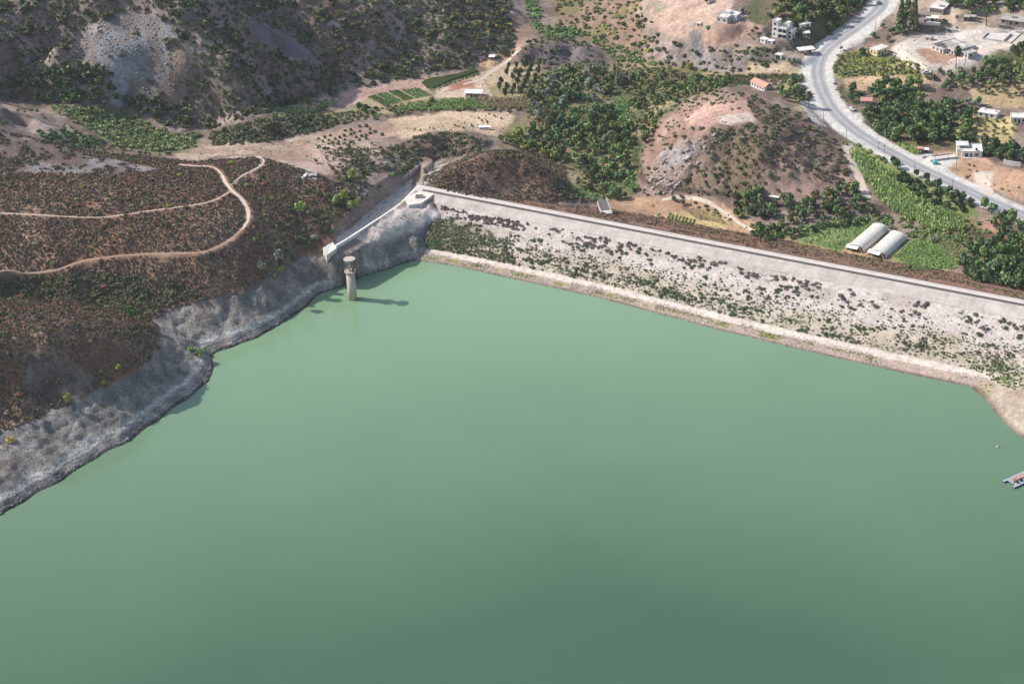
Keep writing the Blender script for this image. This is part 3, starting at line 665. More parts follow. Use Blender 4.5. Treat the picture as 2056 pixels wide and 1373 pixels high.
f = mathn(nt, 'MULTIPLY', maprange(nt, noise(nt, pos, .12, 4, .6).outputs[0], .3, .7, .88, 1.12), maprange(nt, noise(nt, pos, 2.5, 3, .7).outputs[0], .3, .7, .9, 1.1))
rgb = N(nt, 'ShaderNodeRGB'); rgb.outputs[0].default_value = (*al((172,170,170)), 1)
nt.links.new(scale_col(nt, rgb.outputs[0], f), b.inputs['Base Color'])
ribbon('road', ROADW, 3.6, m, .07, 7, 'grey asphalt valley road with pale gravel edges')
MWEAR = plain('worn_asphalt', tuple(al((152,151,152))), .9, .12, .3)
for o in (-1.75, 1.75):
    t = np.gradient(ROADW[:, :2], axis=0); t /= np.linalg.norm(t, axis=1)[:, None]
    l = ROADW.copy(); l[:, 0] += -t[:, 1] * o; l[:, 1] += t[:, 0] * o
    ribbon('road_lane', l, .85, MWEAR, .085, 3, 'darker worn wheel lane on the valley road', .5)
MTRK = plain('track_dirt', tuple(al((198,182,166))), .95, .16, .5, .1)
MTRK2 = plain('pale_track_dirt', tuple(al((212,194,178))), .95, .14, .5, .1)
tl = TRACKW['lower']; n_ = int(len(tl) * .70); n2_ = int(len(tl) * .90)
ribbon('dirt_track', TRACKW['upper'], .42, MTRK, .05, 4, 'thin pale dirt track crossing the brown slope higher up', .5)
ribbon('dirt_track', tl[:n_], .6, plain('rusty_track_dirt', tuple(al((164,142,124))), .95, .16, .5, .1), .05, 4, 'rusty dirt track along the slope above the water', .5)
ribbon('dirt_track', tl[n_ - 1:n2_], .8, MTRK2, .05, 5, 'pale two-rut dirt track climbing over the brown hill top', .35)
ribbon('dirt_track', tl[n2_ - 1:], .45, MTRK2, .05, 3, 'faint pale footpath running on from the top of the two-rut track', .5)
def px_line(pts): return smooth_line(march([p[0] for p in pts], [p[1] for p in pts]), 2.0)
ribbon('dirt_track', px_line([(464,372),(482,356),(505,344),(522,334),(530,322),(514,314)]), .4, MTRK2, .06, 4, 'pale side track branching off at the hill top', .4)
ribbon('dirt_track', px_line([(125,234),(150,240),(175,252),(200,266),(222,278),(250,290)]), 1.6, MTRK, .06, 4, 'sandy track running down to the green thicket', .5)
ribbon('dirt_track', px_line([(1330,402),(1365,396),(1400,400),(1432,412),(1462,432),(1490,452),(1520,468)]), 1.1, MTRK2, .06, 4, 'pale farm track curving round the foot of the hill', .3)
ribbon('dirt_track', px_line([(1694,292),(1702,305),(1714,335),(1728,365),(1742,398)]), 1.8, MTRK2, .06, 4, 'pale lane from the road down to the canes', .2)
ribbon('dirt_track', px_line([(1860,140),(1830,124),(1800,112)]), 2.4, MTRK2, .06, 4, 'pale village lane beside the fence', .15)
ribbon('dirt_track', px_line([(1902,134),(1945,112),(1990,98),(2060,86),(2120,80)]), 2.6, MTRK2, .06, 4, 'pale village lane on the far side of the big house', .15)
ribbon('dirt_track', px_line([(1962,348),(1975,365),(1986,385),(1980,398)]), 2.0, MTRK2, .06, 4, 'pale driveway joining the road on its right', .25)
ribbon('dirt_track', px_line([(930,170),(965,160),(985,145),(1010,130),(1030,112),(1045,98)]), 1.4, MTRK, .06, 4, 'sandy track climbing left of the dark cliff', .4)

# ------------------------------------------------------------------ plants
RNG = np.random.default_rng(7)
def leaves(cent, normals, size, rng, jit=.6):
    n = len(cent); nn = normals + rng.normal(0, jit, (n, 3)); nn /= np.linalg.norm(nn, axis=1)[:, None]
    a = np.cross(nn, rng.normal(0, 1, (n, 3))); a /= np.linalg.norm(a, axis=1)[:, None]; b_ = np.cross(nn, a)
    s = (size * rng.uniform(.7, 1.3, n))[:, None]; k = rng.uniform(.6, 1.0, n)[:, None]
    V = np.stack([cent - a * s - b_ * s * k * .5, cent + a * s * .3 - b_ * s * k, cent + a * s + b_ * s * k * .4, cent - a * s * .2 + b_ * s * k], 1)
    return V.reshape(-1, 3)
def ball(n, rng, r=1.0, squash=.8, low=-.35, fill=.55):
    d = rng.normal(0, 1, (n * 3, 3)); d /= np.linalg.norm(d, axis=1)[:, None]; d = d[d[:, 2] > low][:n]
    rad = r * rng.uniform(fill, 1.0, len(d)) ** .7
    return d * rad[:, None] * np.array([1, 1, squash]), d
def make_bush(n, seed, size=.36, lumps=3, squash=.8):
    rng = np.random.default_rng(seed); C, D = [], []
    for k in range(lumps):
        c, d = ball(n // lumps, rng, rng.uniform(.55, .8), squash, -.1, .6)
        o = np.array([*rng.uniform(-.38, .38, 2), rng.uniform(.12, .4)]); C.append(c + o); D.append(d)
    C = np.concatenate(C); D = np.concatenate(D); C[:, 2] = np.maximum(C[:, 2], .06)
    return leaves(C, D, size, rng)
def make_crown(n, seed, lumps=7, size=.26, tall=1.0, base=.45):
    """unit crown: radius about 1, from z=base up to base+1.6*tall"""
    rng = np.random.default_rng(seed); C, D = [], []
    for k in range(lumps):
        c, d = ball(n // lumps, rng, rng.uniform(.42, .66), .85, -.7, .55)
        ang = rng.uniform(0, 6.28); rr = rng.uniform(.1, .62) * (0.4 if k == 0 else 1)
        h = base + rng.uniform(.35, 1.15) * tall if k else base + 1.15 * tall
        C.append(c + np.array([math.cos(ang) * rr, math.sin(ang) * rr, h])); D.append(d)
    return leaves(np.concatenate(C), np.concatenate(D), size, rng)
def make_cone(n, seed, size=.2, h=4.0):
    rng = np.random.default_rng(seed); z = rng.uniform(0.04, 1, n) ** 1.15; ang = rng.uniform(0, 6.28, n)
    r = (1 - z) ** .8 * rng.uniform(.55, 1.05, n) * (0.85 + .3 * np.sin(ang * 3 + z * 22))
    C = np.stack([np.cos(ang) * r, np.sin(ang) * r, .25 + z * h], 1); D = np.stack([np.cos(ang), np.sin(ang), np.full(n, .5)], 1)
    return leaves(C, D, size, rng, .5)
def make_reed(n, seed):
    rng = np.random.default_rng(seed); xy = rng.uniform(-.8, .8, (n, 2)); h = rng.uniform(.4, 1.35, n); w = rng.uniform(.06, .13, n); a = rng.uniform(0, 3.14, n)
    dx = np.stack([np.cos(a), np.sin(a), 0 * a], 1) * w[:, None]; lean = np.stack([*(rng.normal(0, .25, (2, n))), h], 1)
    b_ = np.column_stack([xy, 0 * h]); return np.stack([b_ - dx, b_ + dx, b_ + lean + dx * 1.2, b_ + lean - dx * 1.2], 1).reshape(-1, 3)
def qn(V): return np.arange(len(V)).reshape(-1, 4)

LEAF = 2.2
def foliage(name, cols, leafvar=.35, dirt=0.0):
    m, nt, b = mat(name, .85, .12)
    at = N(nt, 'ShaderNodeAttribute', attribute_name='tint'); oi = N(nt, 'ShaderNodeObjectInfo'); geo = N(nt, 'ShaderNodeNewGeometry')
    t = mathn(nt, 'FRACT', mathn(nt, 'ADD', at.outputs['Fac'], oi.outputs['Random']))
    rp = N(nt, 'ShaderNodeValToRGB'); e = rp.color_ramp.elements
    while len(e) < len(cols): e.new(.5)
    for i, c in enumerate(cols): e[i].position = i / max(1, len(cols) - 1); e[i].color = (*[min(.6, q * LEAF) for q in c], 1)
    nt.links.new(t, rp.inputs[0])
    f = maprange(nt, geo.outputs['Random Per Island'], 0, 1, 1 - leafvar, 1 + leafvar)
    nt.links.new(scale_col(nt, rp.outputs[0], f), b.inputs['Base Color'])
    return m
g = lambda *c: tuple(c)
FM = {
 'dark':   foliage('dark_leaves', [g(.034,.054,.026), g(.052,.082,.032), g(.040,.066,.036), g(.072,.100,.040)]),
 'olive':  foliage('olive_leaves', [g(.070,.078,.038), g(.095,.100,.046), g(.058,.072,.040), g(.12,.115,.060)]),
 'scrub':  foliage('scrub_leaves', [g(.042,.054,.028), g(.070,.078,.038), g(.052,.066,.034), g(.095,.095,.050), g(.036,.050,.030)]),
 'yellow': foliage('yellow_green_leaves', [g(.17,.19,.045), g(.13,.17,.045), g(.22,.20,.05)]),
 'bright': foliage('bright_green_leaves', [g(.095,.150,.055), g(.12,.175,.07), g(.08,.130,.05)]),
 'mid':    foliage('mid_green_leaves', [g(.060,.100,.038), g(.085,.122,.042), g(.075,.112,.05), g(.12,.145,.050), g(.15,.16,.06)]),
 'grey':   foliage('grey_green_leaves', [g(.12,.135,.10), g(.15,.155,.12), g(.10,.12,.085)]),
 'thicket': foliage('thicket_leaves', [g(.10,.125,.055), g(.13,.145,.065), g(.085,.115,.05), g(.15,.155,.08)]),
 'heath': foliage('heath_leaves', [g(.080,.070,.045), g(.10,.085,.05), g(.072,.068,.042), g(.11,.085,.058)]),
 'brown':  foliage('dry_brown_twigs', [g(.088,.058,.043), g(.112,.077,.054), g(.098,.068,.050), g(.13,.097,.070)]),
 'dry':    foliage('dark_dry_twigs', [g(.085,.066,.062), g(.108,.082,.076), g(.095,.074,.068)]),
 'rust':   foliage('rusty_leaves', [g(.20,.085,.055), g(.16,.075,.05), g(.19,.11,.05)]),
 'gold':   foliage('golden_leaves', [g(.32,.22,.04), g(.26,.19,.05)]),
 'reed':   foliage('cane_leaves', [g(.15,.21,.07), g(.20,.25,.095), g(.13,.185,.07), g(.24,.27,.13)]),
 'straw':  foliage('straw_grass', [g(.24,.19,.12), g(.19,.16,.095), g(.28,.22,.14)]),
}
MBARK = plain('bark', (.10, .075, .055), .95, .25, 3.0, .1)
MBARKP = plain('pale_bark', (.24, .20, .165), .95, .25, 3.0, .1)
BUSH = [make_bush(42, s, .34) for s in (1, 2, 3, 4, 5)]
BUSHN = [make_bush(150, s, .185, 5) for s in (11, 12, 13, 14)]
TUFT = [make_bush(10, s, .5, 2, .7) for s in (21, 22, 23)]
CROWN = [make_crown(150, s, 6, .30) for s in (31, 32, 33, 34)]
CROWNN = [make_crown(330, s, 8, .20) for s in (41, 42, 43, 44, 45)]
REED = [make_reed(34, s) for s in (51, 52, 53)]
CONE = [make_cone(300, s, .2) for s in (61, 62)]

def scatter(poly, dens, size, clump=0.0, seed=0, jit=.5, avoid=True, pred=None, cscale=14.0):
    """jittered points on the ground inside a surveyed outline -> x, y, z, size"""
    rng = np.random.default_rng(seed + 1000); pp = np.asarray(poly, float)
    w = march(np.clip(pp[:, 0], -140, 2190), np.clip(pp[:, 1], -90, 1200)); x0, y0 = w[:, 0].min() - 6, w[:, 1].min() - 6; x1, y1 = w[:, 0].max() + 6, w[:, 1].max() + 6
    x0, y0, x1, y1 = max(x0, GX0 + 2), max(y0, GY0 + 2), min(x1, GX1 - 2), min(y1, GY1 - 2)
    st = 1 / math.sqrt(dens); a, c = np.meshgrid(np.arange(x0, x1, st), np.arange(y0, y1, st))
    x = a.ravel() + rng.uniform(-jit, jit, a.size) * st; y = c.ravel() + rng.uniform(-jit, jit, a.size) * st
    z = fast_z(x, y); u, v = pr(x, y, z); k = inpoly(u, v, poly) & ((z > .25) | (dam_sq(x, y)[1] < -4))
    if clump: k &= fbm(x / cscale, y / cscale, 3, seed + 3) > clump * (.75 + .5 * rng.random(len(x)))
    if avoid: k &= KEEPOFF(x, y)
    if pred is not None: k &= pred(x, y, z, u, v)
    x, y, z = x[k], y[k], z[k]; s = rng.uniform(size[0], size[1], len(x)) if len(size) == 2 else size[0] + (size[1] - size[0]) * rng.random(len(x)) ** size[2]
    return np.stack([x, y, z, s], 1)
_br = march([464,482,505,522,530,514], [372,356,344,334,322,314])[:, :2]
_keep_lines = [(_br, 1.1), (ROADW[:, :2], 7.6), (TRACKW['upper'][:, :2], 1.2), (TRACKW['lower'][:, :2], 1.5), (SPW[:-4, :2], 3.5)]
_kd = np.zeros(XX.shape, np.float32)
for l, r in _keep_lines:
    d, _ = seg_dist(XX, YY, l); _kd = np.maximum(_kd, (d < r))
for u, v, r in PADS:
    c = march(u, v)[0]; _kd = np.maximum(_kd, np.hypot(XX - c[0], YY - c[1]) < r * .92)
def KEEPOFF(x, y): return bil(_kd, GX0, GY0, GS, x, y) < .3

def merged(name, pts, variants, m, label, seed=0, zs=(.8, 1.1), sink=.1, sx=None, kind='stuff'):
    """many plants nobody could count, as one mesh"""
    if len(pts) == 0: return None
    rng = np.random.default_rng(seed); var = rng.integers(0, len(variants), len(pts)); VV = []; TT = []
    for k, T in enumerate(variants):
        q = pts[var == k]; n = len(q)
        if not n: continue
        a = rng.uniform(0, 6.28, n); ca, sa = np.cos(a)[:, None], np.sin(a)[:, None]; s = q[:, 3:4]; zz = s * rng.uniform(zs[0], zs[1], (n, 1))
        X = q[:, 0:1] + (T[None, :, 0] * ca - T[None, :, 1] * sa) * s; Y = q[:, 1:2] + (T[None, :, 0] * sa + T[None, :, 1] * ca) * s
        Z = q[:, 2:3] + T[None, :, 2] * zz - sink * s
        VV.append(np.stack([X, Y, Z], -1).reshape(-1, 3)); TT.append(np.repeat(rng.random(n), len(T)))
    V = np.concatenate(VV); me = mesh_np(name, V, qn(V), [m])
    a = me.attributes.new('tint', 'FLOAT', 'POINT'); a.data.foreach_set('value', np.concatenate(TT).astype(np.float32))
    return tag(obj(name, me), label, kind=kind)
_mesh_cache = {}
def plant_mesh(kind, k, mk):
    key = (kind, k, mk)
    if key not in _mesh_cache:
        V = {'bush': BUSHN, 'crown': CROWNN, 'cone': CONE, 'reed': REED, 'smallbush': BUSH, 'smallcrown': CROWN}[kind]; V = V[k % len(V)]
        _mesh_cache[key] = mesh_np('foliage' if kind != 'reed' else 'canes', V, qn(V), [FM[mk]])
    return _mesh_cache[key]
def shrub(name, p, mk, label, cat, group, k, rng, zs=(.75, 1.1), small=False):
    o = obj(name, plant_mesh('smallbush' if small else 'bush', k, mk)); s = float(p[3]); o.location = (float(p[0]), float(p[1]), float(p[2]) - .1 * s)
    o.scale = (s, s, s * rng.uniform(*zs)); o.rotation_euler = (0, 0, rng.uniform(0, 6.28))
    return tag(o, label, cat, group)
def trunk_mesh(seed, bark, h=1.0, r=.11):
    """tapered bent trunk with three limbs reaching into the crown, unit tree"""
    key = ('trunk', seed, bark.name)
    if key in _mesh_cache: return _mesh_cache[key]
    rng = np.random.default_rng(seed); V = []; F = []
    def limb(a, b_, ra, rb):
        a = np.array(a, float); b_ = np.array(b_, float); n = 6; d = b_ - a; L = np.linalg.norm(d); d /= L
        e = np.cross(d, [0.3, .9, .1]); e /= np.linalg.norm(e); f_ = np.cross(d, e); base = len(V)
        for j, (c, rr) in enumerate([(a, ra), ((a + b_) / 2 + e * L * .05, (ra + rb) / 2), (b_, rb)]):
            for i in range(n): t = 6.283 * i / n; V.append(c + (e * math.cos(t) + f_ * math.sin(t)) * rr)
        for j in range(2):
            for i in range(n): F.append((base + j * n + i, base + j * n + (i + 1) % n, base + (j + 1) * n + (i + 1) % n, base + (j + 1) * n + i))
    limb((0, 0, -.1), (.05, .03, .75 * h), r, r * .7)
    for j in range(3):
        a = rng.uniform(0, 6.28); limb((.05, .03, .7 * h), (.5 * math.cos(a), .5 * math.sin(a), .7 * h + .6), r * .6, r * .25)
    _mesh_cache[key] = mesh_np('trunk', V, F, [bark]); return _mesh_cache[key]
def tree(name, p, mk, label, group=None, kind='crown', k=0, tall=1.0, lift=0.0, bark=None, cat='tree', rz=None):
    """p = x, y, z, crown radius"""
    rng = random.Random(int(p[0] * 13 + p[1] * 7)); s = float(p[3])
    e = empty(name, (float(p[0]), float(p[1]), float(p[2]) - .05), rng.uniform(0, 6.28) if rz is None else rz); tag(e, label, cat, group)
    c = obj('crown', plant_mesh(kind, k, mk), e); c.scale = (s, s, s * tall); c.location = (0, 0, lift)
    t = obj('trunk', trunk_mesh(k % 3, bark or MBARK), e); zt = s * (1.0 if kind == 'crown' else .55) * tall + lift; t.scale = (s * .9, s * .9, zt)
    return e
def visible(pts, dz=1.0):
    """which points the survey camera sees and how large (photo px per metre)"""
    x, y, z = pts[:, 0], pts[:, 1], pts[:, 2] + dz; u, v = pr(x, y, z)
    p = np.stack([x, y, z], 1); ok = (u > -8) & (u < PW + 8) & (v > -8) & (v < PH + 8); d = CAM - p; L = np.linalg.norm(d, axis=1); d /= L[:, None]
    for t in np.concatenate([np.arange(3, 40, 2.5), np.arange(40, 260, 5.0)]):
        q = p + d * t; ok &= (q[:, 2] > 120) | (q[:, 2] + .3 > fast_z(q[:, 0], q[:, 1]))
    return ok, FPX / L
def split(pts, nmax, dz=1.0):
    """indices of the nmax plants that show largest, and the others"""
    ok, k = visible(pts, dz); w = np.where(ok, k * pts[:, 3], -1); o = np.argsort(-w); sel = o[:nmax]; sel = sel[w[sel] > 0]
    mask = np.ones(len(pts), bool); mask[sel] = False
    return pts[sel], pts[mask]

# --- the brown slope and promontory on the left: shrubs one by one, small heath tufts as ground cover
SLOPE = [(-120,260),(0,262),(200,305),(390,325),(520,315),(640,350),(690,375),(700,420),(665,480),(600,520),(540,556),(480,588),(420,602),(335,620),(318,690),(300,725),(170,795),(0,876),(-120,930)]
def slope_pred(x, y, z, u, v): return ~(inpoly(u, v, [(-400,264),(0,264),(120,292),(230,320),(320,340),(250,352),(120,348),(0,343),(-400,343)]) & (fbm(x / 5, y / 5, 2, 14) < .58)) & (z > 12.5 + 1.5 * (fbm(x / 8, y / 8, 2, 9) - .5)) & ~(inpoly(u, v, [(60,700),(140,720),(190,760),(160,800),(90,830),(50,780)]) & (fbm(x / 4, y / 4, 2, 15) < .56))
pts = scatter(SLOPE, .10, (.5, 1.6, 2.0), .36, 1, pred=slope_pred)
ind, rest = split(pts, 195)
rng = random.Random(5)
ZONES = [('on the rocky promontory above the water', lambda u, v: (v > 600) & (u < 345)), ('between the rusty track and the shore', lambda u, v: (v > 505) & (u >= 0)),
         ('between the two dirt tracks', lambda u, v: (v > 420) & (u < 500)), ('on the hill edge above the spillway', lambda u, v: u >= 500), ('on the slope above the upper track', lambda u, v: v > -999)]
for i, p in enumerate(ind):
    u, v = pr(p[0], p[1], p[2]); zn = next(z for z, f in ZONES if f(u, v)); r = rng.random()
    mk, cn = (('scrub', 'dark olive') if r < .52 else ('olive', 'olive green') if r < .78 else ('yellow', 'yellowish green') if r < .85 else ('brown', 'dry brown') if r < .94 else ('rust', 'rusty red') if r < .97 else ('mid', 'leafy green'))
    shrub('shrub', p, mk, f'{cn} shrub {zn}', 'shrub', f'{cn} shrubs {zn}', i % 4, rng)
merged('hillside_shrubs', rest[::2], BUSH, FM['heath'], 'muted olive brown shrubs scattered over the left slopes', 2)
merged('hillside_shrubs', rest[1::2], BUSH, FM['scrub'], 'small dark shrubs scattered over the left slopes', 3)
merged('heath_tufts', scatter(SLOPE, .95, (.30, .85), .20, 2, pred=slope_pred), TUFT, FM['brown'], 'low brown heath covering the left slope', 4)
merged('heath_tufts', scatter(SLOPE, .25, (.35, .95), .52, 9, pred=slope_pred, cscale=9), TUFT, FM['dry'], 'dark purplish dry heath patches on the left slope', 5)
merged('heath_tufts', scatter(SLOPE, .035, (.5, 1.2), .55, 10, pred=slope_pred, cscale=9), BUSH, FM['olive'], 'patches of small yellow green shrubs on the left slope', 5)
merged('heath_tufts', scatter(SLOPE, .30, (.35, .9), .42, 8, pred=slope_pred), TUFT, FM['heath'], 'low olive heath covering the left slope', 6)
# --- far hills: scrub
BIG = [(-130,-90),(1000,-90),(1030,60),(1035,110),(950,132),(860,148),(800,162),(700,182),(560,222),(430,255),(340,258),(260,212),(60,206),(-130,195)]
SCAR = [(150,90),(200,50),(260,22),(330,40),(375,85),(385,140),(350,215),(300,235),(262,215),(235,215),(222,205),(225,150),(150,120)]
def not_scar(x, y, z, u, v): return ~(inpoly(u, v, SCAR) & (fbm(x / 6, y / 6, 2, 4) < .72)) & ~inpoly(u, v, [(500,35),(600,80),(645,130),(600,125),(500,85)])
merged('hill_scrub', scatter(BIG, .105, (.7, 2.2, 1.5), .34, 21, pred=not_scar), BUSH, FM['scrub'], 'dark scrub covering the large far hill', 7, (.8, 1.2))
merged('hill_scrub', scatter(BIG, .060, (.7, 1.9, 1.5), .42, 22, pred=not_scar), BUSH, FM['olive'], 'paler olive scrub between the dark bushes on the far hill', 8, (.8, 1.2))
merged('hill_scrub', scatter(BIG, .22, (.4, .9), .30, 23, pred=not_scar), TUFT, FM['brown'], 'dry brown undergrowth on the far hill', 9)
BASET = [(30,150),(160,130),(225,150),(240,205),(300,190),(330,215),(340,258),(260,214),(150,208),(60,205)]
t = scatter(BASET, .060, (1.7, 2.9), .28, 24)
merged('dark_wood', t, CROWN, FM['dark'], 'dense dark trees along the foot of the far hill', 10, (.8, 1.1), .5)
merged('hill_scrub', scatter([(430,60),(540,90),(700,170),(560,222),(430,255),(340,258),(330,215),(380,150)], .05, (1.0, 2.2), .36, 25), BUSH, FM['scrub'], 'thick dark scrub on the shaded spur', 11, (.8, 1.2))
merged('hill_scrub', scatter([(700,60),(1000,40),(1035,105),(950,130),(860,146),(760,165),(700,175),(640,130)], .05, (1.0, 2.3), .38, 26), BUSH, FM['scrub'], 'thick dark scrub on the far right hill face', 12, (.8, 1.2))
merged('hill_scrub', scatter([(-120,200),(90,225),(180,280),(330,318),(340,338),(250,352),(-120,345)], .05, (.5, 1.3), .48, 27), BUSH, FM['scrub'], 'scattered shrubs on the grey rocky ridge', 13)
merged('hill_scrub', scatter([(60,262),(150,262),(220,290),(200,300),(100,290)], .11, (1.0, 1.9), 0, 28), BUSH, FM['dark'], 'dark thicket in the fold of the left ridge', 14)
merged('hill_scrub', scatter([(420,266),(530,238),(640,230),(700,246),(640,264),(540,286),(430,294)], .15, (1.0, 2.2), .2, 29), BUSH, FM['scrub'], 'dark thicket on the low ridge below the far hill', 15)
merged('valley_thicket', scatter([(90,214),(180,212),(260,222),(330,262),(400,268),(395,296),(320,306),(230,292),(170,255)], .12, (1.1, 2.3), .30, 30), BUSH, FM['thicket'], 'olive green thicket in the side valley on the left', 16, (.8, 1.2))
merged('valley_thicket', scatter([(150,222),(260,228),(330,266),(390,272),(380,290),(260,285)], .04, (1.1, 2.0), .42, 31), BUSH, FM['mid'], 'leafier green bushes in the side valley', 17, (.8, 1.2))
HB = [(845,360),(900,332),(960,306),(1040,300),(1110,322),(1150,375),(1195,408),(1000,402),(900,385)]
merged('hill_scrub', scatter(HB, .30, (.4, 1.0), .26, 32), BUSH, FM['brown'], 'brown heath on the rounded hill behind the dam', 18)
merged('hill_scrub', scatter(HB, .40, (.35, .85), .30, 31), TUFT, FM['heath'], 'olive brown heath on the rounded hill behind the dam', 18)
merged('hill_scrub', scatter(HB, .12, (.5, 1.3), .40, 33), BUSH, FM['scrub'], 'dark shrubs on the rounded hill behind the dam', 19)
HC = [(640,300),(780,298),(830,276),(900,264),(985,285),(960,306),(880,322),(820,335),(740,345),(700,420),(660,470),(640,440),(690,380)]
merged('hill_scrub', scatter(HC, .34, (.35, .9), .34, 38), TUFT, FM['brown'], 'brown heath between the spillway and the sandy field', 21)
merged('hill_scrub', scatter(HC, .13, (.6, 1.7), .34, 34), BUSH, FM['scrub'], 'dark shrubs between the spillway and the sandy field', 20)
merged('hill_scrub', scatter([(640,237),(740,217),(800,213),(872,200),(1000,205),(1060,215),(1060,225),(880,222),(700,250)], .09, (.9, 1.9), .28, 35), BUSH, FM['olive'], 'overgrown field edge beside the vegetable beds', 22, (.8, 1.2))
merged('reed_bed', scatter([(790,222),(850,206),(950,196),(975,218),(880,222)], .45, (.8, 1.5), .2, 36), REED, FM['reed'], 'tall pale green canes along the sandy field', 23)
merged('reed_bed', scatter([(790,222),(850,206),(950,196),(975,218),(880,222)], .10, (.7, 1.3), .3, 37), BUSH, FM['mid'], 'green bushes among the canes along the sandy field', 23, (1.0, 1.5))
merged('reed_bed', scatter([(950,196),(1065,200),(1078,218),(975,218)], .4, (.9, 1.5), .25, 39), REED, FM['straw'], 'tall dry reeds at the right end of the sandy field', 23)
merged('hill_scrub', scatter(BIG, .010, (1.9, 3.1), .40, 50, pred=not_scar), CROWN, FM['scrub'], 'larger olive trees scattered over the far hill', 12, (.6, .85), .5)
HM = [(1275,395),(1285,340),(1290,290),(1330,240),(1375,200),(1440,182),(1520,190),(1600,225),(1680,290),(1720,380),(1640,400),(1540,395),(1450,390),(1380,400)]
def hm_pred(x, y, z, u, v): return ~inpoly(u, v, [(1375,245),(1410,212),(1500,208),(1520,245),(1440,252)]) & ~inpoly(u, v, [(1580,350),(1660,365),(1700,385),(1620,395)])
pts = scatter(HM, .055, (.6, 1.6, 1.6), .38, 40, pred=hm_pred); ind, rest = split(pts, 100)
for i, p in enumerate(ind):
    r = rng.random(); mk, cn = ('scrub', 'dark olive') if r < .6 else ('olive', 'olive green') if r < .85 else ('dark', 'dark green')
    u, v = pr(p[0], p[1], p[2]); zn = 'on the rocky left face of the bare-topped hill' if u < 1440 else 'on the brown right flank of the bare-topped hill'
    shrub('shrub', p, mk, f'{cn} shrub {zn}', 'shrub', f'{cn} shrubs {zn}', i % 4, rng)
merged('hill_scrub', rest, BUSH, FM['scrub'], 'other small shrubs on the bare-topped hill', 24)
merged('hill_scrub', scatter([(1500,190),(1600,225),(1690,290),(1720,380),(1640,360),(1540,330),(1500,260)], .10, (.5, 1.3), .32, 41, pred=hm_pred), BUSH, FM['brown'], 'brown heath on the flank towards the road', 25)
merged('hill_scrub', scatter([(1500,190),(1600,225),(1690,290),(1720,380),(1640,360),(1540,330),(1500,260)], .05, (.8, 1.9), .36, 42, pred=hm_pred), BUSH, FM['scrub'], 'dark bushes on the flank towards the road', 26)
NS = [(1320,80),(1400,95),(1480,105),(1540,95),(1620,80),(1700,60),(1600,125),(1480,150),(1400,145),(1290,125),(1270,90),(1290,20),(1340,75)]
merged('hill_scrub', scatter(NS, .05, (.7, 2.0), .42, 43), BUSH, FM['scrub'], 'dark bushes on the slope below the white houses', 27)
merged('hill_scrub', scatter([(1110,-20),(1290,-20),(1300,90),(1200,85),(1120,60)], .06, (.8, 2.0), .36, 44), BUSH, FM['olive'], 'olive bushes on the upper valley side', 28)
merged('hill_scrub', scatter([(1035,105),(1070,78),(1130,72),(1200,92),(1225,120),(1150,132),(1050,132)], .08, (.7, 1.9), .40, 45), BUSH, FM['scrub'], 'dark shrubs over the small cliff', 29)
merged('hill_scrub', scatter([(1430,262),(1520,250),(1560,330),(1530,392),(1400,394),(1365,380),(1420,310)], .10, (.5, 1.6), .34, 46), BUSH, FM['scrub'], 'dense brown olive scrub on the front of the bare-topped hill', 30)
merged('hill_scrub', scatter([(1430,262),(1520,250),(1560,330),(1530,392),(1400,394),(1365,380),(1420,310)], .25, (.3, .8), .36, 47), TUFT, FM['brown'], 'brown heath on the front of the bare-topped hill', 30)
LAND = [(560,240),(860,150),(1040,30),(1110,-40),(2090,-40),(2090,600),(1900,560),(1500,470),(1200,400),(1110,300),(1000,285),(800,330),(640,350),(330,310),(420,270)]
merged('dry_grass', scatter(LAND, .20, (.15, .42), .44, 48), TUFT, FM['straw'], 'tufts of dry grass over the fields and yards', 43, (.5, .9))
merged('dry_grass', scatter(LAND, .05, (.2, .7, 2.0), .46, 49), TUFT, FM['olive'], 'small green weeds over the fields and yards', 44, (.6, 1.0))
# --- dam face
def face_pts(n, trange, srange, size, seed, clump, cs=(12, 4)):
    r = np.random.default_rng(seed); s = r.uniform(srange[0], srange[1], n); t = r.uniform(trange[0], trange[1], n); w = dam_w(s); q = 2.7 + t * (w - 2.7)
    k = fbm(s / cs[0], q / cs[1], 3, seed) > clump; s, q, t = s[k], q[k], t[k]; p = dam_pt(s, q, dam_z(s, q)); r_ = r.uniform(size[0], size[1], len(s))
    ok = fast_z(p[:, 0], p[:, 1]) < p[:, 2] + .6
    return np.column_stack([p, r_])[ok], t[ok], s[ok]
DGREEN = []; DDRY = []
a, _, _ = face_pts(760, (.17, .36), (4, 325), (.45, 1.35), 201, .56, (8, 4)); DDRY.append(a)
a, _, _ = face_pts(330, (.18, .30), (4, 60), (.5, 1.0), 202, .46); DDRY.append(a)
a, _, _ = face_pts(420, (.19, .42), (4, 325), (.6, 1.25), 203, .60, (9, 5)); DGREEN.append(a)
a, _, _ = face_pts(800, (.56, .80), (20, 325), (.5, 1.15), 204, .54, (9, 3.5)); DGREEN.append(a)
a, _, _ = face_pts(210, (.66, .80), (60, 190), (.7, 1.35), 205, .46); DGREEN.append(a)
a, _, _ = face_pts(560, (.38, .80), (8, 60), (.4, .9), 206, .44); DGREEN.append(a)
a, _, _ = face_pts(460, (.40, .78), (150, 325), (.45, 1.0), 207, .50); DGREEN.append(a)
DGREEN = np.concatenate(DGREEN); DDRY = np.concatenate(DDRY)
gi, gr = split(DGREEN, 270, .5); di, dr = split(DDRY, 230, .5)
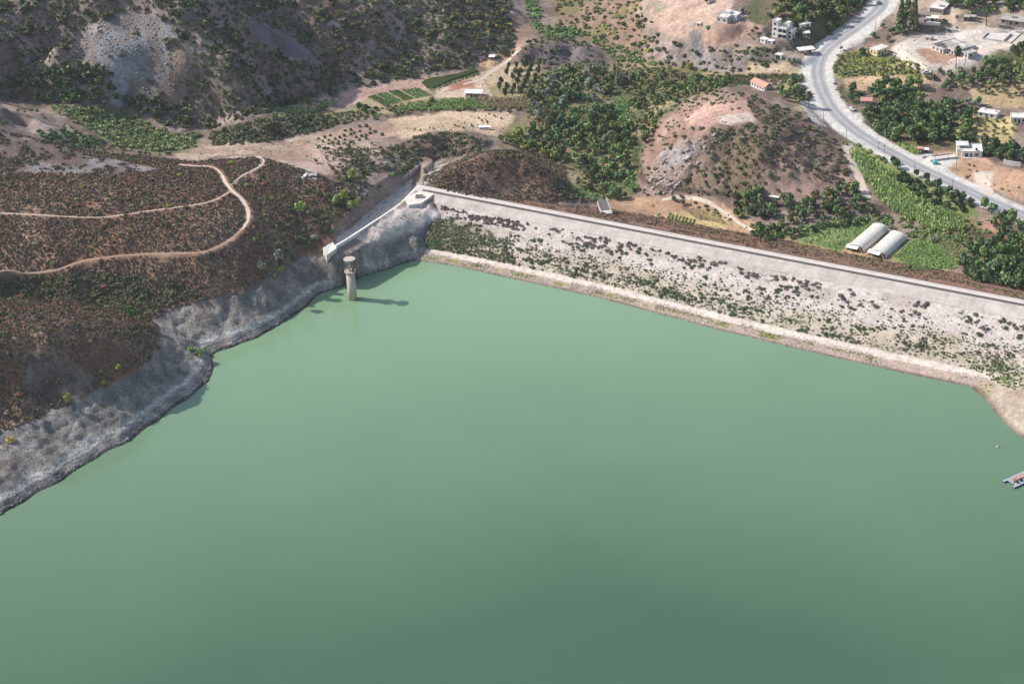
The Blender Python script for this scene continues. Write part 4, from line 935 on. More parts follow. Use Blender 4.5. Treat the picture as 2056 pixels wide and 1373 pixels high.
for i, p in enumerate(gi):
    s_, q_ = dam_sq(p[0], p[1]); t_ = (q_ - 2.7) / (dam_w(s_) - 2.7); mk, cn = ('dark', 'dark green') if rng.random() < .35 else ('scrub', 'dull green')
    zn = 'high on the pale rock face just under the concrete band' if t_ < .42 else 'low on the dam face above the white rock strip' if t_ > .6 else 'half-way down the pale rock face of the dam'
    shrub('bush', p, mk, f'{cn} bush {zn}', 'bush', f'{cn} bushes {zn}', i % 4, rng, (.7, 1.0))
for i, p in enumerate(di):
    s_, q_ = dam_sq(p[0], p[1]); zn = 'at the far left end of the dam face' if s_ < 60 else 'below the concrete band in the middle of the dam' if s_ < 190 else 'below the concrete band towards the right of the dam'
    shrub('dry_shrub', p, 'dry', f'leafless dark brown shrub {zn}', 'dry shrub', f'dark dry shrubs {zn}', i % 4, rng, (.6, .95))
a, _, _ = face_pts(2600, (.44, .80), (6, 328), (.3, .62), 231, .40, (6, 3)); merged('dam_shrubs', a[::2], BUSH, FM['heath'], 'small muted brown shrubs spread over the lower dam face', 29, (.6, .9)); merged('dam_shrubs', a[1::2], BUSH, FM['scrub'], 'small muted green shrubs spread over the lower dam face', 30, (.6, .9))
a, _, _ = face_pts(420, (.20, .44), (6, 328), (.3, .55), 232, .40, (6, 3)); merged('dam_shrubs', a, BUSH, FM['dry'], 'tiny dry shrubs spread over the upper dam face', 28, (.6, .9))
merged('dam_shrubs', gr, BUSH, FM['scrub'], 'other small green shrubs on the dam face', 31, (.6, .9))
merged('dam_shrubs', dr, BUSH, FM['dry'], 'other small leafless shrubs on the dam face', 32, (.6, .9))
a, _, _ = face_pts(3600, (.48, .80), (10, 328), (.22, .5), 211, .50); merged('dam_weeds', a, TUFT, FM['olive'], 'low weeds growing between the dam rocks', 33)
a, _, _ = face_pts(2500, (.90, .96), (10, 240), (.18, .36), 212, .52); merged('dam_weeds', a, TUFT, FM['yellow'], 'thin yellowish weeds along the foot of the dam', 34)
a, _, _ = face_pts(3000, (.34, .80), (4, 56), (.25, .55), 213, .44); merged('dam_weeds', a, TUFT, FM['olive'], 'thick weeds at the left end of the dam face', 35)
a, _, _ = face_pts(500, (.66, .80), (4, 26), (.3, .6), 214, .3); merged('dam_weeds', a, TUFT, FM['bright'], 'bright green weeds by the rock abutment', 36)
s_ = RNG.uniform(-2, 328, 5200); q_ = -RNG.uniform(6, 60, 5200); k = fbm(s_ / 18, q_ / 5, 3, 77) > .42; s_, q_ = s_[k], q_[k]; p = dam_pt(s_, q_, dam_z(s_, q_)); k = fast_z(p[:, 0], p[:, 1]) < p[:, 2] + .3
merged('dry_brush', np.column_stack([p, RNG.uniform(.3, .8, len(p))])[k], TUFT, FM['brown'], 'rust brown brush on the back slope of the dam', 37)
# right bank weeds
merged('bank_weeds', scatter([(1935,716),(2000,730),(2056,735),(2056,790),(2010,775),(1985,760),(1945,738)], .5, (.4, .9), .40, 50), TUFT, FM['mid'], 'green weeds on the right bank', 38)
merged('bank_weeds', scatter([(1900,756),(1950,750),(2000,775),(1985,790),(1930,776)], .6, (.25, .5), .42, 51), TUFT, FM['olive'], 'low olive weeds beside the water on the right', 39)
merged('bank_weeds', scatter([(1960,690),(2056,690),(2120,740),(2120,860),(2040,800),(2000,745)], .25, (.25, .6), .46, 52), TUFT, FM['olive'], 'dry weeds at the right end of the dam', 40)
# left bank: sparse tufts on the pale abutment
merged('bank_weeds', scatter([(740,470),(800,430),(850,402),(885,425),(860,450),(800,465)], .16, (.2, .5), .3, 53), TUFT, FM['dry'], 'small dark tufts on the pale abutment', 41)

# ------------------------------------------------------------------ trees
GROVES = [
 ([(1850,25),(1990,30),(1995,62),(1930,66),(1880,72),(1840,60)], .014, (1.0, 2.0), ['olive','mid'], .30, 'among the village houses'),
 ([(1850,142),(1900,146),(1960,140),(1960,158),(1880,164),(1850,156)], .05, (1.0, 1.9), ['mid','olive'], .25, 'in the hedge in front of the gravel yard'),
 # outline, trees per m2, crown radius, colour, clump, words for the place
 ([(1110,190),(1190,200),(1250,230),(1275,260),(1282,330),(1285,385),(1240,402),(1190,392),(1150,345),(1098,305),(1088,270),(1105,230)], 0.050, (1.3, 2.8), ['mid','dark','bright','olive','mid'], .30, 'in the dense grove between the two brown hills'),
 ([(1060,190),(1130,150),(1230,140),(1260,175),(1190,205),(1110,240),(1085,262),(1070,240)], 0.040, (1.5, 2.7), ['olive','mid','grey'], .32, 'in the mixed thicket above the dense grove'),
 ([(1250,150),(1420,150),(1470,165),(1440,182),(1375,200),(1330,240),(1292,292),(1272,300),(1262,230)], 0.046, (1.2, 2.3), ['olive','mid','olive'], .36, 'on the bushy valley side left of the bare-topped hill'),
 ([(1725,235),(1790,218),(1900,214),(1935,226),(1950,262),(1945,292),(1900,284),(1840,294),(1780,286),(1740,268)], 0.050, (1.9, 3.1), ['dark','dark','mid'], .12, 'in the dark grove right of the road'),
 ([(1702,188),(1725,178),(1735,190),(1730,205),(1702,206)], 0.062, (1.6, 2.4), ['dark'], 0, 'in the small clump beside the roadside hut'),
 ([(1745,178),(1790,172),(1850,168),(1852,208),(1800,214),(1750,200)], 0.053, (2.1, 3.2), ['dark','mid'], .1, 'in the tall dark clump below the tan field'),
 ([(1782,322),(1830,344),(1900,378),(1950,408),(1948,430),(1880,420),(1826,392),(1792,356)], 0.070, (1.6, 2.3), ['dark'], .05, 'in the dark citrus rows along the road'),
 ([(1950,498),(1990,478),(2080,478),(2080,590),(1985,570),(1935,550),(1925,530)], 0.056, (1.6, 2.9), ['mid','dark'], .25, 'at the right edge behind the dam'),
 ([(1968,412),(2040,432),(2080,455),(2080,482),(2000,468)], 0.070, (1.8, 2.8), ['dark','mid'], .1, 'between the road and the tan clearing at the right edge'),
 ([(1462,385),(1530,378),(1545,412),(1620,398),(1725,378),(1758,425),(1720,440),(1620,452),(1545,464),(1480,440)], 0.053, (1.3, 2.7), ['mid','dark','olive'], .24, 'at the foot of the bare-topped hill'),
 ([(1500,455),(1610,462),(1735,440),(1745,450),(1640,462),(1600,478),(1545,488),(1510,475)], 0.093, (1.1, 1.9), ['mid','dark'], .2, 'in the hedge left of the plastic tunnels'),
 ([(1530,25),(1600,0),(1740,-30),(1748,-5),(1700,50),(1650,72),(1600,62),(1545,40)], 0.053, (1.6, 2.9), ['mid','dark','olive'], .2, 'on the green slope left of the road bend'),
 ([(1860,-10),(1960,-20),(2080,-20),(2080,28),(1990,30),(1930,22),(1880,8)], 0.053, (1.7, 2.9), ['dark','mid'], .2, 'behind the village in the far right corner'),
 ([(1960,150),(1990,112),(2080,92),(2080,168),(2010,172),(1900,184),(1880,178)], 0.053, (1.5, 2.6), ['mid','olive','mid'], .2, 'in the green belt below the village'),
 ([(1958,285),(2000,290),(2060,305),(2080,335),(2010,325),(1975,318)], 0.062, (1.8, 2.8), ['dark'], .1, 'in the dark grove behind the white roadside house'),
 ([(1860,212),(1960,205),(2000,222),(1985,240),(1935,235),(1900,222)], 0.034, (1.5, 2.4), ['grey','mid'], .2, 'among the low white farm buildings'),
 ([(1580,160),(1620,158),(1632,200),(1600,210),(1560,195)], 0.046, (1.6, 2.6), ['olive','mid'], .1, 'between the red-roofed house and the road'),
 ([(1080,262),(1112,300),(1140,350),(1112,330),(1060,305),(1015,300),(1000,285),(1060,262)], 0.046, (1.4, 2.4), ['olive','yellow','mid'], .3, 'on the bushy verge behind the brown hill'),
 ([(1940,520),(1925,548),(1960,566),(2030,580),(2080,590),(2080,560),(2000,540)], 0.062, (1.5, 2.2), ['dark'], .2, 'on the sandy strip at the foot of the dam'),
 ([(1640,20),(1700,60),(1745,10),(1752,-5),(1735,-5)], 0.031, (1.0, 1.8), ['olive'], .3, 'on the brown cutting beside the road'),
]
def clearing(x, y, z, u, v): return ~(inpoly(u, v, [(1136,206),(1186,208),(1186,236),(1134,240)]) | inpoly(u, v, [(1230,190),(1268,198),(1268,246),(1226,242)]) | inpoly(u, v, [(1105,345),(1180,350),(1180,388),(1120,384)]) | inpoly(u, v, [(1270,255),(1282,255),(1288,392),(1274,392)]))
allp = []; zi = []
for i, (poly, dn, sz, cols, cl, ph) in enumerate(GROVES):
    p = scatter(poly, dn, sz, cl, 300 + i, pred=clearing); allp.append(p); zi.append(np.full(len(p), i))
allp = np.concatenate(allp); zi = np.concatenate(zi)
ok, kpx = visible(allp, 3.0); w = np.where(ok, kpx * allp[:, 3], -1); order = np.argsort(-w); NIND = 205
# a share for every grove, the largest first
pick = []; cnt = {}
for j in order:
    if w[j] <= 0: break
    z = zi[j]; quota = max(6, int(NIND * (zi == z).sum() / len(zi) * 1.15))
    if cnt.get(z, 0) < quota and len(pick) < NIND: pick.append(j); cnt[z] = cnt.get(z, 0) + 1
CN = {'bright': 'bright green', 'mid': 'mid green', 'dark': 'dark green', 'olive': 'olive green', 'grey': 'grey green', 'yellow': 'yellow green'}
for j in pick:
    p = allp[j]; poly, dn, sz, cols, cl, ph = GROVES[zi[j]]; mk = cols[rng.randrange(len(cols))]
    tree('tree', p, mk, f'{CN[mk]} leafy tree {ph}', f'{CN[mk]} trees {ph}', k=rng.randrange(5), tall=rng.uniform(.95, 1.3))
msk = np.ones(len(allp), bool); msk[pick] = False
for i, (poly, dn, sz, cols, cl, ph) in enumerate(GROVES):
    q = allp[msk & (zi == i)]
    for c_, mk in enumerate(dict.fromkeys(cols)):
        sub = q[np.arange(len(q)) % len(dict.fromkeys(cols)) == c_]
        if len(sub): merged('woodland', sub, CROWN, FM[mk], f'{CN[mk]} crowns filling the gaps {ph}', 60 + i, (.95, 1.25), .25)
# under-storey and thickets
UND = [
 ([(1050,165),(1110,140),(1290,120),(1480,150),(1530,165),(1440,182),(1370,205),(1330,240),(1296,292),(1287,392),(1225,408),(1140,392),(1110,320),(1085,280),(1060,260)], .08, (.5, 1.3), .42, 'mid', BUSH, 'leafy undergrowth of the centre valley'),
 ([(1050,165),(1110,140),(1290,120),(1480,150),(1530,165),(1440,182),(1370,205),(1330,240),(1296,292),(1225,300),(1110,300),(1060,260)], .05, (.5, 1.3), .46, 'olive', BUSH, 'olive undergrowth in the upper centre valley'),
 ([(1680,112),(1730,104),(1780,110),(1852,130),(1842,152),(1690,156),(1672,140)], .20, (.8, 1.5), .12, 'olive', BUSH, 'yellowing bushes on the terrace below the yellow house'),
 ([(1690,114),(1740,106),(1850,132),(1836,148),(1700,146)], .14, (.8, 1.4), .36, 'yellow', BUSH, 'bright yellow green bushes on the terrace below the yellow house'),
 ([(1040,-40),(1072,-40),(1092,60),(1140,52),(1180,72),(1150,78),(1090,76),(1060,40)], .10, (1.0, 2.0), .2, 'bright', BUSH, 'fresh green bamboo belt in the far valley'),
 ([(1180,72),(1230,84),(1320,118),(1330,150),(1260,140),(1210,105)], .10, (1.0, 2.0), .25, 'mid', BUSH, 'fresh green thicket on the valley side'),
 ([(1240,20),(1290,10),(1300,70),(1330,110),(1270,100),(1210,60)], .06, (1.0, 1.9), .4, 'yellow', BUSH, 'yellow green bushes at the edge of the pale field'),
 ([(960,30),(1010,20),(1025,60),(985,75),(940,50)], .06, (.9, 1.9), .3, 'gold', BUSH, 'golden bushes on the far hill shoulder'),
 ([(1150,125),(1215,122),(1220,142),(1110,152),(1100,142)], .5, (.5, .9), .0, 'bright', TUFT, 'bright green crop below the dark cliff'),
 ([(545,226),(640,200),(668,208),(640,226),(600,232),(550,240)], .18, (.7, 1.4), .1, 'bright', BUSH, 'bright green cane patch in the side valley'),
 ([(1600,458),(1720,438),(1752,450),(1692,503),(1612,488)], .5, (.35, .8), .30, 'bright', TUFT, 'ragged green crop left of the plastic tunnels'),
 ([(1795,515),(1832,484),(1902,470),(1942,508),(1922,540),(1842,545)], .9, (.25, .6), .18, 'bright', TUFT, 'bright green meadow right of the plastic tunnels'),
 ([(1795,515),(1832,484),(1902,470),(1942,508),(1922,540),(1842,545)], .06, (.4, 1.0), .40, 'mid', BUSH, 'scattered bushes in the bright green meadow'),
 ([(1640,452),(1760,425),(1850,450),(1940,470),(1930,490),(1830,478),(1790,462),(1745,452)], .13, (.9, 2.0), .22, 'mid', BUSH, 'leafy thicket between the canes and the plastic tunnels'),
 ([(1795,515),(1832,484),(1902,470),(1942,508),(1922,540),(1842,545)], .7, (.25, .6), .30, 'thicket', TUFT, 'paler weeds mixed into the bright green meadow'),
 ([(1820,470),(1960,440),(1990,470),(1945,500),(1890,474)], .10, (.7, 1.6), .32, 'mid', BUSH, 'bushes above the bright green meadow'),
 ([(1230,425),(1500,470),(1700,512),(1900,555),(2080,596),(2080,608),(1900,566),(1690,520),(1500,480)], .10, (.3, .9), .42, 'olive', BUSH, 'low bushes along the toe of the dam'),
 ([(1340,410),(1400,405),(1440,420),(1480,448),(1450,440),(1400,420)], .12, (.6, 1.2), .3, 'olive', BUSH, 'bushes between the farm track and the terraces'),
 ([(1100,372),(1180,380),(1225,408),(1190,402),(1120,396)], .2, (.6, 1.3), .2, 'bright', BUSH, 'bright green bushes behind the dam'),
 ([(1690,285),(1740,290),(1790,325),(1760,330),(1720,310)], .1, (.9, 1.7), .3, 'mid', BUSH, 'bushes on the near side of the road'),
 ([(1860,300),(1945,330),(2060,370),(2080,400),(1990,380),(1880,335)], .05, (.4, 1.1), .42, 'olive', BUSH, 'dry bushes in the reddish yard by the road'),
 ([(1830,30),(1880,38),(1930,60),(1880,72),(1830,60)], .09, (.7, 1.6), .3, 'scrub', BUSH, 'scrub on the mound in the village'),
 ([(1680,160),(1700,190),(1700,225),(1670,190),(1664,165)], .08, (.6, 1.2), .3, 'olive', BUSH, 'bushes along the outside of the road bend'),
 ([(1560,125),(1625,122),(1612,150),(1560,150)], .06, (.4, 1.0), .4, 'olive', BUSH, 'dry bushes on the terraces below the ruin'),
 ([(1480,85),(1560,100),(1620,118),(1540,135),(1470,118)], .08, (.8, 1.9), .25, 'scrub', BUSH, 'dark scrub in the hollow below the white tower house'),
 ([(1500,55),(1550,62),(1545,85),(1500,80)], .09, (.8, 1.8), .2, 'scrub', BUSH, 'dark scrub left of the white tower house'),
 ([(1590,60),(1660,70),(1640,92),(1590,95)], .08, (.9, 2.0), .25, 'scrub', BUSH, 'dark scrub around the far pale roofs'),
]
for i, (poly, dn, sz, cl, mk, V, lab) in enumerate(UND): merged('thicket' if V is BUSH else 'crop_cover', scatter(poly, dn, sz, cl, 400 + i), V, FM[mk], lab, 120 + i, (.8, 1.15))
REEDS = [([(1708,305),(1738,318),(1780,345),(1830,385),(1925,435),(1940,462),(1880,462),(1812,432),(1768,402),(1735,352)], .9, (1.2, 2.2), .24, 'reed', 'tall bright green canes between the lane and the road'),
         ([(1070,215),(1110,200),(1105,260),(1085,262)], .5, (1.0, 1.6), .3, 'straw', 'straw coloured canes at the edge of the valley grove'),
         ([(1180,155),(1300,145),(1380,148),(1380,162),(1260,172),(1190,172)], .4, (.9, 1.5), .42, 'straw', 'straw coloured canes above the valley grove'),
         ([(1740,284),(1800,302),(1850,310),(1850,300),(1800,288)], .6, (1.0, 1.6), .2, 'reed', 'fresh canes on the far side of the road'),
         ([(1400,150),(1530,150),(1620,152),(1615,168),(1520,172),(1420,168)], .35, (.8, 1.4), .40, 'olive', 'olive canes behind the red-roofed house'),
         ([(1980,520),(2040,505),(2050,530),(1990,540)], .6, (1.1, 1.8), .3, 'reed', 'pale canes at the right edge')]
for i, (poly, dn, sz, cl, mk, lab) in enumerate(REEDS): merged('reed_bed', scatter(poly, dn * .5, (sz[0] * .6, sz[1] * .6), cl, 520 + i), BUSH, FM[mk], lab + ', denser leafy clumps', 190 + i, (1.3, 2.0)); merged('reed_bed', scatter(poly, dn * .6, sz, cl, 500 + i), REED, FM[mk], lab, 170 + i, (.9, 1.4))
merged('hillside_wood', scatter([(560,400),(610,385),(655,362),(735,342),(790,338),(720,400),(690,440),(660,470),(600,510),(545,545)], .05, (.9, 2.0), .30, 60, pred=lambda x, y, z, u, v: z > 13.5), BUSH, FM['scrub'], 'dark bushes on the steep bank above the spillway', 55, (.9, 1.3))
merged('hillside_wood', scatter([(676,470),(690,440),(720,405),(760,370),(800,342),(845,320),(830,335),(790,362),(752,388),(722,415),(702,440),(684,462)], .30, (.6, 1.5), .25, 63, avoid=False), BUSH, FM['scrub'], 'dark bushes hanging over the far wall of the spillway', 58, (.9, 1.3))
merged('hillside_wood', scatter([(-100,565),(60,552),(200,546),(330,564),(410,584),(340,612),(300,638),(200,610),(100,597),(-100,588)], .17, (.8, 1.8), .30, 61), BUSH, FM['scrub'], 'dark bushes in the gully behind the promontory', 56, (.8, 1.1))
merged('hillside_wood', scatter([(-60,600),(40,640),(60,720),(40,800),(-60,860)], .07, (.8, 1.8), .3, 62), BUSH, FM['scrub'], 'dark bushes on the shaded left edge of the promontory', 57, (.8, 1.1))

# --- single trees one can point to
def sp(name, u, v, r, mk, label, kind='crown', k=0, tall=1.1, group=None, cat='tree', lift=0, bark=None):
    p = march(u, v)[0]; return tree(name, (p[0], p[1], p[2], r), mk, label, group, kind, k, tall, lift, bark, cat)
def sb(name, u, v, r, mk, label, k=0, cat='bush', group=None, zs=(.9, 1.2)):
    p = march(u, v)[0]; return shrub(name, (p[0], p[1], p[2], r), mk, label, cat, group, k, rng, zs)
sp('pine_tree', 604, 447, 3.0, 'yellow', 'tall pine with bare trunk and yellow green top on the bank above the spillway', k=0, tall=.9, lift=4.5, bark=MBARKP)
for i, (u, v, r, l, mk) in enumerate([(676,402,2.0,'left one','bright'),(690,396,2.4,'tallest one','yellow'),(703,412,2.0,'lowest one','bright'),(714,404,1.5,'right one','yellow')]):
    sp('bush_tree', u, v + 12, r, mk, f'bright green bushy tree, {l} of the four on the bank over the concrete channel', k=i, tall=1.3)
sp('tree', 706, 366, 2.6, 'yellow', 'yellow green tree standing alone on the rim above the dark bank', k=1, tall=1.2)
sb('bush', 788, 352, 1.5, 'bright', 'bright green round bush on the rim beside the channel head', 1)
sb('bush', 668, 468, 2.2, 'olive', 'round olive bush beside the lower end of the concrete channel', 2)
sp('tree', 632, 486, 1.9, 'grey', 'grey green round tree standing closest to the channel end block', k=2, tall=.9)
sp('tree', 603, 492, 2.1, 'olive', 'grey olive tree on the bank left of the channel end block', k=3, tall=1.0)
sp('tree', 560, 502, 1.8, 'olive', 'olive tree at the upper edge of the bare grey bank', k=0)
sp('tree', 560, 532, 2.4, 'grey', 'tall grey green tree leaning over the bare grey bank', k=1, tall=1.5)
sp('tree', 528, 560, 2.0, 'grey', 'pale grey green tree low down beside the bare grey bank', k=2, tall=1.5, lift=2.6)
sp('tree', 553, 562, 1.4, 'olive', 'small olive tree at the lip of the bare grey bank', k=4)
sp('tree', 268, 648, 2.6, 'mid', 'tall green tree in the gully mouth behind the promontory', k=2, tall=1.5)
sb('bush', 300, 662, 1.4, 'olive', 'olive bush on the crest of the promontory above the bare bank', 1)
for i, (u, v, r) in enumerate([(384,702,1.7),(397,708,2.0),(410,706,1.8),(402,716,1.5)]): sb('bush', u, v, r, 'bright', 'fresh green bush in the thicket on the shore point', i, group='fresh green thicket on the shore point')
sp('tree', 203, 752, 1.0, 'yellow', 'yellow green sapling, left of the pair at the brow of the bank', k=0, tall=1.2)
sp('tree', 238, 744, 1.5, 'yellow', 'yellow green sapling, right of the pair at the brow of the bank', k=1, tall=1.0)
sp('tree', 210, 776, 1.4, 'yellow', 'yellow green sapling just below the pair at the brow of the bank', k=2, tall=1.0)
sp('tree', 136, 812, 1.4, 'yellow', 'slim bright yellow green tree on the bare scree of the promontory', k=3, tall=1.8)
sp('tree', 30, 812, 1.4, 'olive', 'pale olive sapling by a bare trunk on the shaded promontory', k=3, tall=1.2, bark=MBARKP)
sp('tree', 16, 836, 1.2, 'grey', 'pale grey sapling low on the shaded promontory', k=1, tall=1.1)
sb('bush', 22, 886, 2.0, 'gold', 'golden yellow bush at the top of the bare bank', 0)
for i, (u, v) in enumerate([(88,772),(70,790),(300,718),(318,700),(600,468),(648,505)]): sb('bush', u, v, 1.2, 'scrub', 'dark bush clinging to the upper edge of the bare bank', i, group='dark bushes on the rim of the bare bank')
# trees by the road and in the village
sp('cypress_tree', 1808, 68, 4.3, 'dark', 'tall dark conifer, left of the pair between road and village', kind='cone', k=0, tall=1.1)
sp('pine_tree', 1834, 60, 4.0, 'scrub', 'tall olive conifer, right of the pair between road and village', kind='cone', k=1, tall=1.2)
sp('pine_tree', 1822, 40, 3.8, 'dark', 'dark conifer behind the pair between road and village', kind='cone', k=1, tall=1.0)
sp('pine_tree', 1980, 52, 3.2, 'dark', 'big umbrella pine with bare trunk beside the small dark hut', k=2, tall=.9, lift=4.8)
sp('pine_tree', 1919, 137, 2.3, 'scrub', 'tall thin pine with bare trunk in front of the large grey house', k=3, tall=1.6, lift=4.5)
for i, (u, v, r, l) in enumerate([(1753,76,1.9,'nearest the road'),(1773,57,1.5,'farthest up the road'),(1790,70,2.3,'beside the tall conifers')]):
    sp('tree', u, v, r, 'dark', f'round clipped dark tree, the one {l}', k=i, tall=.85)
sp('tree', 1782, 84, 1.8, 'olive', 'ragged olive tree behind the yellow house', k=4)
sp('tree', 1730, 112, 2.4, 'dark', 'dark spreading tree left of the yellow house', k=1, tall=.9)
sp('tree', 1745, 106, 2.0, 'grey', 'blue grey tree shading the left wall of the yellow house', k=0, tall=.9)
sp('tree', 1688, 102, 1.2, 'grey', 'small bare tree on the inside of the road bend', k=2)
for i, (u, v, r, l) in enumerate([(1606,206,1.9,'left'),(1624,216,2.2,'right')]): sp('tree', u, v, r, 'scrub', f'tall thin-crowned tree casting shadow on the road, the {l} one', k=i, tall=1.7, lift=1.0)
sp('tree', 1240, 170, 2.2, 'mid', 'tall dark poplar standing above the valley thicket', kind='cone', k=0, tall=1.0)
sp('tree', 1234, 150, 1.6, 'olive', 'slender olive poplar behind the tall poplar', kind='cone', k=1, tall=1.0)
sp('tree', 1133, 222, 2.6, 'grey', 'tall blue grey tree at the head of the dense grove', k=1, tall=1.7)
sp('tree', 1399, 112, 1.8, 'dark', 'dark round tree on the grey scree below the pale field', k=2, tall=.8)
sp('tree', 1384, 138, 2.2, 'yellow', 'yellow green tree at the foot of the grey scree', k=3, tall=.8)
sp('tree', 1398, 162, 1.9, 'dark', 'dark round tree on the canes behind the hill', k=1, tall=.9)
sp('tree', 1420, 8, 2.8, 'dark', 'dark tree at the top edge of the pale field', k=2, tall=.8)
sp('tree', 1490, 28, 2.4, 'grey', 'grey tree right behind the unfinished white house', k=0, tall=.8)
sp('tree', 1582, 70, 1.8, 'scrub', 'dark tree at the right corner of the white tower house', k=2, tall=1.0)
sp('tree', 1604, 78, 2.2, 'scrub', 'dark tree in front of the far pale roof', k=4, tall=1.0)
for i, (u, v) in enumerate([(1100,60),(1118,66),(1133,64),(1148,70),(1164,68)]): sp('tree', u, v, 2.0, 'bright' if i > 2 else 'mid', ['round green tree, leftmost of the row on the cliff top','round green tree, second from the left on the cliff top','round green tree, middle of the row on the cliff top','pale green tree, second from the right on the cliff top','pale green tree, rightmost of the row on the cliff top'][i], k=i, tall=.8)
for i, (u, v, r) in enumerate([(722,222,2.2),(735,228,2.4),(652,222,1.5),(672,212,2.0),(668,196,1.7),(868,208,1.8),(700,300,1.5)]):
    sp('tree', u, v, r, ['dark','dark','dark','grey','grey','dark','olive'][i], ['dark tree, left of the two by the vegetable beds','dark tree, right of the two by the vegetable beds','dark round tree standing in the bright cane patch','grey thin tree in front of the vegetable beds','grey bare-looking tree at the left end of the ploughed strip','dark round tree at the right end of the vegetable beds','small olive tree beside the dark sapling rows'][i], k=i, tall=1.0)
for i, (u, v, r) in enumerate([(1352,404,1.5),(1372,412,1.6),(1322,436,1.1),(1520,392,2.6),(1498,402,2.8),(1512,430,2.6)]):
    sp('tree', u, v, r, ['dark','olive','bright','mid','bright','dark'][i], ['dark round bush-like tree beside the curved farm track','olive bush-like tree inside the curve of the farm track','bright green bush at the left end of the crop rows','green tree at the back of the clump by the hill foot','bright green tree at the left of the clump by the hill foot','large dark tree at the front of the clump by the hill foot'][i], k=i, tall=.9)
sp('tree', 1872, 488, 1.6, 'grey', 'grey green lone tree at the top of the bright meadow', k=1, tall=.9)
sp('tree', 1826, 540, 1.1, 'dark', 'small dark tree at the lower edge of the bright meadow', k=2, tall=.8)
# --- orchards and saplings in rows, each its own tree
def rows(u0v0, u1v1, u2v2, na, nb_, r, mk, label, group, name='orchard_tree', jit=.12, kind='smallcrown', tall=1.1, miss=0.1, cat='tree', trunk=True):
    A, B, Cc = (march(*q)[0] for q in (u0v0, u1v1, u2v2)); k = 0
    for i in range(na):
        for j in range(nb_):
            if rng.random() < miss: continue
            q = A + (B - A) * (i / max(1, na - 1)) + (Cc - A) * (j / max(1, nb_ - 1)); x = q[0] + rng.gauss(0, jit) ; y = q[1] + rng.gauss(0, jit); z = float(fast_z(x, y))
            s = r * rng.uniform(.8, 1.2)
            if trunk: tree(name, (x, y, z, s), mk, label, group, kind, k, tall, 0, None, cat)
            else: shrub(name, (x, y, z, s), mk, label, cat, group, k, rng, (tall, tall * 1.2), True)
            k += 1
rows((640,280),(735,254),(668,293),10,4,1.0,'dark','small dark round sapling in the rows on the pale slope left of the sandy field','dark sapling rows',jit=.4,miss=.15,trunk=False,name='sapling',tall=1.5)
rows((812,266),(985,228),(905,262),8,4,.55,'olive','tiny sapling in a widely spaced row on the sandy field','saplings on the sandy field',jit=.6,miss=.15,trunk=False,name='sapling',tall=1.6)
rows((997,196),(1022,142),(1062,196),6,5,1.35,'dark','slender dark fruit tree in the orchard rows by the white shed','orchard by the white shed',tall=1.9,jit=.35)
rows((1954,292),(1962,242),(2028,300),6,5,1.15,'mid','small green fruit tree in the rows on pale ground at the far right','orchard on pale ground',tall=.9,jit=.35)
rows((1962,186),(1984,168),(2060,200),4,7,1.15,'olive','small olive fruit tree on the tan terraces at the far right','orchard on tan terraces',tall=.9,jit=.6,miss=.15)
rows((1470,222),(1440,210),(1505,215),2,5,.7,'scrub','small dark sapling along the back of the bare hill top','saplings on the bare hill top',jit=.5,miss=.1,trunk=False,name='sapling',tall=1.3)
rows((1110,352),(1175,350),(1125,382),5,3,1.0,'dark','small dark fruit tree on the pale patch behind the dam','fruit trees behind the dam',jit=.6,miss=.2)
rows((610,300),(770,292),(640,325),7,3,1.1,'grey','grey olive tree on the pinkish slope behind the tracks','olive trees on the pinkish slope',jit=2.0,miss=.3,name='olive_tree',tall=.9)
rows((268,310),(350,312),(272,300),6,2,1.2,'olive','dark low tree on the dry flat before the side valley','low trees on the dry flat',jit=1.5,miss=.35,tall=.8)
# --- crop beds
def rowcrop(name, quad, nrows, mk, label, r=.4, dens=1.5, parts=True, rnd=.25):
    """a planted bed: rows of low plants between surveyed corners (rows run from the first edge to the opposite one)"""
    a, b_, c_, d_ = (march(*q)[0] for q in quad); root = empty(name, (float(a[0]), float(a[1]), float(a[2]))); tag(root, label, 'crop bed')
    for i in range(nrows):
        t = (i + .5) / nrows; p0 = a + (b_ - a) * t; p1 = d_ + (c_ - d_) * t; L = np.linalg.norm(p1 - p0); n = max(3, int(L * dens)); s = (np.arange(n) + .5) / n
        q = p0 + (p1 - p0) * s[:, None] + RNG.normal(0, rnd * r, (n, 3)); q[:, 2] = fast_z(q[:, 0], q[:, 1])
        o = merged('plant_row', np.column_stack([q, RNG.uniform(.7, 1.2, n) * r]), TUFT, FM[mk], None, 900 + i, (.9, 1.2), kind=None)
        o.parent = root; o.matrix_parent_inverse = Matrix.Translation(root.location).inverted()
    return root
rowcrop('vegetable_bed', [(738,196),(752,191),(786,208),(772,214)], 5, 'mid', 'dull green vegetable bed, leftmost of the four beds', .5, 2.4)
rowcrop('vegetable_bed', [(756,190),(776,186),(808,204),(788,210)], 6, 'bright', 'green vegetable bed, second from the left of the four beds', .55, 2.4)
rowcrop('vegetable_bed', [(780,184),(800,181),(830,198),(812,203)], 6, 'mid', 'dark green vegetable bed, third from the left of the four beds', .55, 2.4)
rowcrop('vegetable_bed', [(806,180),(842,178),(868,192),(836,198)], 7, 'bright', 'broad green vegetable bed, rightmost of the four beds', .55, 2.4)
rowcrop('crop_rows', [(1342,428),(1398,442),(1390,452),(1336,440)], 8, 'mid', 'short dark green crop rows on the terrace behind the dam', .5, 2.4)
rowcrop('crop_rows', [(1360,412),(1440,428),(1462,452),(1402,440)], 12, 'straw', 'dry yellow stubble rows on the terrace behind the dam', .35, 3.0)
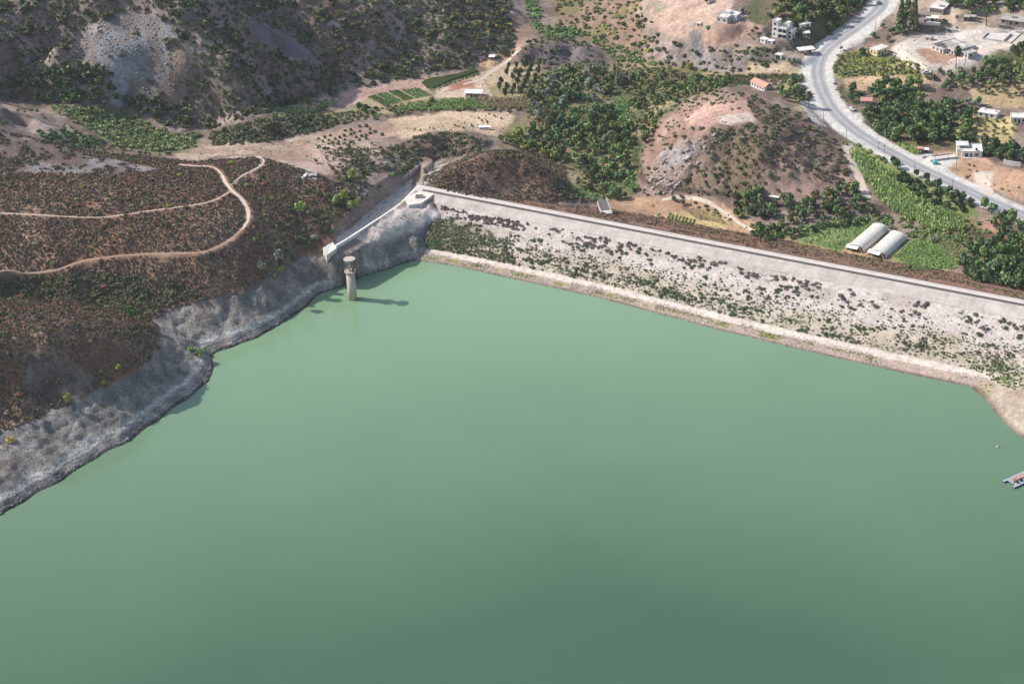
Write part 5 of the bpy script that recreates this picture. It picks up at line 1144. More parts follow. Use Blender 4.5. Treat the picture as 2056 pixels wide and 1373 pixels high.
rowcrop('banana_rows', [(1145,218),(1180,212),(1180,228),(1142,234)], 5, 'bright', 'pale green crop rows at the head of the dense grove', .8, 1.8)
rowcrop('banana_rows', [(1240,195),(1262,205),(1262,240),(1232,235)], 6, 'bright', 'green plantation rows in the middle of the valley', .9, 1.8)
rowcrop('hedge_rows', [(1615,462),(1738,436),(1742,444),(1622,472)], 3, 'dark', 'long dark hedge of crops left of the plastic tunnels', 1.0, 1.8)
rowcrop('crop_rows', [(1590,452),(1690,432),(1696,436),(1594,458)], 2, 'mid', 'green hedge row above the long dark hedge', 1.1, 1.6)
# --- the farm pond
pl = [(846,166),(858,157),(880,150),(915,143),(950,137),(960,142),(940,149),(905,160),(882,170),(868,176),(852,172)]
w = march([q[0] for q in pl], [q[1] for q in pl]); zc = float(w[:, 2].mean())
m, nt, b = mat('pond_water', .25, .5); b.inputs['Base Color'].default_value = (.045, .066, .018, 1); bump(nt, noise(nt, None, 4.0).outputs[0], .05, .05, b)
wz = un(np.array([q[0] for q in pl], float), np.array([q[1] for q in pl], float), zc + .25)
bm = bmesh.new(); f_ = bm.faces.new([bm.verts.new(tuple(map(float, q))) for q in wz]); bm.normal_update()
if f_.normal.z < 0: bmesh.ops.reverse_faces(bm, faces=[f_])
me = bpy.data.meshes.new('pond'); bm.to_mesh(me); bm.free(); me.materials.append(m); tag(obj('pond', me), 'narrow algae green farm pond at the foot of the far hill', kind='structure')
merged('pond_reeds', np.concatenate([scatter([(845,160),(955,128),(965,138),(950,136),(880,148),(856,158)], .8, (.5, 1.0), 0, 71), scatter([(850,176),(868,178),(905,163),(962,144),(966,150),(905,170),(868,184)], .6, (.4, .9), 0, 72)]), TUFT, FM['mid'], 'green reeds fringing the farm pond', 73)

# ------------------------------------------------------------------ built things
class MB:
    def __init__(s): s.v = []; s.f = []
    def add(s, V, F):
        b_ = len(s.v); s.v += [tuple(map(float, q)) for q in V]; s.f += [tuple(i + b_ for i in f) for f in F]; return s
    def box(s, x0, x1, y0, y1, z0, z1, top=1.0):
        cx, cy = (x0 + x1) / 2, (y0 + y1) / 2; V = [(x, y, z0) for x, y in ((x0, y0), (x1, y0), (x1, y1), (x0, y1))]
        V += [(cx + (x - cx) * top, cy + (y - cy) * top, z1) for x, y, _ in V[:4]]
        return s.add(V, [(3, 2, 1, 0), (4, 5, 6, 7), (0, 1, 5, 4), (1, 2, 6, 5), (2, 3, 7, 6), (3, 0, 4, 7)])
    def hexa(s, b4, t4): return s.add(list(b4) + list(t4), [(3, 2, 1, 0), (4, 5, 6, 7), (0, 1, 5, 4), (1, 2, 6, 5), (2, 3, 7, 6), (3, 0, 4, 7)])
    def bar(s, a, b_, r):
        a = Vector(a); b_ = Vector(b_); d = (b_ - a).normalized(); e = d.orthogonal().normalized() * r; f = d.cross(e)
        o = [e + f, -e + f, -e - f, e - f]; return s.hexa([a + q for q in o], [b_ + q for q in o])
    def cyl(s, x, y, z0, z1, r0, r1=None, n=16, cap=True):
        r1 = r0 if r1 is None else r1; c = [(math.cos(6.283185 * i / n), math.sin(6.283185 * i / n)) for i in range(n)]
        V = [(x + r0 * a, y + r0 * b_, z0) for a, b_ in c] + [(x + r1 * a, y + r1 * b_, z1) for a, b_ in c]
        F = [(i, (i + 1) % n, n + (i + 1) % n, n + i) for i in range(n)]
        if cap: F += [tuple(range(n - 1, -1, -1)), tuple(range(n, 2 * n))]
        return s.add(V, F)
    def gable(s, x0, x1, y0, y1, z0, rise, over=.3):
        x0 -= over; x1 += over; y0 -= over; y1 += over; ym = (y0 + y1) / 2; t = .14
        V = [(x0, y0, z0), (x1, y0, z0), (x1, ym, z0 + rise), (x0, ym, z0 + rise), (x0, y1, z0), (x1, y1, z0)]; V += [(x, y, z + t) for x, y, z in V]
        return s.add(V, [(6, 7, 8, 9), (9, 8, 11, 10), (0, 3, 2, 1), (3, 4, 5, 2), (0, 1, 7, 6), (4, 10, 11, 5), (0, 6, 9, 3), (3, 9, 10, 4), (1, 2, 8, 7), (2, 5, 11, 8)])
    def build(s, name, m, parent=None, smooth=False):
        me = bpy.data.meshes.new(name); me.from_pydata(s.v, [], s.f); me.materials.append(m)
        if smooth: me.polygons.foreach_set('use_smooth', [True] * len(s.f))
        me.update(); return obj(name, me, parent)
def face_part(name, blk, face, a, z, w, h, m, parent, t=.06):
    x0, x1, y0, y1, z0, z1 = blk; q = MB()
    if face == 'f': q.box(x0 + a, x0 + a + w, y0 - t, y0 + .03, z, z + h)
    elif face == 'b': q.box(x0 + a, x0 + a + w, y1 - .03, y1 + t, z, z + h)
    elif face == 'r': q.box(x1 - .03, x1 + t, y0 + a, y0 + a + w, z, z + h)
    else: q.box(x0 - t, x0 + .03, y0 + a, y0 + a + w, z, z + h)
    return q.build(name, m, parent)
MWHITE = plain('white_wall', tuple(al((226,222,216))), .85, .10, .7, .3, 0, .18)
MCONC = plain('grey_concrete', tuple(al((176,170,164))), .9, .14, .6, .2, 0, .2)
MCONCL = plain('pale_concrete', tuple(al((212,204,196))), .9, .12, .5, .2, 0, .16)
MCONCD = plain('dark_block_wall', tuple(al((104,100,98))), .9, .14, .8)
MROOFW = plain('white_flat_roof', tuple(al((220,216,210))), .85, .10, .35, .3, 0, .15)
MROOFG = plain('grey_flat_roof', tuple(al((178,172,166))), .9, .12, .35, .2, 0, .2)
MTILE = plain('red_tile', tuple(al((206,150,132))), .85, .14, 1.6)
MTILE2 = plain('bright_red_tile', tuple(al((196,116,104))), .85, .14, 1.6)
MYEL = plain('cream_yellow_wall', tuple(al((226,214,168))), .85, .10, .7, .3, 0, .12)
MGLASS = plain('dark_window', (.025, .028, .032), .15, .2, 1.0, .5)
MSHUT = plain('red_shutter', tuple(al((168,98,70))), .7, .1, 1.0)
MDOOR = plain('brown_door', (.07, .05, .04), .7, .15, 2.0)
MSTEEL = plain('bright_sheet_roof', tuple(al((240,240,242))), .45, .05, .6, .5)
MRED = plain('red_paint', tuple(al((168,62,58))), .6, .12, 1.0)
MTURQ = plain('turquoise_plastic', tuple(al((96,176,176))), .5, .08, 1.0)
MWOOD = plain('pale_wood', tuple(al((196,168,128))), .85, .15, 3.0)
MPOLE = plain('grey_pole', tuple(al((120,112,106))), .9, .12, 2.0)
MDARKM = plain('dark_metal', (.03, .032, .036), .5, .1, 2.0, .5)
def house(name, label, cat, o, d, blocks, roofs=(), wins=(), doors=(), wall=MWHITE, roof=MROOFW, gables=(), extra=(), para=None, group=None):
    """blocks in metres from the surveyed front-left corner o, front running towards d"""
    A = march(*o)[0]; B = march(*d)[0]; ang = math.atan2(B[1] - A[1], B[0] - A[0]); z = float(min(A[2], A[2]))
    e = empty(name, (float(A[0]), float(A[1]), z), ang); tag(e, label, cat, group)
    for i, (x0, x1, y0, y1, z0, z1) in enumerate(blocks):
        MB().box(x0, x1, y0, y1, z0 - (1.5 if z0 == 0 else 0), z1).build('wall', wall, e)
    for r in roofs:
        x0, x1, y0, y1, z1 = r[:5]; q = MB().box(x0 - .22, x1 + .22, y0 - .22, y1 + .22, z1 + .002, z1 + .2); ro = q.build('roof', roof, e)
        if para:
            p = MB(); t = .2; h = para; X0, X1, Y0, Y1, Z = x0 - .2, x1 + .2, y0 - .2, y1 + .2, z1 + .203
            p.box(X0, X1, Y0, Y0 + t, Z, Z + h); p.box(X0, X1, Y1 - t, Y1, Z, Z + h); p.box(X0, X0 + t, Y0 + t, Y1 - t, Z, Z + h); p.box(X1 - t, X1, Y0 + t, Y1 - t, Z, Z + h)
            p.build('roof_parapet', wall, ro)
    for gb in gables: MB().gable(*gb).build('roof', roof, e)
    for bi, f, a, zz, w, h in wins: face_part('window', blocks[bi], f, a, zz, w, h, MGLASS, e)
    for bi, f, a, w, h in doors: face_part('door', blocks[bi], f, a, .0, w, h, MDOOR, e)
    for nm, bx, m_ in extra:
        q = MB()
        for c in bx: q.box(*c)
        q.build(nm, m_, e)
    return e

# village and farm buildings
house('house', 'unfinished white flat-roofed house on the pale hilltop beside the field', 'house', (1438,45), (1463,49),
      [(0,6.6,0,5.5,0,3.1), (.8,9.6,5.6,11.5,0,3.1)], [(0,6.6,0,5.5,3.1), (.8,9.6,5.75,11.5,3.1)],
      [(0,'f',1.0,1.1,1.1,1.1), (0,'f',4.3,1.1,1.1,1.1), (0,'r',1.2,1.0,1.0,1.2), (0,'r',3.6,1.0,1.0,1.2), (1,'r',.8,1.0,1.1,1.2), (1,'r',3.4,1.0,1.1,1.2)], [(1,'l',1.5,1.0,2.1)],
      extra=[('column_stub', [(1.2,1.6,.3,.7,3.3,4.5)], MCONC), ('column_stub', [(5.6,6.0,.3,.7,3.3,4.4)], MCONC), ('column_stub', [(8.6,9.0,10.6,11,3.3,4.6)], MCONC), ('roof_room', [(2.0,5.0,6.6,9.6,3.302,4.7)], MWHITE)], para=.35)
house('house', 'tall white three-storey house with a square stair tower and balconies', 'house', (1550,75), (1575,80),
      [(0,3.4,0,4.0,0,9.2), (3.4,8.6,.6,7,0,6.1), (8.6,11.2,1.6,7,0,4.6)], [(0,3.4,0,4.0,9.2), (3.65,8.4,.85,6.8,6.1), (8.85,11.2,1.85,6.8,4.6)],
      [(0,'f',.9,1.4,.9,1.2), (0,'f',.9,4.4,1.6,1.1), (0,'f',.9,7.2,1.6,1.1), (1,'f',.5,.5,1.9,1.7), (1,'f',2.9,.5,1.9,1.7), (1,'f',.5,3.5,1.9,1.7), (1,'f',2.9,3.5,1.9,1.7), (2,'f',.6,.6,1.4,1.6), (2,'f',.6,3.0,1.4,1.1), (2,'r',1.2,1.0,1.2,1.3), (2,'r',3.6,1.0,1.2,1.3)], [],
      extra=[('balcony', [(3.45,8.7,-.7,.57,2.75,2.95), (3.45,8.7,-.7,-.55,2.953,3.6)], MWHITE), ('balcony', [(3.45,8.7,-.7,.57,5.75,5.95), (3.45,8.7,-.7,-.55,5.953,6.9)], MWHITE), ('roof_room', [(6.0,8.3,4.0,6.5,6.302,8.4)], MWHITE)], para=.5)
house('shed', 'low shed with a white sheet roof left of the white tower house', 'shed', (1526,85), (1541,90), [(0,3.6,0,3.0,0,2.0), (3.6,7.6,.8,3.4,0,1.7)], [(0,3.6,0,3.0,2.0), (3.85,7.6,.8,3.4,1.7)], [(0,'f',1.2,.8,1.0,.8), (1,'f',1.6,.6,1.2,.8)], [], MWHITE, MSTEEL)
house('shed', 'small shed with a tilted white roof among the trees right of the tower house', 'shed', (1612,76), (1626,80), [(0,3.8,0,3.4,0,2.3)], [], [(0,'f',.6,.9,1.0,.8)], [(0,'f',2.4,.9,1.9)], MCONC, MSTEEL, gables=[(0,3.8,0,3.4,2.3,.7)])
house('shed', 'half-hidden grey and tan roof deeper in the trees', 'shed', (1607,58), (1622,54), [(0,2.6,0,3.0,0,2.0), (2.7,6.2,0,3.2,0,2.2)], [(0,2.6,0,3.0,2.0), (2.9,6.2,0,3.2,2.2)], [(1,'f',1.0,.8,1.2,.9)], [], MCONCL, MROOFW)
house('canopy', 'open shelter with a wide pale flat roof at the roadside', 'shelter', (1606,111), (1632,110), [(4.6,7.0,.6,4.2,0,2.2)], [], [], [(0,'f',.6,.9,1.9)], MCONC, MROOFW,
      extra=[('flat_roof', [(-.4,8.6,-.6,5.0,2.42,2.66)], MROOFW), ('post', [(0,.25,0,.25,-1,2.41)], MCONC), ('post', [(4.0,4.25,0,.25,-1,2.41)], MCONC), ('post', [(8.0,8.25,0,.25,-1,2.41)], MCONC), ('post', [(0,.25,4.4,4.65,-1,2.41)], MCONC), ('post', [(8.0,8.25,4.4,4.65,-1,2.41)], MCONC), ('low_wall', [(.3,3.9,4.45,4.6,-1,1.0)], MCONCL)])
house('ruin', 'roofless concrete ruin with a small white canopy below the shelter', 'ruin', (1556,119), (1570,121), [(3.2,4.0,0,.6,0,2.6), (6.2,9.6,1.0,1.3,0,1.1), (9.7,10.1,1.0,3.6,0,2.3), (6.2,6.6,1.4,4.4,0,1.3)], [], [], [], MCONCL, MROOFW,
      extra=[('canopy_roof', [(-.2,3.6,-.2,3.2,2.62,2.84)], MWHITE), ('post', [(0,.25,0,.25,-1,2.61)], MCONCL), ('post', [(0,.25,2.7,2.95,-1,2.61)], MCONCL), ('floor_slab', [(4.1,12.0,-.4,5.4,-1,.22)], MCONC)])
house('house', 'long low white house with a red tiled roof on the hill beside the road', 'house', (1507,173), (1549,186), [(0,11.6,0,5.4,0,2.5)], [], [(0,'f',1.0 + 2.2 * i,1.0,1.0,.9) for i in range(5)] + [(0,'r',2.0,1.0,1.0,.9)], [(0,'r',3.8,.9,2.0)], MWHITE, MTILE, gables=[(0,11.6,0,5.4,2.5,1.5)])
house('house', 'cream yellow house with red shutters and a white flat roof inside the road bend', 'house', (1745,109), (1765,116), [(0,5.8,0,8.5,0,3.3)], [(0,5.8,0,8.5,3.3)], [(0,'r',1.2,1.0,1.1,1.3), (0,'r',5.4,1.0,1.1,1.3)], [(0,'r',3.4,1.0,2.1)], MYEL, MROOFW, para=.2,
      extra=[('shutter', [(1.0,2.1,-.08,-.002,1.2,2.4)], MSHUT), ('shutter', [(3.6,4.7,-.08,-.002,1.2,2.4)], MSHUT), ('red_tile_wing', [(-4.2,-.05,2.5,8.0,-1,2.2)], MYEL), ('wing_roof', [(-4.6,-.3,2.2,8.3,2.203,2.45)], MTILE2), ('veranda_roof', [(-.9,-.25,-.2,2.1,2.3,2.42)], MTILE2)])
house('house', 'large pale grey flat-roofed house standing in a gravel yard', 'house', (1869,99), (1903,113),
      [(0,9.6,0,17,0,2.2), (9.6,17.5,3,15,0,3.6), (17.5,23,5,11,0,2.7)], [(0,9.4,0,17,2.2), (9.85,17.5,3,15,3.6), (17.75,23,5,11,2.7)],
      [(1,'f',1.0,1.2,1.3,1.3), (1,'f',4.8,1.2,1.3,1.3), (2,'f',1.0,.9,1.2,1.2), (2,'f',3.4,.9,1.2,1.2), (2,'r',1.4,.9,1.2,1.2), (0,'f',1.4,.7,1.2,1.0), (0,'f',4.4,.7,1.2,1.0)], [(1,'f',3.0,1.1,2.2), (0,'f',7.4,1.1,2.0)], MCONCL, MROOFG, para=.3,
      extra=[('courtyard', [(1.2,4.2,1.0,6.0,2.402,2.8)], MCONCD), ('skylight', [(5.4,7.6,2.0,4.5,2.402,2.9)], MCONCD), ('roof_wall', [(2.0,8.4,12.6,12.9,2.402,3.2)], MCONCL), ('roof_wall', [(11.0,16.0,9.4,9.7,3.802,4.7)], MCONCL), ('front_step', [(9.8,13.2,.4,2.95,-1,.35)], MCONC)])
house('ruined_hut', 'small collapsed grey hut above the gravel yard', 'hut', (1857,80), (1868,82), [(0,3.4,0,2.8,0,1.4)], [], [], [(0,'f',1.0,.8,1.1)], MCONC, MROOFG, gables=[(0,3.4,0,2.8,1.4,.7)])
house('foundation', 'wide bare concrete slab with low walls at the right edge of the village', 'foundation', (1972,80), (2026,88),
      [(0,15.5,0,20,0,.55)], [], [], [], MCONCL, MROOFG,
      extra=[('low_wall', [(0,15.5,.0,.3,.552,1.0)], MCONC), ('low_wall', [(0,.3,.32,9,.552,1.3)], MCONC), ('low_wall', [(11.5,11.9,.32,12,.552,1.6)], MCONC), ('low_wall', [(2.5,9,13.5,13.8,.552,1.5)], MCONC), ('low_wall', [(12.5,18,16,16.3,-.5,1.7)], MCONC), ('stub_wall', [(4.0,7.0,17,17.3,.552,1.5)], MCONC)])
house('house', 'dark grey house with a broad grey roof beyond the bare slab', 'house', (2008,48), (2040,54), [(0,13,0,9,0,2.9)], [(0,13,-.8,9,2.9)], [(0,'f',.8,.9,1.3,1.2), (0,'f',8.4,.9,1.6,1.2)], [(0,'f',5.4,1.0,2.1)], MCONC, MROOFG, extra=[('porch_post', [(7.4,7.65,-1.0,-.75,-1,2.89)], MCONC), ('porch_post', [(12.0,12.25,-1.0,-.75,-1,2.89)], MCONC), ('roof_hatch', [(5.0,8.0,3.0,5.0,3.102,3.35)], MCONCD)])
house('house', 'long grey house with a pale roof at the top edge of the village', 'house', (1866,27), (1894,31), [(0,7.6,0,16,0,3.2)], [(0,7.6,0,16,3.2)], [(0,'f',.5 + 1.35 * i,1.3,.8,.9) for i in range(5)] + [(0,'r',2.0,1.2,1.2,1.0)], [], MCONC, MROOFW, extra=[('roof_hatch', [(4.0,7.0,3.2,5.2,3.402,3.65)], MCONCD)])
house('shed', 'open grey porch building in front of the long grey house', 'shed', (1858,44), (1882,47), [(0,2.6,0,3.2,0,2.0), (5.0,6.6,0,3.4,0,2.2)], [(2.8,6.6,-.2,4.2,2.2)], [(0,'f',.8,.6,1.0,.9)], [(1,'f',.4,.8,1.9)], MCONCL, MROOFW, extra=[('terrace', [(-1.4,8.0,-2.6,-.05,-1,.3)], MCONCL)])
house('hut', 'small dark block-built hut with a flat roof below the umbrella pine', 'hut', (1934,43), (1957,45), [(0,3.2,0,3.6,0,2.4), (3.2,6.0,.7,3.6,0,2.6)], [(0,3.2,0,3.6,2.4), (3.45,6.0,.7,3.6,2.6)], [(1,'f',.9,1.0,.9,.9)], [(0,'f',1.2,.8,1.9)], MCONCD, MROOFG)
house('house', 'low white farmhouse with a flat roof among grey-green trees', 'house', (1963,234), (2000,240), [(0,9.4,0,5.6,0,2.4)], [(0,9.4,0,5.6,2.4)], [(0,'f',1.0,.9,1.1,1.0), (0,'f',6.6,.9,1.1,1.0), (0,'l',1.6,.9,1.0,1.0)], [(0,'f',4.0,.9,2.0)], MWHITE, MROOFW, extra=[('chimney', [(8.0,8.6,3.0,3.6,2.603,3.4)], MTILE), ('roof_tank', [(1.0,2.2,3.4,4.4,2.603,3.5)], MSTEEL)])
house('house', 'low white farmhouse cut by the right edge of the photo', 'house', (2029,247), (2060,248), [(0,9.6,0,6.5,0,2.6)], [(0,9.6,0,6.5,2.6)], [(0,'f',1.6,.9,1.2,1.1), (0,'f',5.6,.9,1.2,1.1)], [(0,'f',3.6,.9,2.0)], MWHITE, MROOFW, para=.25)
house('house', 'white roadside house with a stepped flat roof and a walled terrace', 'house', (1931,317), (1968,316),
      [(0,9.6,0,9.5,0,3.1), (-2.2,0,2.5,9.0,0,3.1)], [(0,9.6,0,9.5,3.1), (-2.2,-.25,2.5,9.0,3.1)], [(0,'f',6.2,1.1,1.6,1.1), (0,'f',3.9,.3,.9,2.0), (0,'r',2.0,1.1,1.3,1.1), (0,'r',6.0,1.1,1.3,1.1)], [(0,'f',1.4,1.6,2.2)], MWHITE, MROOFW, para=.3,
      extra=[('roof_pergola', [(-2.6,3.4,4.0,9.8,4.6,4.75)], MROOFW), ('pergola_post', [(-2.3,-2.1,4.3,4.5,3.303,4.599)], MWHITE), ('pergola_post', [(3.0,3.2,4.3,4.5,3.61,4.599)], MWHITE), ('pergola_post', [(3.0,3.2,9.0,9.2,3.303,4.599)], MWHITE), ('roof_tank', [(6.4,7.4,1.0,2.0,3.303,4.4)], MDARKM), ('front_platform', [(.5,8.8,-1.8,-.07,-1.5,.5)], MCONCL)])
house('terrace', 'long pale terrace with low walls and posts beside the roadside house', 'terrace', (1868,325), (1925,318), [(0,14.5,0,5.0,0,.5)], [], [], [], MCONCL, MROOFW,
      extra=[('low_wall', [(0,14.5,0,.25,.502,.95)], MCONC), ('low_wall', [(2.5,13.5,4.75,5.0,.502,1.0)], MCONC), ('low_wall', [(-2.0,1.4,5.3,5.6,-.5,.8)], MCONC)] + [('post', [(2.5 + 3.4 * i,2.65 + 3.4 * i,.3,.45,.502,2.5)], MPOLE) for i in range(4)])
house('kiosk', 'small red roadside kiosk with a pink roof', 'kiosk', (1842,308), (1851,308), [(0,2.5,0,2.3,0,2.3)], [(0,2.5,0,2.3,2.3)], [(0,'l',.6,1.0,1.0,.8)], [(0,'f',.8,.9,1.9)], MRED, MTILE)
house('shed', 'dark lean-to with a white top right beside the red kiosk', 'shed', (1853,308), (1863,308), [(0,2.6,.2,2.4,0,1.8)], [(0,2.6,0,2.4,1.8)], [], [(0,'f',.4,1.8,1.6)], MCONCD, MSTEEL)
house('garden_wall', 'plain white rendered wall standing at the edge of the reddish yard', 'wall', (2014,330), (2047,335), [(0,8.4,0,.35,0,2.1), (0,.35,.36,3.0,0,1.8)], [], [], [], MWHITE, MROOFW, extra=[('wall_cap', [(-.06,8.46,-.06,.41,2.102,2.2)], MCONCL)])
house('shed', 'bright white sheet-roofed farm shed beside the dark orchard', 'shed', (933,196), (969,196), [(.3,4.6,.4,4.6,0,2.2)], [], [(0,'f',1.0,1.0,.9,.8)], [(0,'f',2.8,1.0,1.9)], MCONCL, MSTEEL,
      extra=[('sheet_roof', [(-.2,9.6,-.3,5.2,2.42,2.5)], MSTEEL)] + [('post', [(x,x + .15,y,y + .15,-1,2.41)], MPOLE) for x in (6.5,9.2) for y in (0,4.8)] + [('stacked_crates', [(5.6,7.6,1.0,2.2,0,1.1)], MWOOD)])
house('hut', 'tiny hut with a bright white square roof at the foot of the shaded hill', 'hut', (982,122), (993,122), [(.4,2.6,.5,2.8,0,2.0)], [], [], [(0,'f',.6,.8,1.8)], MCONC, MSTEEL, extra=[('sheet_roof', [(-.3,3.3,-.3,3.6,2.1,2.18)], MSTEEL), ('post', [(0,.12,0,.12,-1,2.09)], MPOLE), ('post', [(3.0,3.12,0,.12,-1,2.09)], MPOLE)])
house('shed', 'low white cold frame at the corner of the sandy field', 'shed', (961,259), (983,261), [(0,5.8,0,1.8,0,.7)], [(0,5.8,0,1.8,.7)], [(0,'f',.8,.15,1.6,.4), (0,'f',3.2,.15,1.6,.4)], [], MWHITE, MSTEEL)
house('hut', 'small hut with a red hipped roof beside the road in the trees', 'hut', (1728,211), (1752,212), [(0,5.6,0,4.2,0,2.2)], [], [(0,'f',.8,.9,1.0,.9), (0,'f',3.8,.9,1.0,.9)], [(0,'f',2.4,.9,1.9)], MCONCL, MTILE, gables=[(0,5.6,0,4.2,2.2,1.3)])
house('shed', 'tilted grey sheet lying on posts at the left of the hedge rows', 'shed', (1543,400), (1566,403), [(.3,2.4,.4,2.2,0,1.1)], [], [], [(0,'f',.6,.7,1.0)], MCONCL, MROOFW, extra=[('sheet_roof', [(-.2,5.0,-.2,3.0,1.5,1.58)], MROOFW), ('post', [(0,.12,0,.12,-1,1.49)], MPOLE), ('post', [(4.7,4.82,0,.12,-1,1.49)], MPOLE), ('post', [(4.7,4.82,2.7,2.82,-1,1.49)], MPOLE)])
house('pump_house', 'tiny white pump house under the trees in the valley grove', 'hut', (1167,201), (1173,201), [(0,1.6,0,1.5,0,1.7)], [(0,1.6,0,1.5,1.7)], [], [(0,'f',.4,.7,1.4)])
house('hut', 'small pale tank house on the stony track below the unfinished house', 'hut', (1399,53), (1407,53), [(0,2.0,0,2.0,0,1.6)], [(0,2.0,0,2.0,1.6)], [], [(0,'f',.5,.8,1.3)], MWHITE, MROOFW)
# green water tank, turquoise tank
def tank(u, v, r, h, m, label):
    p = march(u, v)[0]; e = empty('water_tank', tuple(map(float, p))); tag(e, label, 'water tank')
    MB().cyl(0, 0, -.2, h, r, r, 20).build('tank_body', m, e); MB().cyl(0, 0, h + .002, h + .3, r * .95, r * .25, 20).build('tank_lid', m, e); MB().cyl(0, 0, h + .3, h + .42, .25, .25, 10).build('hatch', MDARKM, e)
tank(1423, 57, 1.7, 1.2, plain('green_liner', tuple(al((70,120,92))), .5, .1, 1.0), 'round green tarpaulin water tank in front of the unfinished house')
tank(1877, 329, 1.3, 1.6, MTURQ, 'turquoise plastic tank at the end of the terrace')
# garden fence
A = march(1788,107)[0]; B = march(1858,134)[0]; L = float(np.hypot(*(B - A)[:2])); fe = empty('garden_fence', tuple(map(float, A)), math.atan2(B[1] - A[1], B[0] - A[0])); tag(fe, 'fence of white posts and dark railings between the yellow house and the lane', 'fence')
dzf = (B[2] - A[2]) / L
for i in range(9):
    x = L * i / 8; MB().box(x - .17, x + .17, -.17, .17, dzf * x - .8, dzf * x + 1.35).build('post', MWHITE, fe)
    if i < 8:
        x1 = L * (i + 1) / 8; MB().hexa([(x + .18, -.05, dzf * x + .35), (x1 - .18, -.05, dzf * x1 + .35), (x1 - .18, .05, dzf * x1 + .35), (x + .18, .05, dzf * x + .35)], [(x + .18, -.05, dzf * x + 1.1), (x1 - .18, -.05, dzf * x1 + 1.1), (x1 - .18, .05, dzf * x1 + 1.1), (x + .18, .05, dzf * x + 1.1)]).build('railing', MCONCD, fe)
        MB().hexa([(x + .18, -.1, dzf * x - .8), (x1 - .18, -.1, dzf * x1 - .8), (x1 - .18, .1, dzf * x1 - .8), (x + .18, .1, dzf * x - .8)], [(x + .18, -.1, dzf * x + .3), (x1 - .18, -.1, dzf * x1 + .3), (x1 - .18, .1, dzf * x1 + .3), (x + .18, .1, dzf * x + .3)]).build('base_wall', MWHITE, fe)
# vehicles
def car(u, v, u2, v2, paint_, label, pickup=False):
    A = march(u, v)[0]; B = march(u2, v2)[0]; e = empty('car', (float(A[0]), float(A[1]), float(A[2]) + .1), math.atan2(B[1] - A[1], B[0] - A[0])); tag(e, label, 'car')
    q = MB().box(-2.1, 2.1, -.85, .85, .35, .95, .96); bd = q.build('body', paint_, e)
    c = MB().box(-1.4 if not pickup else -.2, .9, -.74, .74, .95, 1.5, .78); c.build('cabin', MGLASS, e)
    MB().box(-1.12 if not pickup else -.0, .62, -.56, .56, 1.502, 1.56).build('roof', paint_, e)
    for x in (-1.3, 1.3):
        for y in (-.86, .86):
            w_ = MB().cyl(0, 0, -.11, .11, .34, .34, 14).build('wheel', MDARKM, e); w_.location = (x, y, .34); w_.rotation_euler = (math.pi / 2, 0, 0)
    return e
MCARW = plain('white_car_paint', (.75, .75, .76), .3, .03, 1.0, .5); MCARB = plain('grey_blue_car_paint', (.22, .25, .30), .3, .03, 1.0, .5)
car(1861, 148, 1880, 147, MCARW, 'white car parked on the dirt at the end of the yellow bushes')
car(1711, 221, 1718, 228, MCARW, 'white pickup parked by the red-roofed hut at the roadside', True)
car(1764, 8, 1766, 0, MCARB, 'grey blue car driving on the far stretch of the road')
# utility poles
def pole(u, v, hpx, label, lampside=False):
    p = march(u, v)[0]; h = hpx / (FPX / np.linalg.norm(p - CAM) * .93); e = empty('utility_pole', tuple(map(float, p))); tag(e, label, 'utility pole', 'utility poles along the road')
    MB().cyl(0, 0, -.5, h, .16, .10, 8).build('mast', MPOLE, e); MB().box(-.75, .75, -.06, .06, h - .5, h - .36).build('crossarm', MPOLE, e)
    for x in (-.6, 0, .6): MB().cyl(x, 0, h - .358, h - .18, .05, .05, 6).build('insulator', MWHITE, e)
for u, v, hp, lb in [(1653,245,23,'utility pole beside the hill, where tree shadows cross the road'), (1699,279,18,'utility pole on the near verge by the lane to the canes'), (1757,62,18,'utility pole on the verge beside the round dark tree'), (1764,300,15,'utility pole on the far verge above the canes'), (1775,308,17,'utility pole at the near verge by the bushes'), (1836,343,14,'utility pole in front of the red kiosk'), (1920,342,23,'utility pole in front of the white roadside house'), (1937,137,30,'tall utility pole beside the thin pine'), (1912,378,16,'utility pole beyond the driveway on the far verge')]:
    pole(u, v, hp, lb)
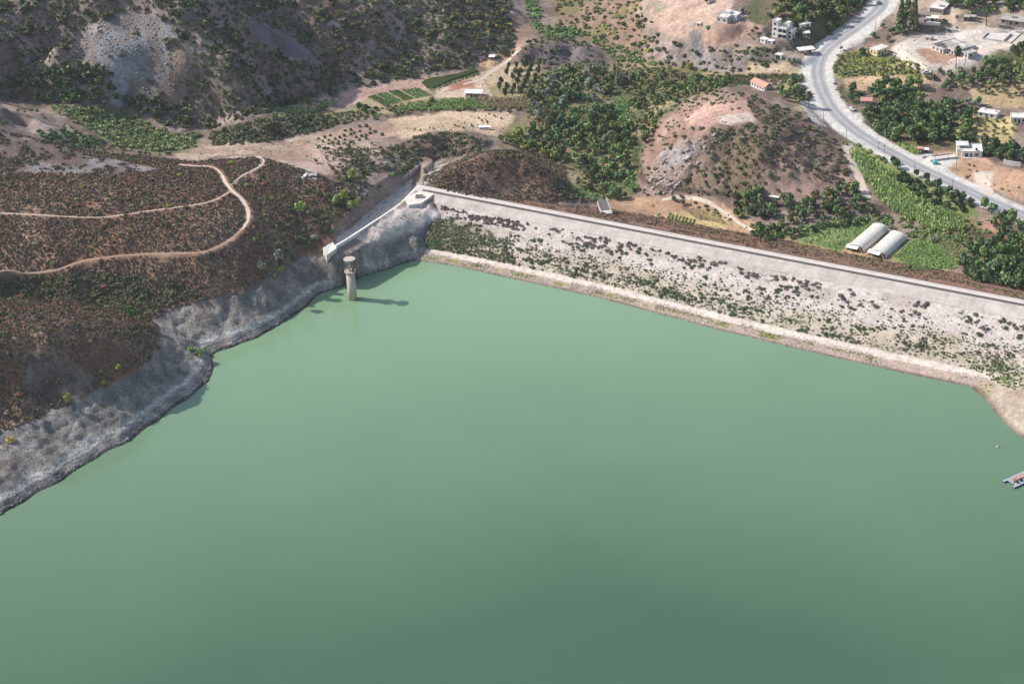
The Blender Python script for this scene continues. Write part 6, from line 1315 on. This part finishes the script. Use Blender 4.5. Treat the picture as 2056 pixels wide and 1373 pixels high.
# ------------------------------------------------------------------ plastic tunnels
m, nt, b = mat('tunnel_plastic', .35, .4); tc = N(nt, 'ShaderNodeTexCoord').outputs['Object']
mp = N(nt, 'ShaderNodeMapping'); mp.inputs['Scale'].default_value = (.1, .5, .1); nt.links.new(tc, mp.inputs[0])
f = mathn(nt, 'MULTIPLY', maprange(nt, noise(nt, mp.outputs[0], 1.4, 4, .6).outputs[0], .3, .7, .88, 1.08), maprange(nt, noise(nt, tc, .9, 4, .6).outputs[0], .3, .7, .92, 1.06))
rgb = N(nt, 'ShaderNodeRGB'); rgb.outputs[0].default_value = (*al((222,218,208)), 1); nt.links.new(scale_col(nt, rgb.outputs[0], f), b.inputs['Base Color']); b.inputs['Transmission Weight'].default_value = 0.0
MPLAST = m
def tunnel(fl, fr, bl, label):
    A, B, D = (march(*q)[0] for q in (fl, fr, bl)); W_ = float(np.hypot(*(B - A)[:2])) * .94; ax = (B - A)[:2] / np.hypot(*(B - A)[:2]); L = float(np.hypot(*(D - A)[:2]))
    ang = math.atan2(ax[1], ax[0]); e = empty('plastic_tunnel', tuple(map(float, A)), ang); tag(e, label, 'greenhouse', 'plastic tunnels behind the dam')
    dl = (D - A)[:2]; sx = float(dl @ ax); sy = float(dl @ np.array([-ax[1], ax[0]])); H = 3.3; nb = 9; na = 15; per = 6
    V = []; ns = nb * per + 1
    for j in range(ns):
        t = j / (ns - 1); sag = .10 * math.sin(math.pi * ((j % per) / per)) + .05 * random.Random(j).random()
        for i in range(na):
            a = math.pi * i / (na - 1); V.append((W_ / 2 - (W_ / 2 - sag * .5) * math.copysign(abs(math.cos(a)) ** .8, math.cos(a)) + sx * t, sy * t, (H - sag) * math.sin(a) ** .75 - .1))
    me = mesh_np('cover', V, grid_quads(na, ns), [MPLAST], smooth=True); obj('cover', me, e)
    for j in range(0, nb + 1):
        q = MB(); t = j / nb; P_ = [(W_ / 2 - (W_ / 2 + .05) * math.copysign(abs(math.cos(math.pi * i / 12)) ** .8, math.cos(math.pi * i / 12)) + sx * t, sy * t, (H + .05) * math.sin(math.pi * i / 12) ** .75 - .1) for i in range(13)]
        for a, c in zip(P_[:-1], P_[1:]): q.bar(a, c, .05)
        q.build('hoop', MPLAST, e)
    q = MB(); yb = sy; q.box(sx + .3, sx + W_ - .3, yb - .25, yb - .2, 0, 2.3); q.build('end_sheet', MPLAST, e)
    MB().hexa([(.3, -1.6, 1.75), (W_ * .72, -1.6, 1.75), (W_ * .72, .5, 2.75), (.3, .5, 2.75)], [(.3, -1.6, 1.85), (W_ * .72, -1.6, 1.85), (W_ * .72, .5, 2.85), (.3, .5, 2.85)]).build('awning', MSTEEL, e)
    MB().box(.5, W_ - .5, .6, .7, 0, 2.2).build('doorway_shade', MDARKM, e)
    MB().bar((W_ * .74, -.2, 2.7), (W_ + .3, -1.5, .0), .14).build('brace', MWOOD, e); MB().bar((.2, -.2, 2.4), (-.6, -1.2, .0), .12).build('brace', MWOOD, e); MB().bar((W_ * .74, -.1, 2.6), (W_ * .74, -.1, 0), .10).build('post', MWOOD, e)
tunnel((1699,501), (1735,508), (1749,458), 'white plastic greenhouse tunnel, the left of the two')
tunnel((1743,511), (1780,521), (1785,473), 'white plastic greenhouse tunnel, the right of the two')
# ------------------------------------------------------------------ spillway
sw = empty('spillway', tuple(map(float, un(760.0, 430.0, 13.0)))); tag(sw, 'concrete spillway channel with two long walls at the left end of the dam', 'spillway')
base = np.array(sw.location)
def wall_sweep(name, pts, w, zlow, m, taper=1.0):
    P_ = smooth_line([un(u, v, z) for u, v, z in pts], 1.6); t = np.gradient(P_[:, :2], axis=0); t /= np.linalg.norm(t, axis=1)[:, None]; nn = np.stack([-t[:, 1], t[:, 0]], 1)
    R = []
    for o, zt in ((-w / 2, 0), (w / 2, 0), (w / 2, 1), (-w / 2, 1)):
        k = taper if not zt else 1.0
        xy = P_[:, :2] + nn * o * k; R.append(np.column_stack([xy, P_[:, 2] if zt else np.full(len(P_), zlow)]))
    n = len(P_); V = np.concatenate(R) - base; F = []
    for r in range(4):
        i = np.arange(n - 1); r2 = (r + 1) % 4; F.append(np.stack([r * n + i, r * n + i + 1, r2 * n + i + 1, r2 * n + i], -1))
    F = np.concatenate(F + [np.array([[0, n, 2 * n, 3 * n], [n - 1, 4 * n - 1, 3 * n - 1, 2 * n - 1]])]); return obj(name, mesh_np(name, V, F, [m]), sw)
MSPW = plain('pale_wall_concrete', tuple(al((222,214,204))), .9, .10, .5, .2, 0, .14)
MSPF = plain('stained_wall_concrete', tuple(al((205,188,176))), .9, .18, .4, .2, 0, .25)
wall_sweep('near_wall', _NW, 1.3, 9.5, MSPW)
wall_sweep('far_wall', [(u, v, z - .7) for u, v, z in _FW], .9, 10.5, MSPF)
q = un(np.array([655.0, 648, 668, 676]), np.array([508.0, 497, 486, 497]), 16.6) - base
MB().hexa([(x, y, 9.0 - base[2]) for x, y, z in q], [(x, y, (16.5 if i else 15.4) - base[2]) for i, (x, y, z) in enumerate(q)]).build('end_block', MSPW, sw)
def _resamp(P_, n):
    L = np.concatenate([[0], np.cumsum(np.linalg.norm(np.diff(P_[:, :2], axis=0), axis=1))]); t = np.linspace(0, L[-1], n); return np.column_stack([np.interp(t, L, P_[:, i]) for i in range(3)])
_a, _b = _resamp(NWW, 60), _resamp(FWW, 60); _zf = np.interp(np.linspace(0, 1, 60), [0, .12, .75, 1], [14.2, 13.2, 13.0, 11.6])
V = np.concatenate([np.column_stack([(_a[:, :2] * (1 - t) + _b[:, :2] * t), _zf + .06 * math.sin(9 * t)]) for t in np.linspace(0, 1, 9)]) - base
m, nt, b = mat('spillway_floor', .95, .15); pos = N(nt, 'ShaderNodeTexCoord').outputs['Object']; mp = N(nt, 'ShaderNodeMapping'); mp0 = N(nt, 'ShaderNodeMapping'); mp0.inputs['Rotation'].default_value = (0, 0, -math.atan2(NWW[-1, 1] - NWW[0, 1], NWW[-1, 0] - NWW[0, 0])); nt.links.new(pos, mp0.inputs[0]); mp.inputs['Scale'].default_value = (.2, .75, .3); nt.links.new(mp0.outputs[0], mp.inputs[0])
rp = N(nt, 'ShaderNodeValToRGB'); nt.links.new(noise(nt, mp.outputs[0], 1.0, 6, .68).outputs[0], rp.inputs[0]); rp.color_ramp.elements[0].position = .34; rp.color_ramp.elements[0].color = (.20, .19, .185, 1); rp.color_ramp.elements[1].position = .52; rp.color_ramp.elements[1].color = (.62, .57, .52, 1)
nt.links.new(rp.outputs[0], b.inputs['Base Color']); bump(nt, noise(nt, pos, 1.2, 5).outputs[0], .5, .3, b)
obj('channel_floor', mesh_np('channel_floor', V, grid_quads(60, 9), [m], smooth=True), sw)
pf = un(np.array([838.0, 826, 812, 820, 846, 872, 862]), np.array([371.0, 384, 398, 412, 408, 389, 377]), 17.85) - base; n = len(pf)
MB().add([(x, y, 13 - base[2]) for x, y, z in pf] + [(x, y, 17.85 - base[2]) for x, y, z in pf], [tuple(range(n - 1, -1, -1)), tuple(range(n, 2 * n))] + [(i, (i + 1) % n, n + (i + 1) % n, n + i) for i in range(n)]).build('end_platform', MSPW, sw)
pc = un(842.0, 396.0, 17.9) - base; c_ = MB()
for a in ((-1.9, 1.9, -1.2, -.95), (-1.9, 1.9, .95, 1.2), (-1.9, -1.65, -.94, .94), (1.65, 1.9, -.94, .94)): c_.box(pc[0] + a[0], pc[0] + a[1], pc[1] + a[2], pc[1] + a[3], pc[2] - .04, pc[2] + .9)
c_.build('pit_wall', MCONC, sw)
# bottom outlet behind the dam
house('outlet_channel', 'concrete outlet trench with a pale sill behind the dam', 'outlet channel', (1206,426), (1229,429), [(0,.4,0,12,0,.5), (4.6,5.0,0,15,0,.9)], [], [], [], MCONC, MROOFG, extra=[('sill', [(-.2,5.2,-1.8,-.05,-1.5,.6)], MCONCL), ('step', [(-.1,5.1,-3.0,-1.85,-1.5,.4)], MCONCL), ('trench_floor', [(.52,4.58,0,14,-1.6,.1)], MCONCD)])
# rubble
p = march(616, 354)[0]; rb_ = empty('concrete_rubble', tuple(map(float, p)), .3); tag(rb_, 'heap of broken pale concrete slabs on the brown hill top', 'rubble')
for i in range(9):
    r = random.Random(i); o = MB().box(-r.uniform(.6, 1.6), r.uniform(.6, 1.6), -.8, .8, -.2, .3).build('slab', MCONCL, rb_); o.location = (i * 1.0 - 4.2, r.uniform(-1.2, 1.2), r.uniform(.1, .6)); o.rotation_euler = (r.uniform(-.5, .5), r.uniform(-.5, .5), r.uniform(0, 3))
# ------------------------------------------------------------------ intake tower
TB = un(708.0, 600.0, 0.0); tw = empty('intake_tower', tuple(map(float, TB))); tag(tw, 'round concrete intake tower with a mushroom cap standing in the water', 'tower')
m, nt, b = mat('tower_concrete', .9, .2); pos = N(nt, 'ShaderNodeTexCoord').outputs['Object']; mp = N(nt, 'ShaderNodeMapping'); mp.inputs['Scale'].default_value = (2.4, 2.4, .12); nt.links.new(pos, mp.inputs[0])
f = mathn(nt, 'MULTIPLY', maprange(nt, noise(nt, mp.outputs[0], 1.2, 4, .6).outputs[0], .3, .7, .86, 1.1), maprange(nt, noise(nt, pos, .5, 4, .6).outputs[0], .3, .7, .9, 1.08))
sp_ = N(nt, 'ShaderNodeSeparateXYZ'); nt.links.new(pos, sp_.inputs[0]); f = mathn(nt, 'MULTIPLY', f, maprange(nt, sp_.outputs[2], .15, .5, .45, 1.0))
rgb = N(nt, 'ShaderNodeRGB'); rgb.outputs[0].default_value = (*al((192,178,164)), 1); nt.links.new(scale_col(nt, rgb.outputs[0], f), b.inputs['Base Color'])
MTOW = m
MB().cyl(0, 0, -4, 12.6, 2.05, 1.95, 32).build('shaft', MTOW, tw, True).data.polygons.foreach_set('use_smooth', [True] * 32 + [False] * 2)
MB().cyl(0, 0, 12.2, 12.9, 1.98, 2.0, 32).build('shaft_band', MCONC, tw)
MB().cyl(0, 0, 12.9, 13.35, 2.0, 2.55, 32).build('platform_bracket', MTOW, tw); MB().cyl(0, 0, 13.352, 13.7, 2.6, 2.6, 32).build('platform', MTOW, tw)
MB().box(-.62, .12, -.5, .5, 13.702, 19.05).build('stair_core', MTOW, tw)
for i in range(6):
    a = 6.283 * i / 6 + .3; MB().cyl(1.75 * math.cos(a), 1.75 * math.sin(a), 13.702, 19.05, .09, .09, 8).build('column', MTOW, tw)
q = MB()
for i in range(24):
    a, c = 6.283 * i / 24, 6.283 * (i + 1) / 24; q.bar((2.5 * math.cos(a), 2.5 * math.sin(a), 14.7), (2.5 * math.cos(c), 2.5 * math.sin(c), 14.7), .04)
    if i % 2 == 0: q.bar((2.5 * math.cos(a), 2.5 * math.sin(a), 13.7), (2.5 * math.cos(a), 2.5 * math.sin(a), 14.7), .035)
q.build('railing', MCONC, tw)
MB().box(.7, 1.5, -1.4, -.5, 13.702, 15.0).build('gate_hoist', MDARKM, tw); MB().cyl(1.3, .5, 13.702, 15.6, .35, .35, 12).build('gate_wheel', MDARKM, tw); MB().box(1.6, 2.9, .0, .35, 14.6, 14.9).build('hoist_beam', MDARKM, tw)
MB().cyl(0, 0, 19.052, 19.3, 2.2, 2.58, 40).build('cap_rim', MTOW, tw); MB().cyl(0, 0, 19.302, 19.66, 2.62, 2.56, 40).build('cap', MTOW, tw)
# ------------------------------------------------------------------ raft and buoy
A = un(2013.0, 967.0, 0.0); B = un(2037.5, 981.0, 0.0); dx = B - A; Wd = float(np.hypot(dx[0], dx[1])); rf = empty('pontoon_raft', (float(A[0]), float(A[1]), 0.0), math.atan2(dx[1], dx[0])); tag(rf, 'blue and white pontoon raft loaded with gear on the open water', 'raft')
MNAVY = plain('navy_hull', (.03, .05, .11), .4, .08, 1.0, .5); MDECK = plain('grey_white_deck', tuple(al((164,168,180))), .7, .2, 1.2); MPINK = plain('pinkish_planks', tuple(al((178,146,136))), .85, .25, 1.6)
for x in (0, Wd - 1.1):
    q = MB().hexa([(x + .15, .3, -.35), (x + .95, .3, -.35), (x + .95, 15, -.35), (x + .15, 15, -.35)], [(x, -.3, .55), (x + 1.1, -.3, .55), (x + 1.1, 15, .55), (x, 15, .55)]); h_ = q.build('pontoon', MNAVY, rf)
    MB().box(x + .05, x + 1.05, -.2, 14.9, .552, .64).build('gunwale', MDECK, h_)
MB().box(1.12, Wd - 1.12, 1.4, 14.6, .45, .62).build('deck', MDECK, rf)
MB().box(.9, 3.2, 2.2, 9.0, .645, .9).build('plank_stack', MPINK, rf); MB().box(1.2, 2.6, 2.6, 4.2, .903, 1.15).build('plank_stack', MPINK, rf)
MB().cyl(4.4, 3.0, .622, 1.3, .45, .45, 14).build('drum', MDARKM, rf); MB().cyl(Wd - 2.0, 5.2, .622, 1.4, .6, .6, 14).build('winch', MDARKM, rf); MB().box(4.2, 5.4, 6.6, 8.6, .622, 1.5).build('engine_box', MDECK, rf); MB().box(Wd - 2.6, Wd - 1.3, 9.0, 11.0, .622, 1.7).build('engine_box', MDARKM, rf)
MB().box(1.4, Wd - 1.6, 11.2, 14.2, .622, 2.9).build('cabin', MCONC, rf); MB().box(1.2, Wd - 1.4, 11.0, 14.4, 2.902, 3.05).build('cabin_roof', MSTEEL, rf)
q = MB(); q.bar((3.6, 1.6, .62), (4.2, 5.6, 1.5), .08); q.bar((4.2, 5.6, 1.5), (6.0, 8.8, .9), .08); q.build('hose', MDARKM, rf)
p = un(2003.0, 897.0, 0.0); by = empty('buoy', tuple(map(float, p))); tag(by, 'small floating buoy with a thin pole near the right bank', 'buoy'); MBU = plain('buoy_paint', tuple(al((176,178,140))), .6, .1, 1.0)
MB().cyl(0, 0, -.3, .1, .5, .62, 16).build('float', MDARKM, by); MB().cyl(0, 0, .102, .5, .62, .3, 16).build('float_top', MBU, by); MB().bar((.1, 0, .4), (.8, .5, 2.2), .05).build('pole', MPOLE, by)
# loose stones along the right bank and in the scars
def rocks(name, pts, m, label, seed):
    rng = np.random.default_rng(seed); ico = np.array([(1,0,0),(-1,0,0),(0,1,0),(0,-1,0),(0,0,1),(0,0,-1)], float); tr = np.array([(0,2,4),(2,1,4),(1,3,4),(3,0,4),(2,0,5),(1,2,5),(3,1,5),(0,3,5)])
    n = len(pts); V = ico[None] * rng.uniform(.6, 1.3, (n, 6, 1)); a = rng.uniform(0, 6.28, n); ca, sa = np.cos(a)[:, None], np.sin(a)[:, None]
    X = V[:, :, 0] * ca - V[:, :, 1] * sa + .35 * V[:, :, 2]; Y = V[:, :, 0] * sa + V[:, :, 1] * ca; Z = V[:, :, 2] * .7 + .3 * V[:, :, 0]
    P_ = np.stack([X, Y, Z], -1) * pts[:, None, 3:4] + pts[:, None, :3]; F = (tr[None] + (np.arange(n) * 6)[:, None, None]).reshape(-1, 3)
    me = mesh_np(name, P_.reshape(-1, 3), None, [m], tris=F); return tag(obj(name, me), label, kind='stuff')
MSTONE = plain('pale_stone', tuple(al((196,182,172))), .95, .2, .4); MSTONEG = plain('grey_stone', tuple(al((152,148,150))), .95, .25, .3)
rocks('stones', scatter([(1990,790),(2056,840),(2140,890),(2140,930),(2056,884),(2010,852),(1975,803)], 1.2, (.12, .42, 2.0), 0, 81, avoid=False), MSTONE, 'loose pale stones along the right waterline', 1)
rocks('boulders', scatter([(0,1042),(130,968),(270,888),(390,798),(434,742),(425,716),(470,702),(575,647),(640,592),(690,568),(800,532),(790,522),(690,552),(630,580),(560,632),(450,690),(405,735),(330,815),(180,915),(0,1020)], .5, (.15, .8, 2.4), .30, 86, avoid=False), MSTONEG, 'grey boulders along the left waterline', 8)
a, _, _ = face_pts(9000, (.86, 1.0), (2, 325), (.10, .34), 221, .40); rocks('stones', a, MSTONE, 'loose stones along the foot of the dam', 2)
a, _, _ = face_pts(9000, (.19, .80), (2, 328), (.12, .30), 222, .34); rocks('stones', a, plain('white_stone', tuple(al((222,210,206))), .95, .2, .4), 'white rock blocks covering the dam face', 3)
rocks('stones', scatter([(1290,390),(1330,325),(1380,278),(1440,262),(1450,290),(1380,345),(1350,390)], .45, (.3, 1.7, 2.4), .40, 82, avoid=False), plain('outcrop_stone', tuple(al((172,164,160))), .95, .3, .25), 'grey outcrop blocks on the face of the bare-topped hill', 4)
rocks('stones', scatter(SCAR, .3, (.25, 1.0, 2.2), .40, 83), MSTONEG, 'grey blocks on the scar of the far hill', 5)
rocks('stones', scatter([(0,1040),(130,965),(270,885),(390,795),(432,740),(425,712),(520,672),(640,588),(826,520),(870,440),(800,430),(655,500),(540,560),(420,606),(330,622),(330,700),(170,800),(0,880)], .35, (.12, .5, 2.2), .40, 84), MSTONEG, 'grey rubble on the bare reservoir bank', 6)

# ------------------------------------------------------------------ thin summer haze
hz = MB().box(-900, 900, -1000, 900, -40, 460); m = bpy.data.materials.new('haze_air'); m.use_nodes = True; nt = m.node_tree
nt.nodes.remove(nt.nodes['Principled BSDF']); pv = nt.nodes.new('ShaderNodeVolumePrincipled'); pv.inputs['Color'].default_value = (.92, .94, 1.0, 1); pv.inputs['Density'].default_value = .000032; pv.inputs['Anisotropy'].default_value = .2
nt.links.new(pv.outputs[0], nt.nodes['Material Output'].inputs['Volume'])
tag(hz.build('haze', m), 'thin pale haze over the valley', kind='stuff')
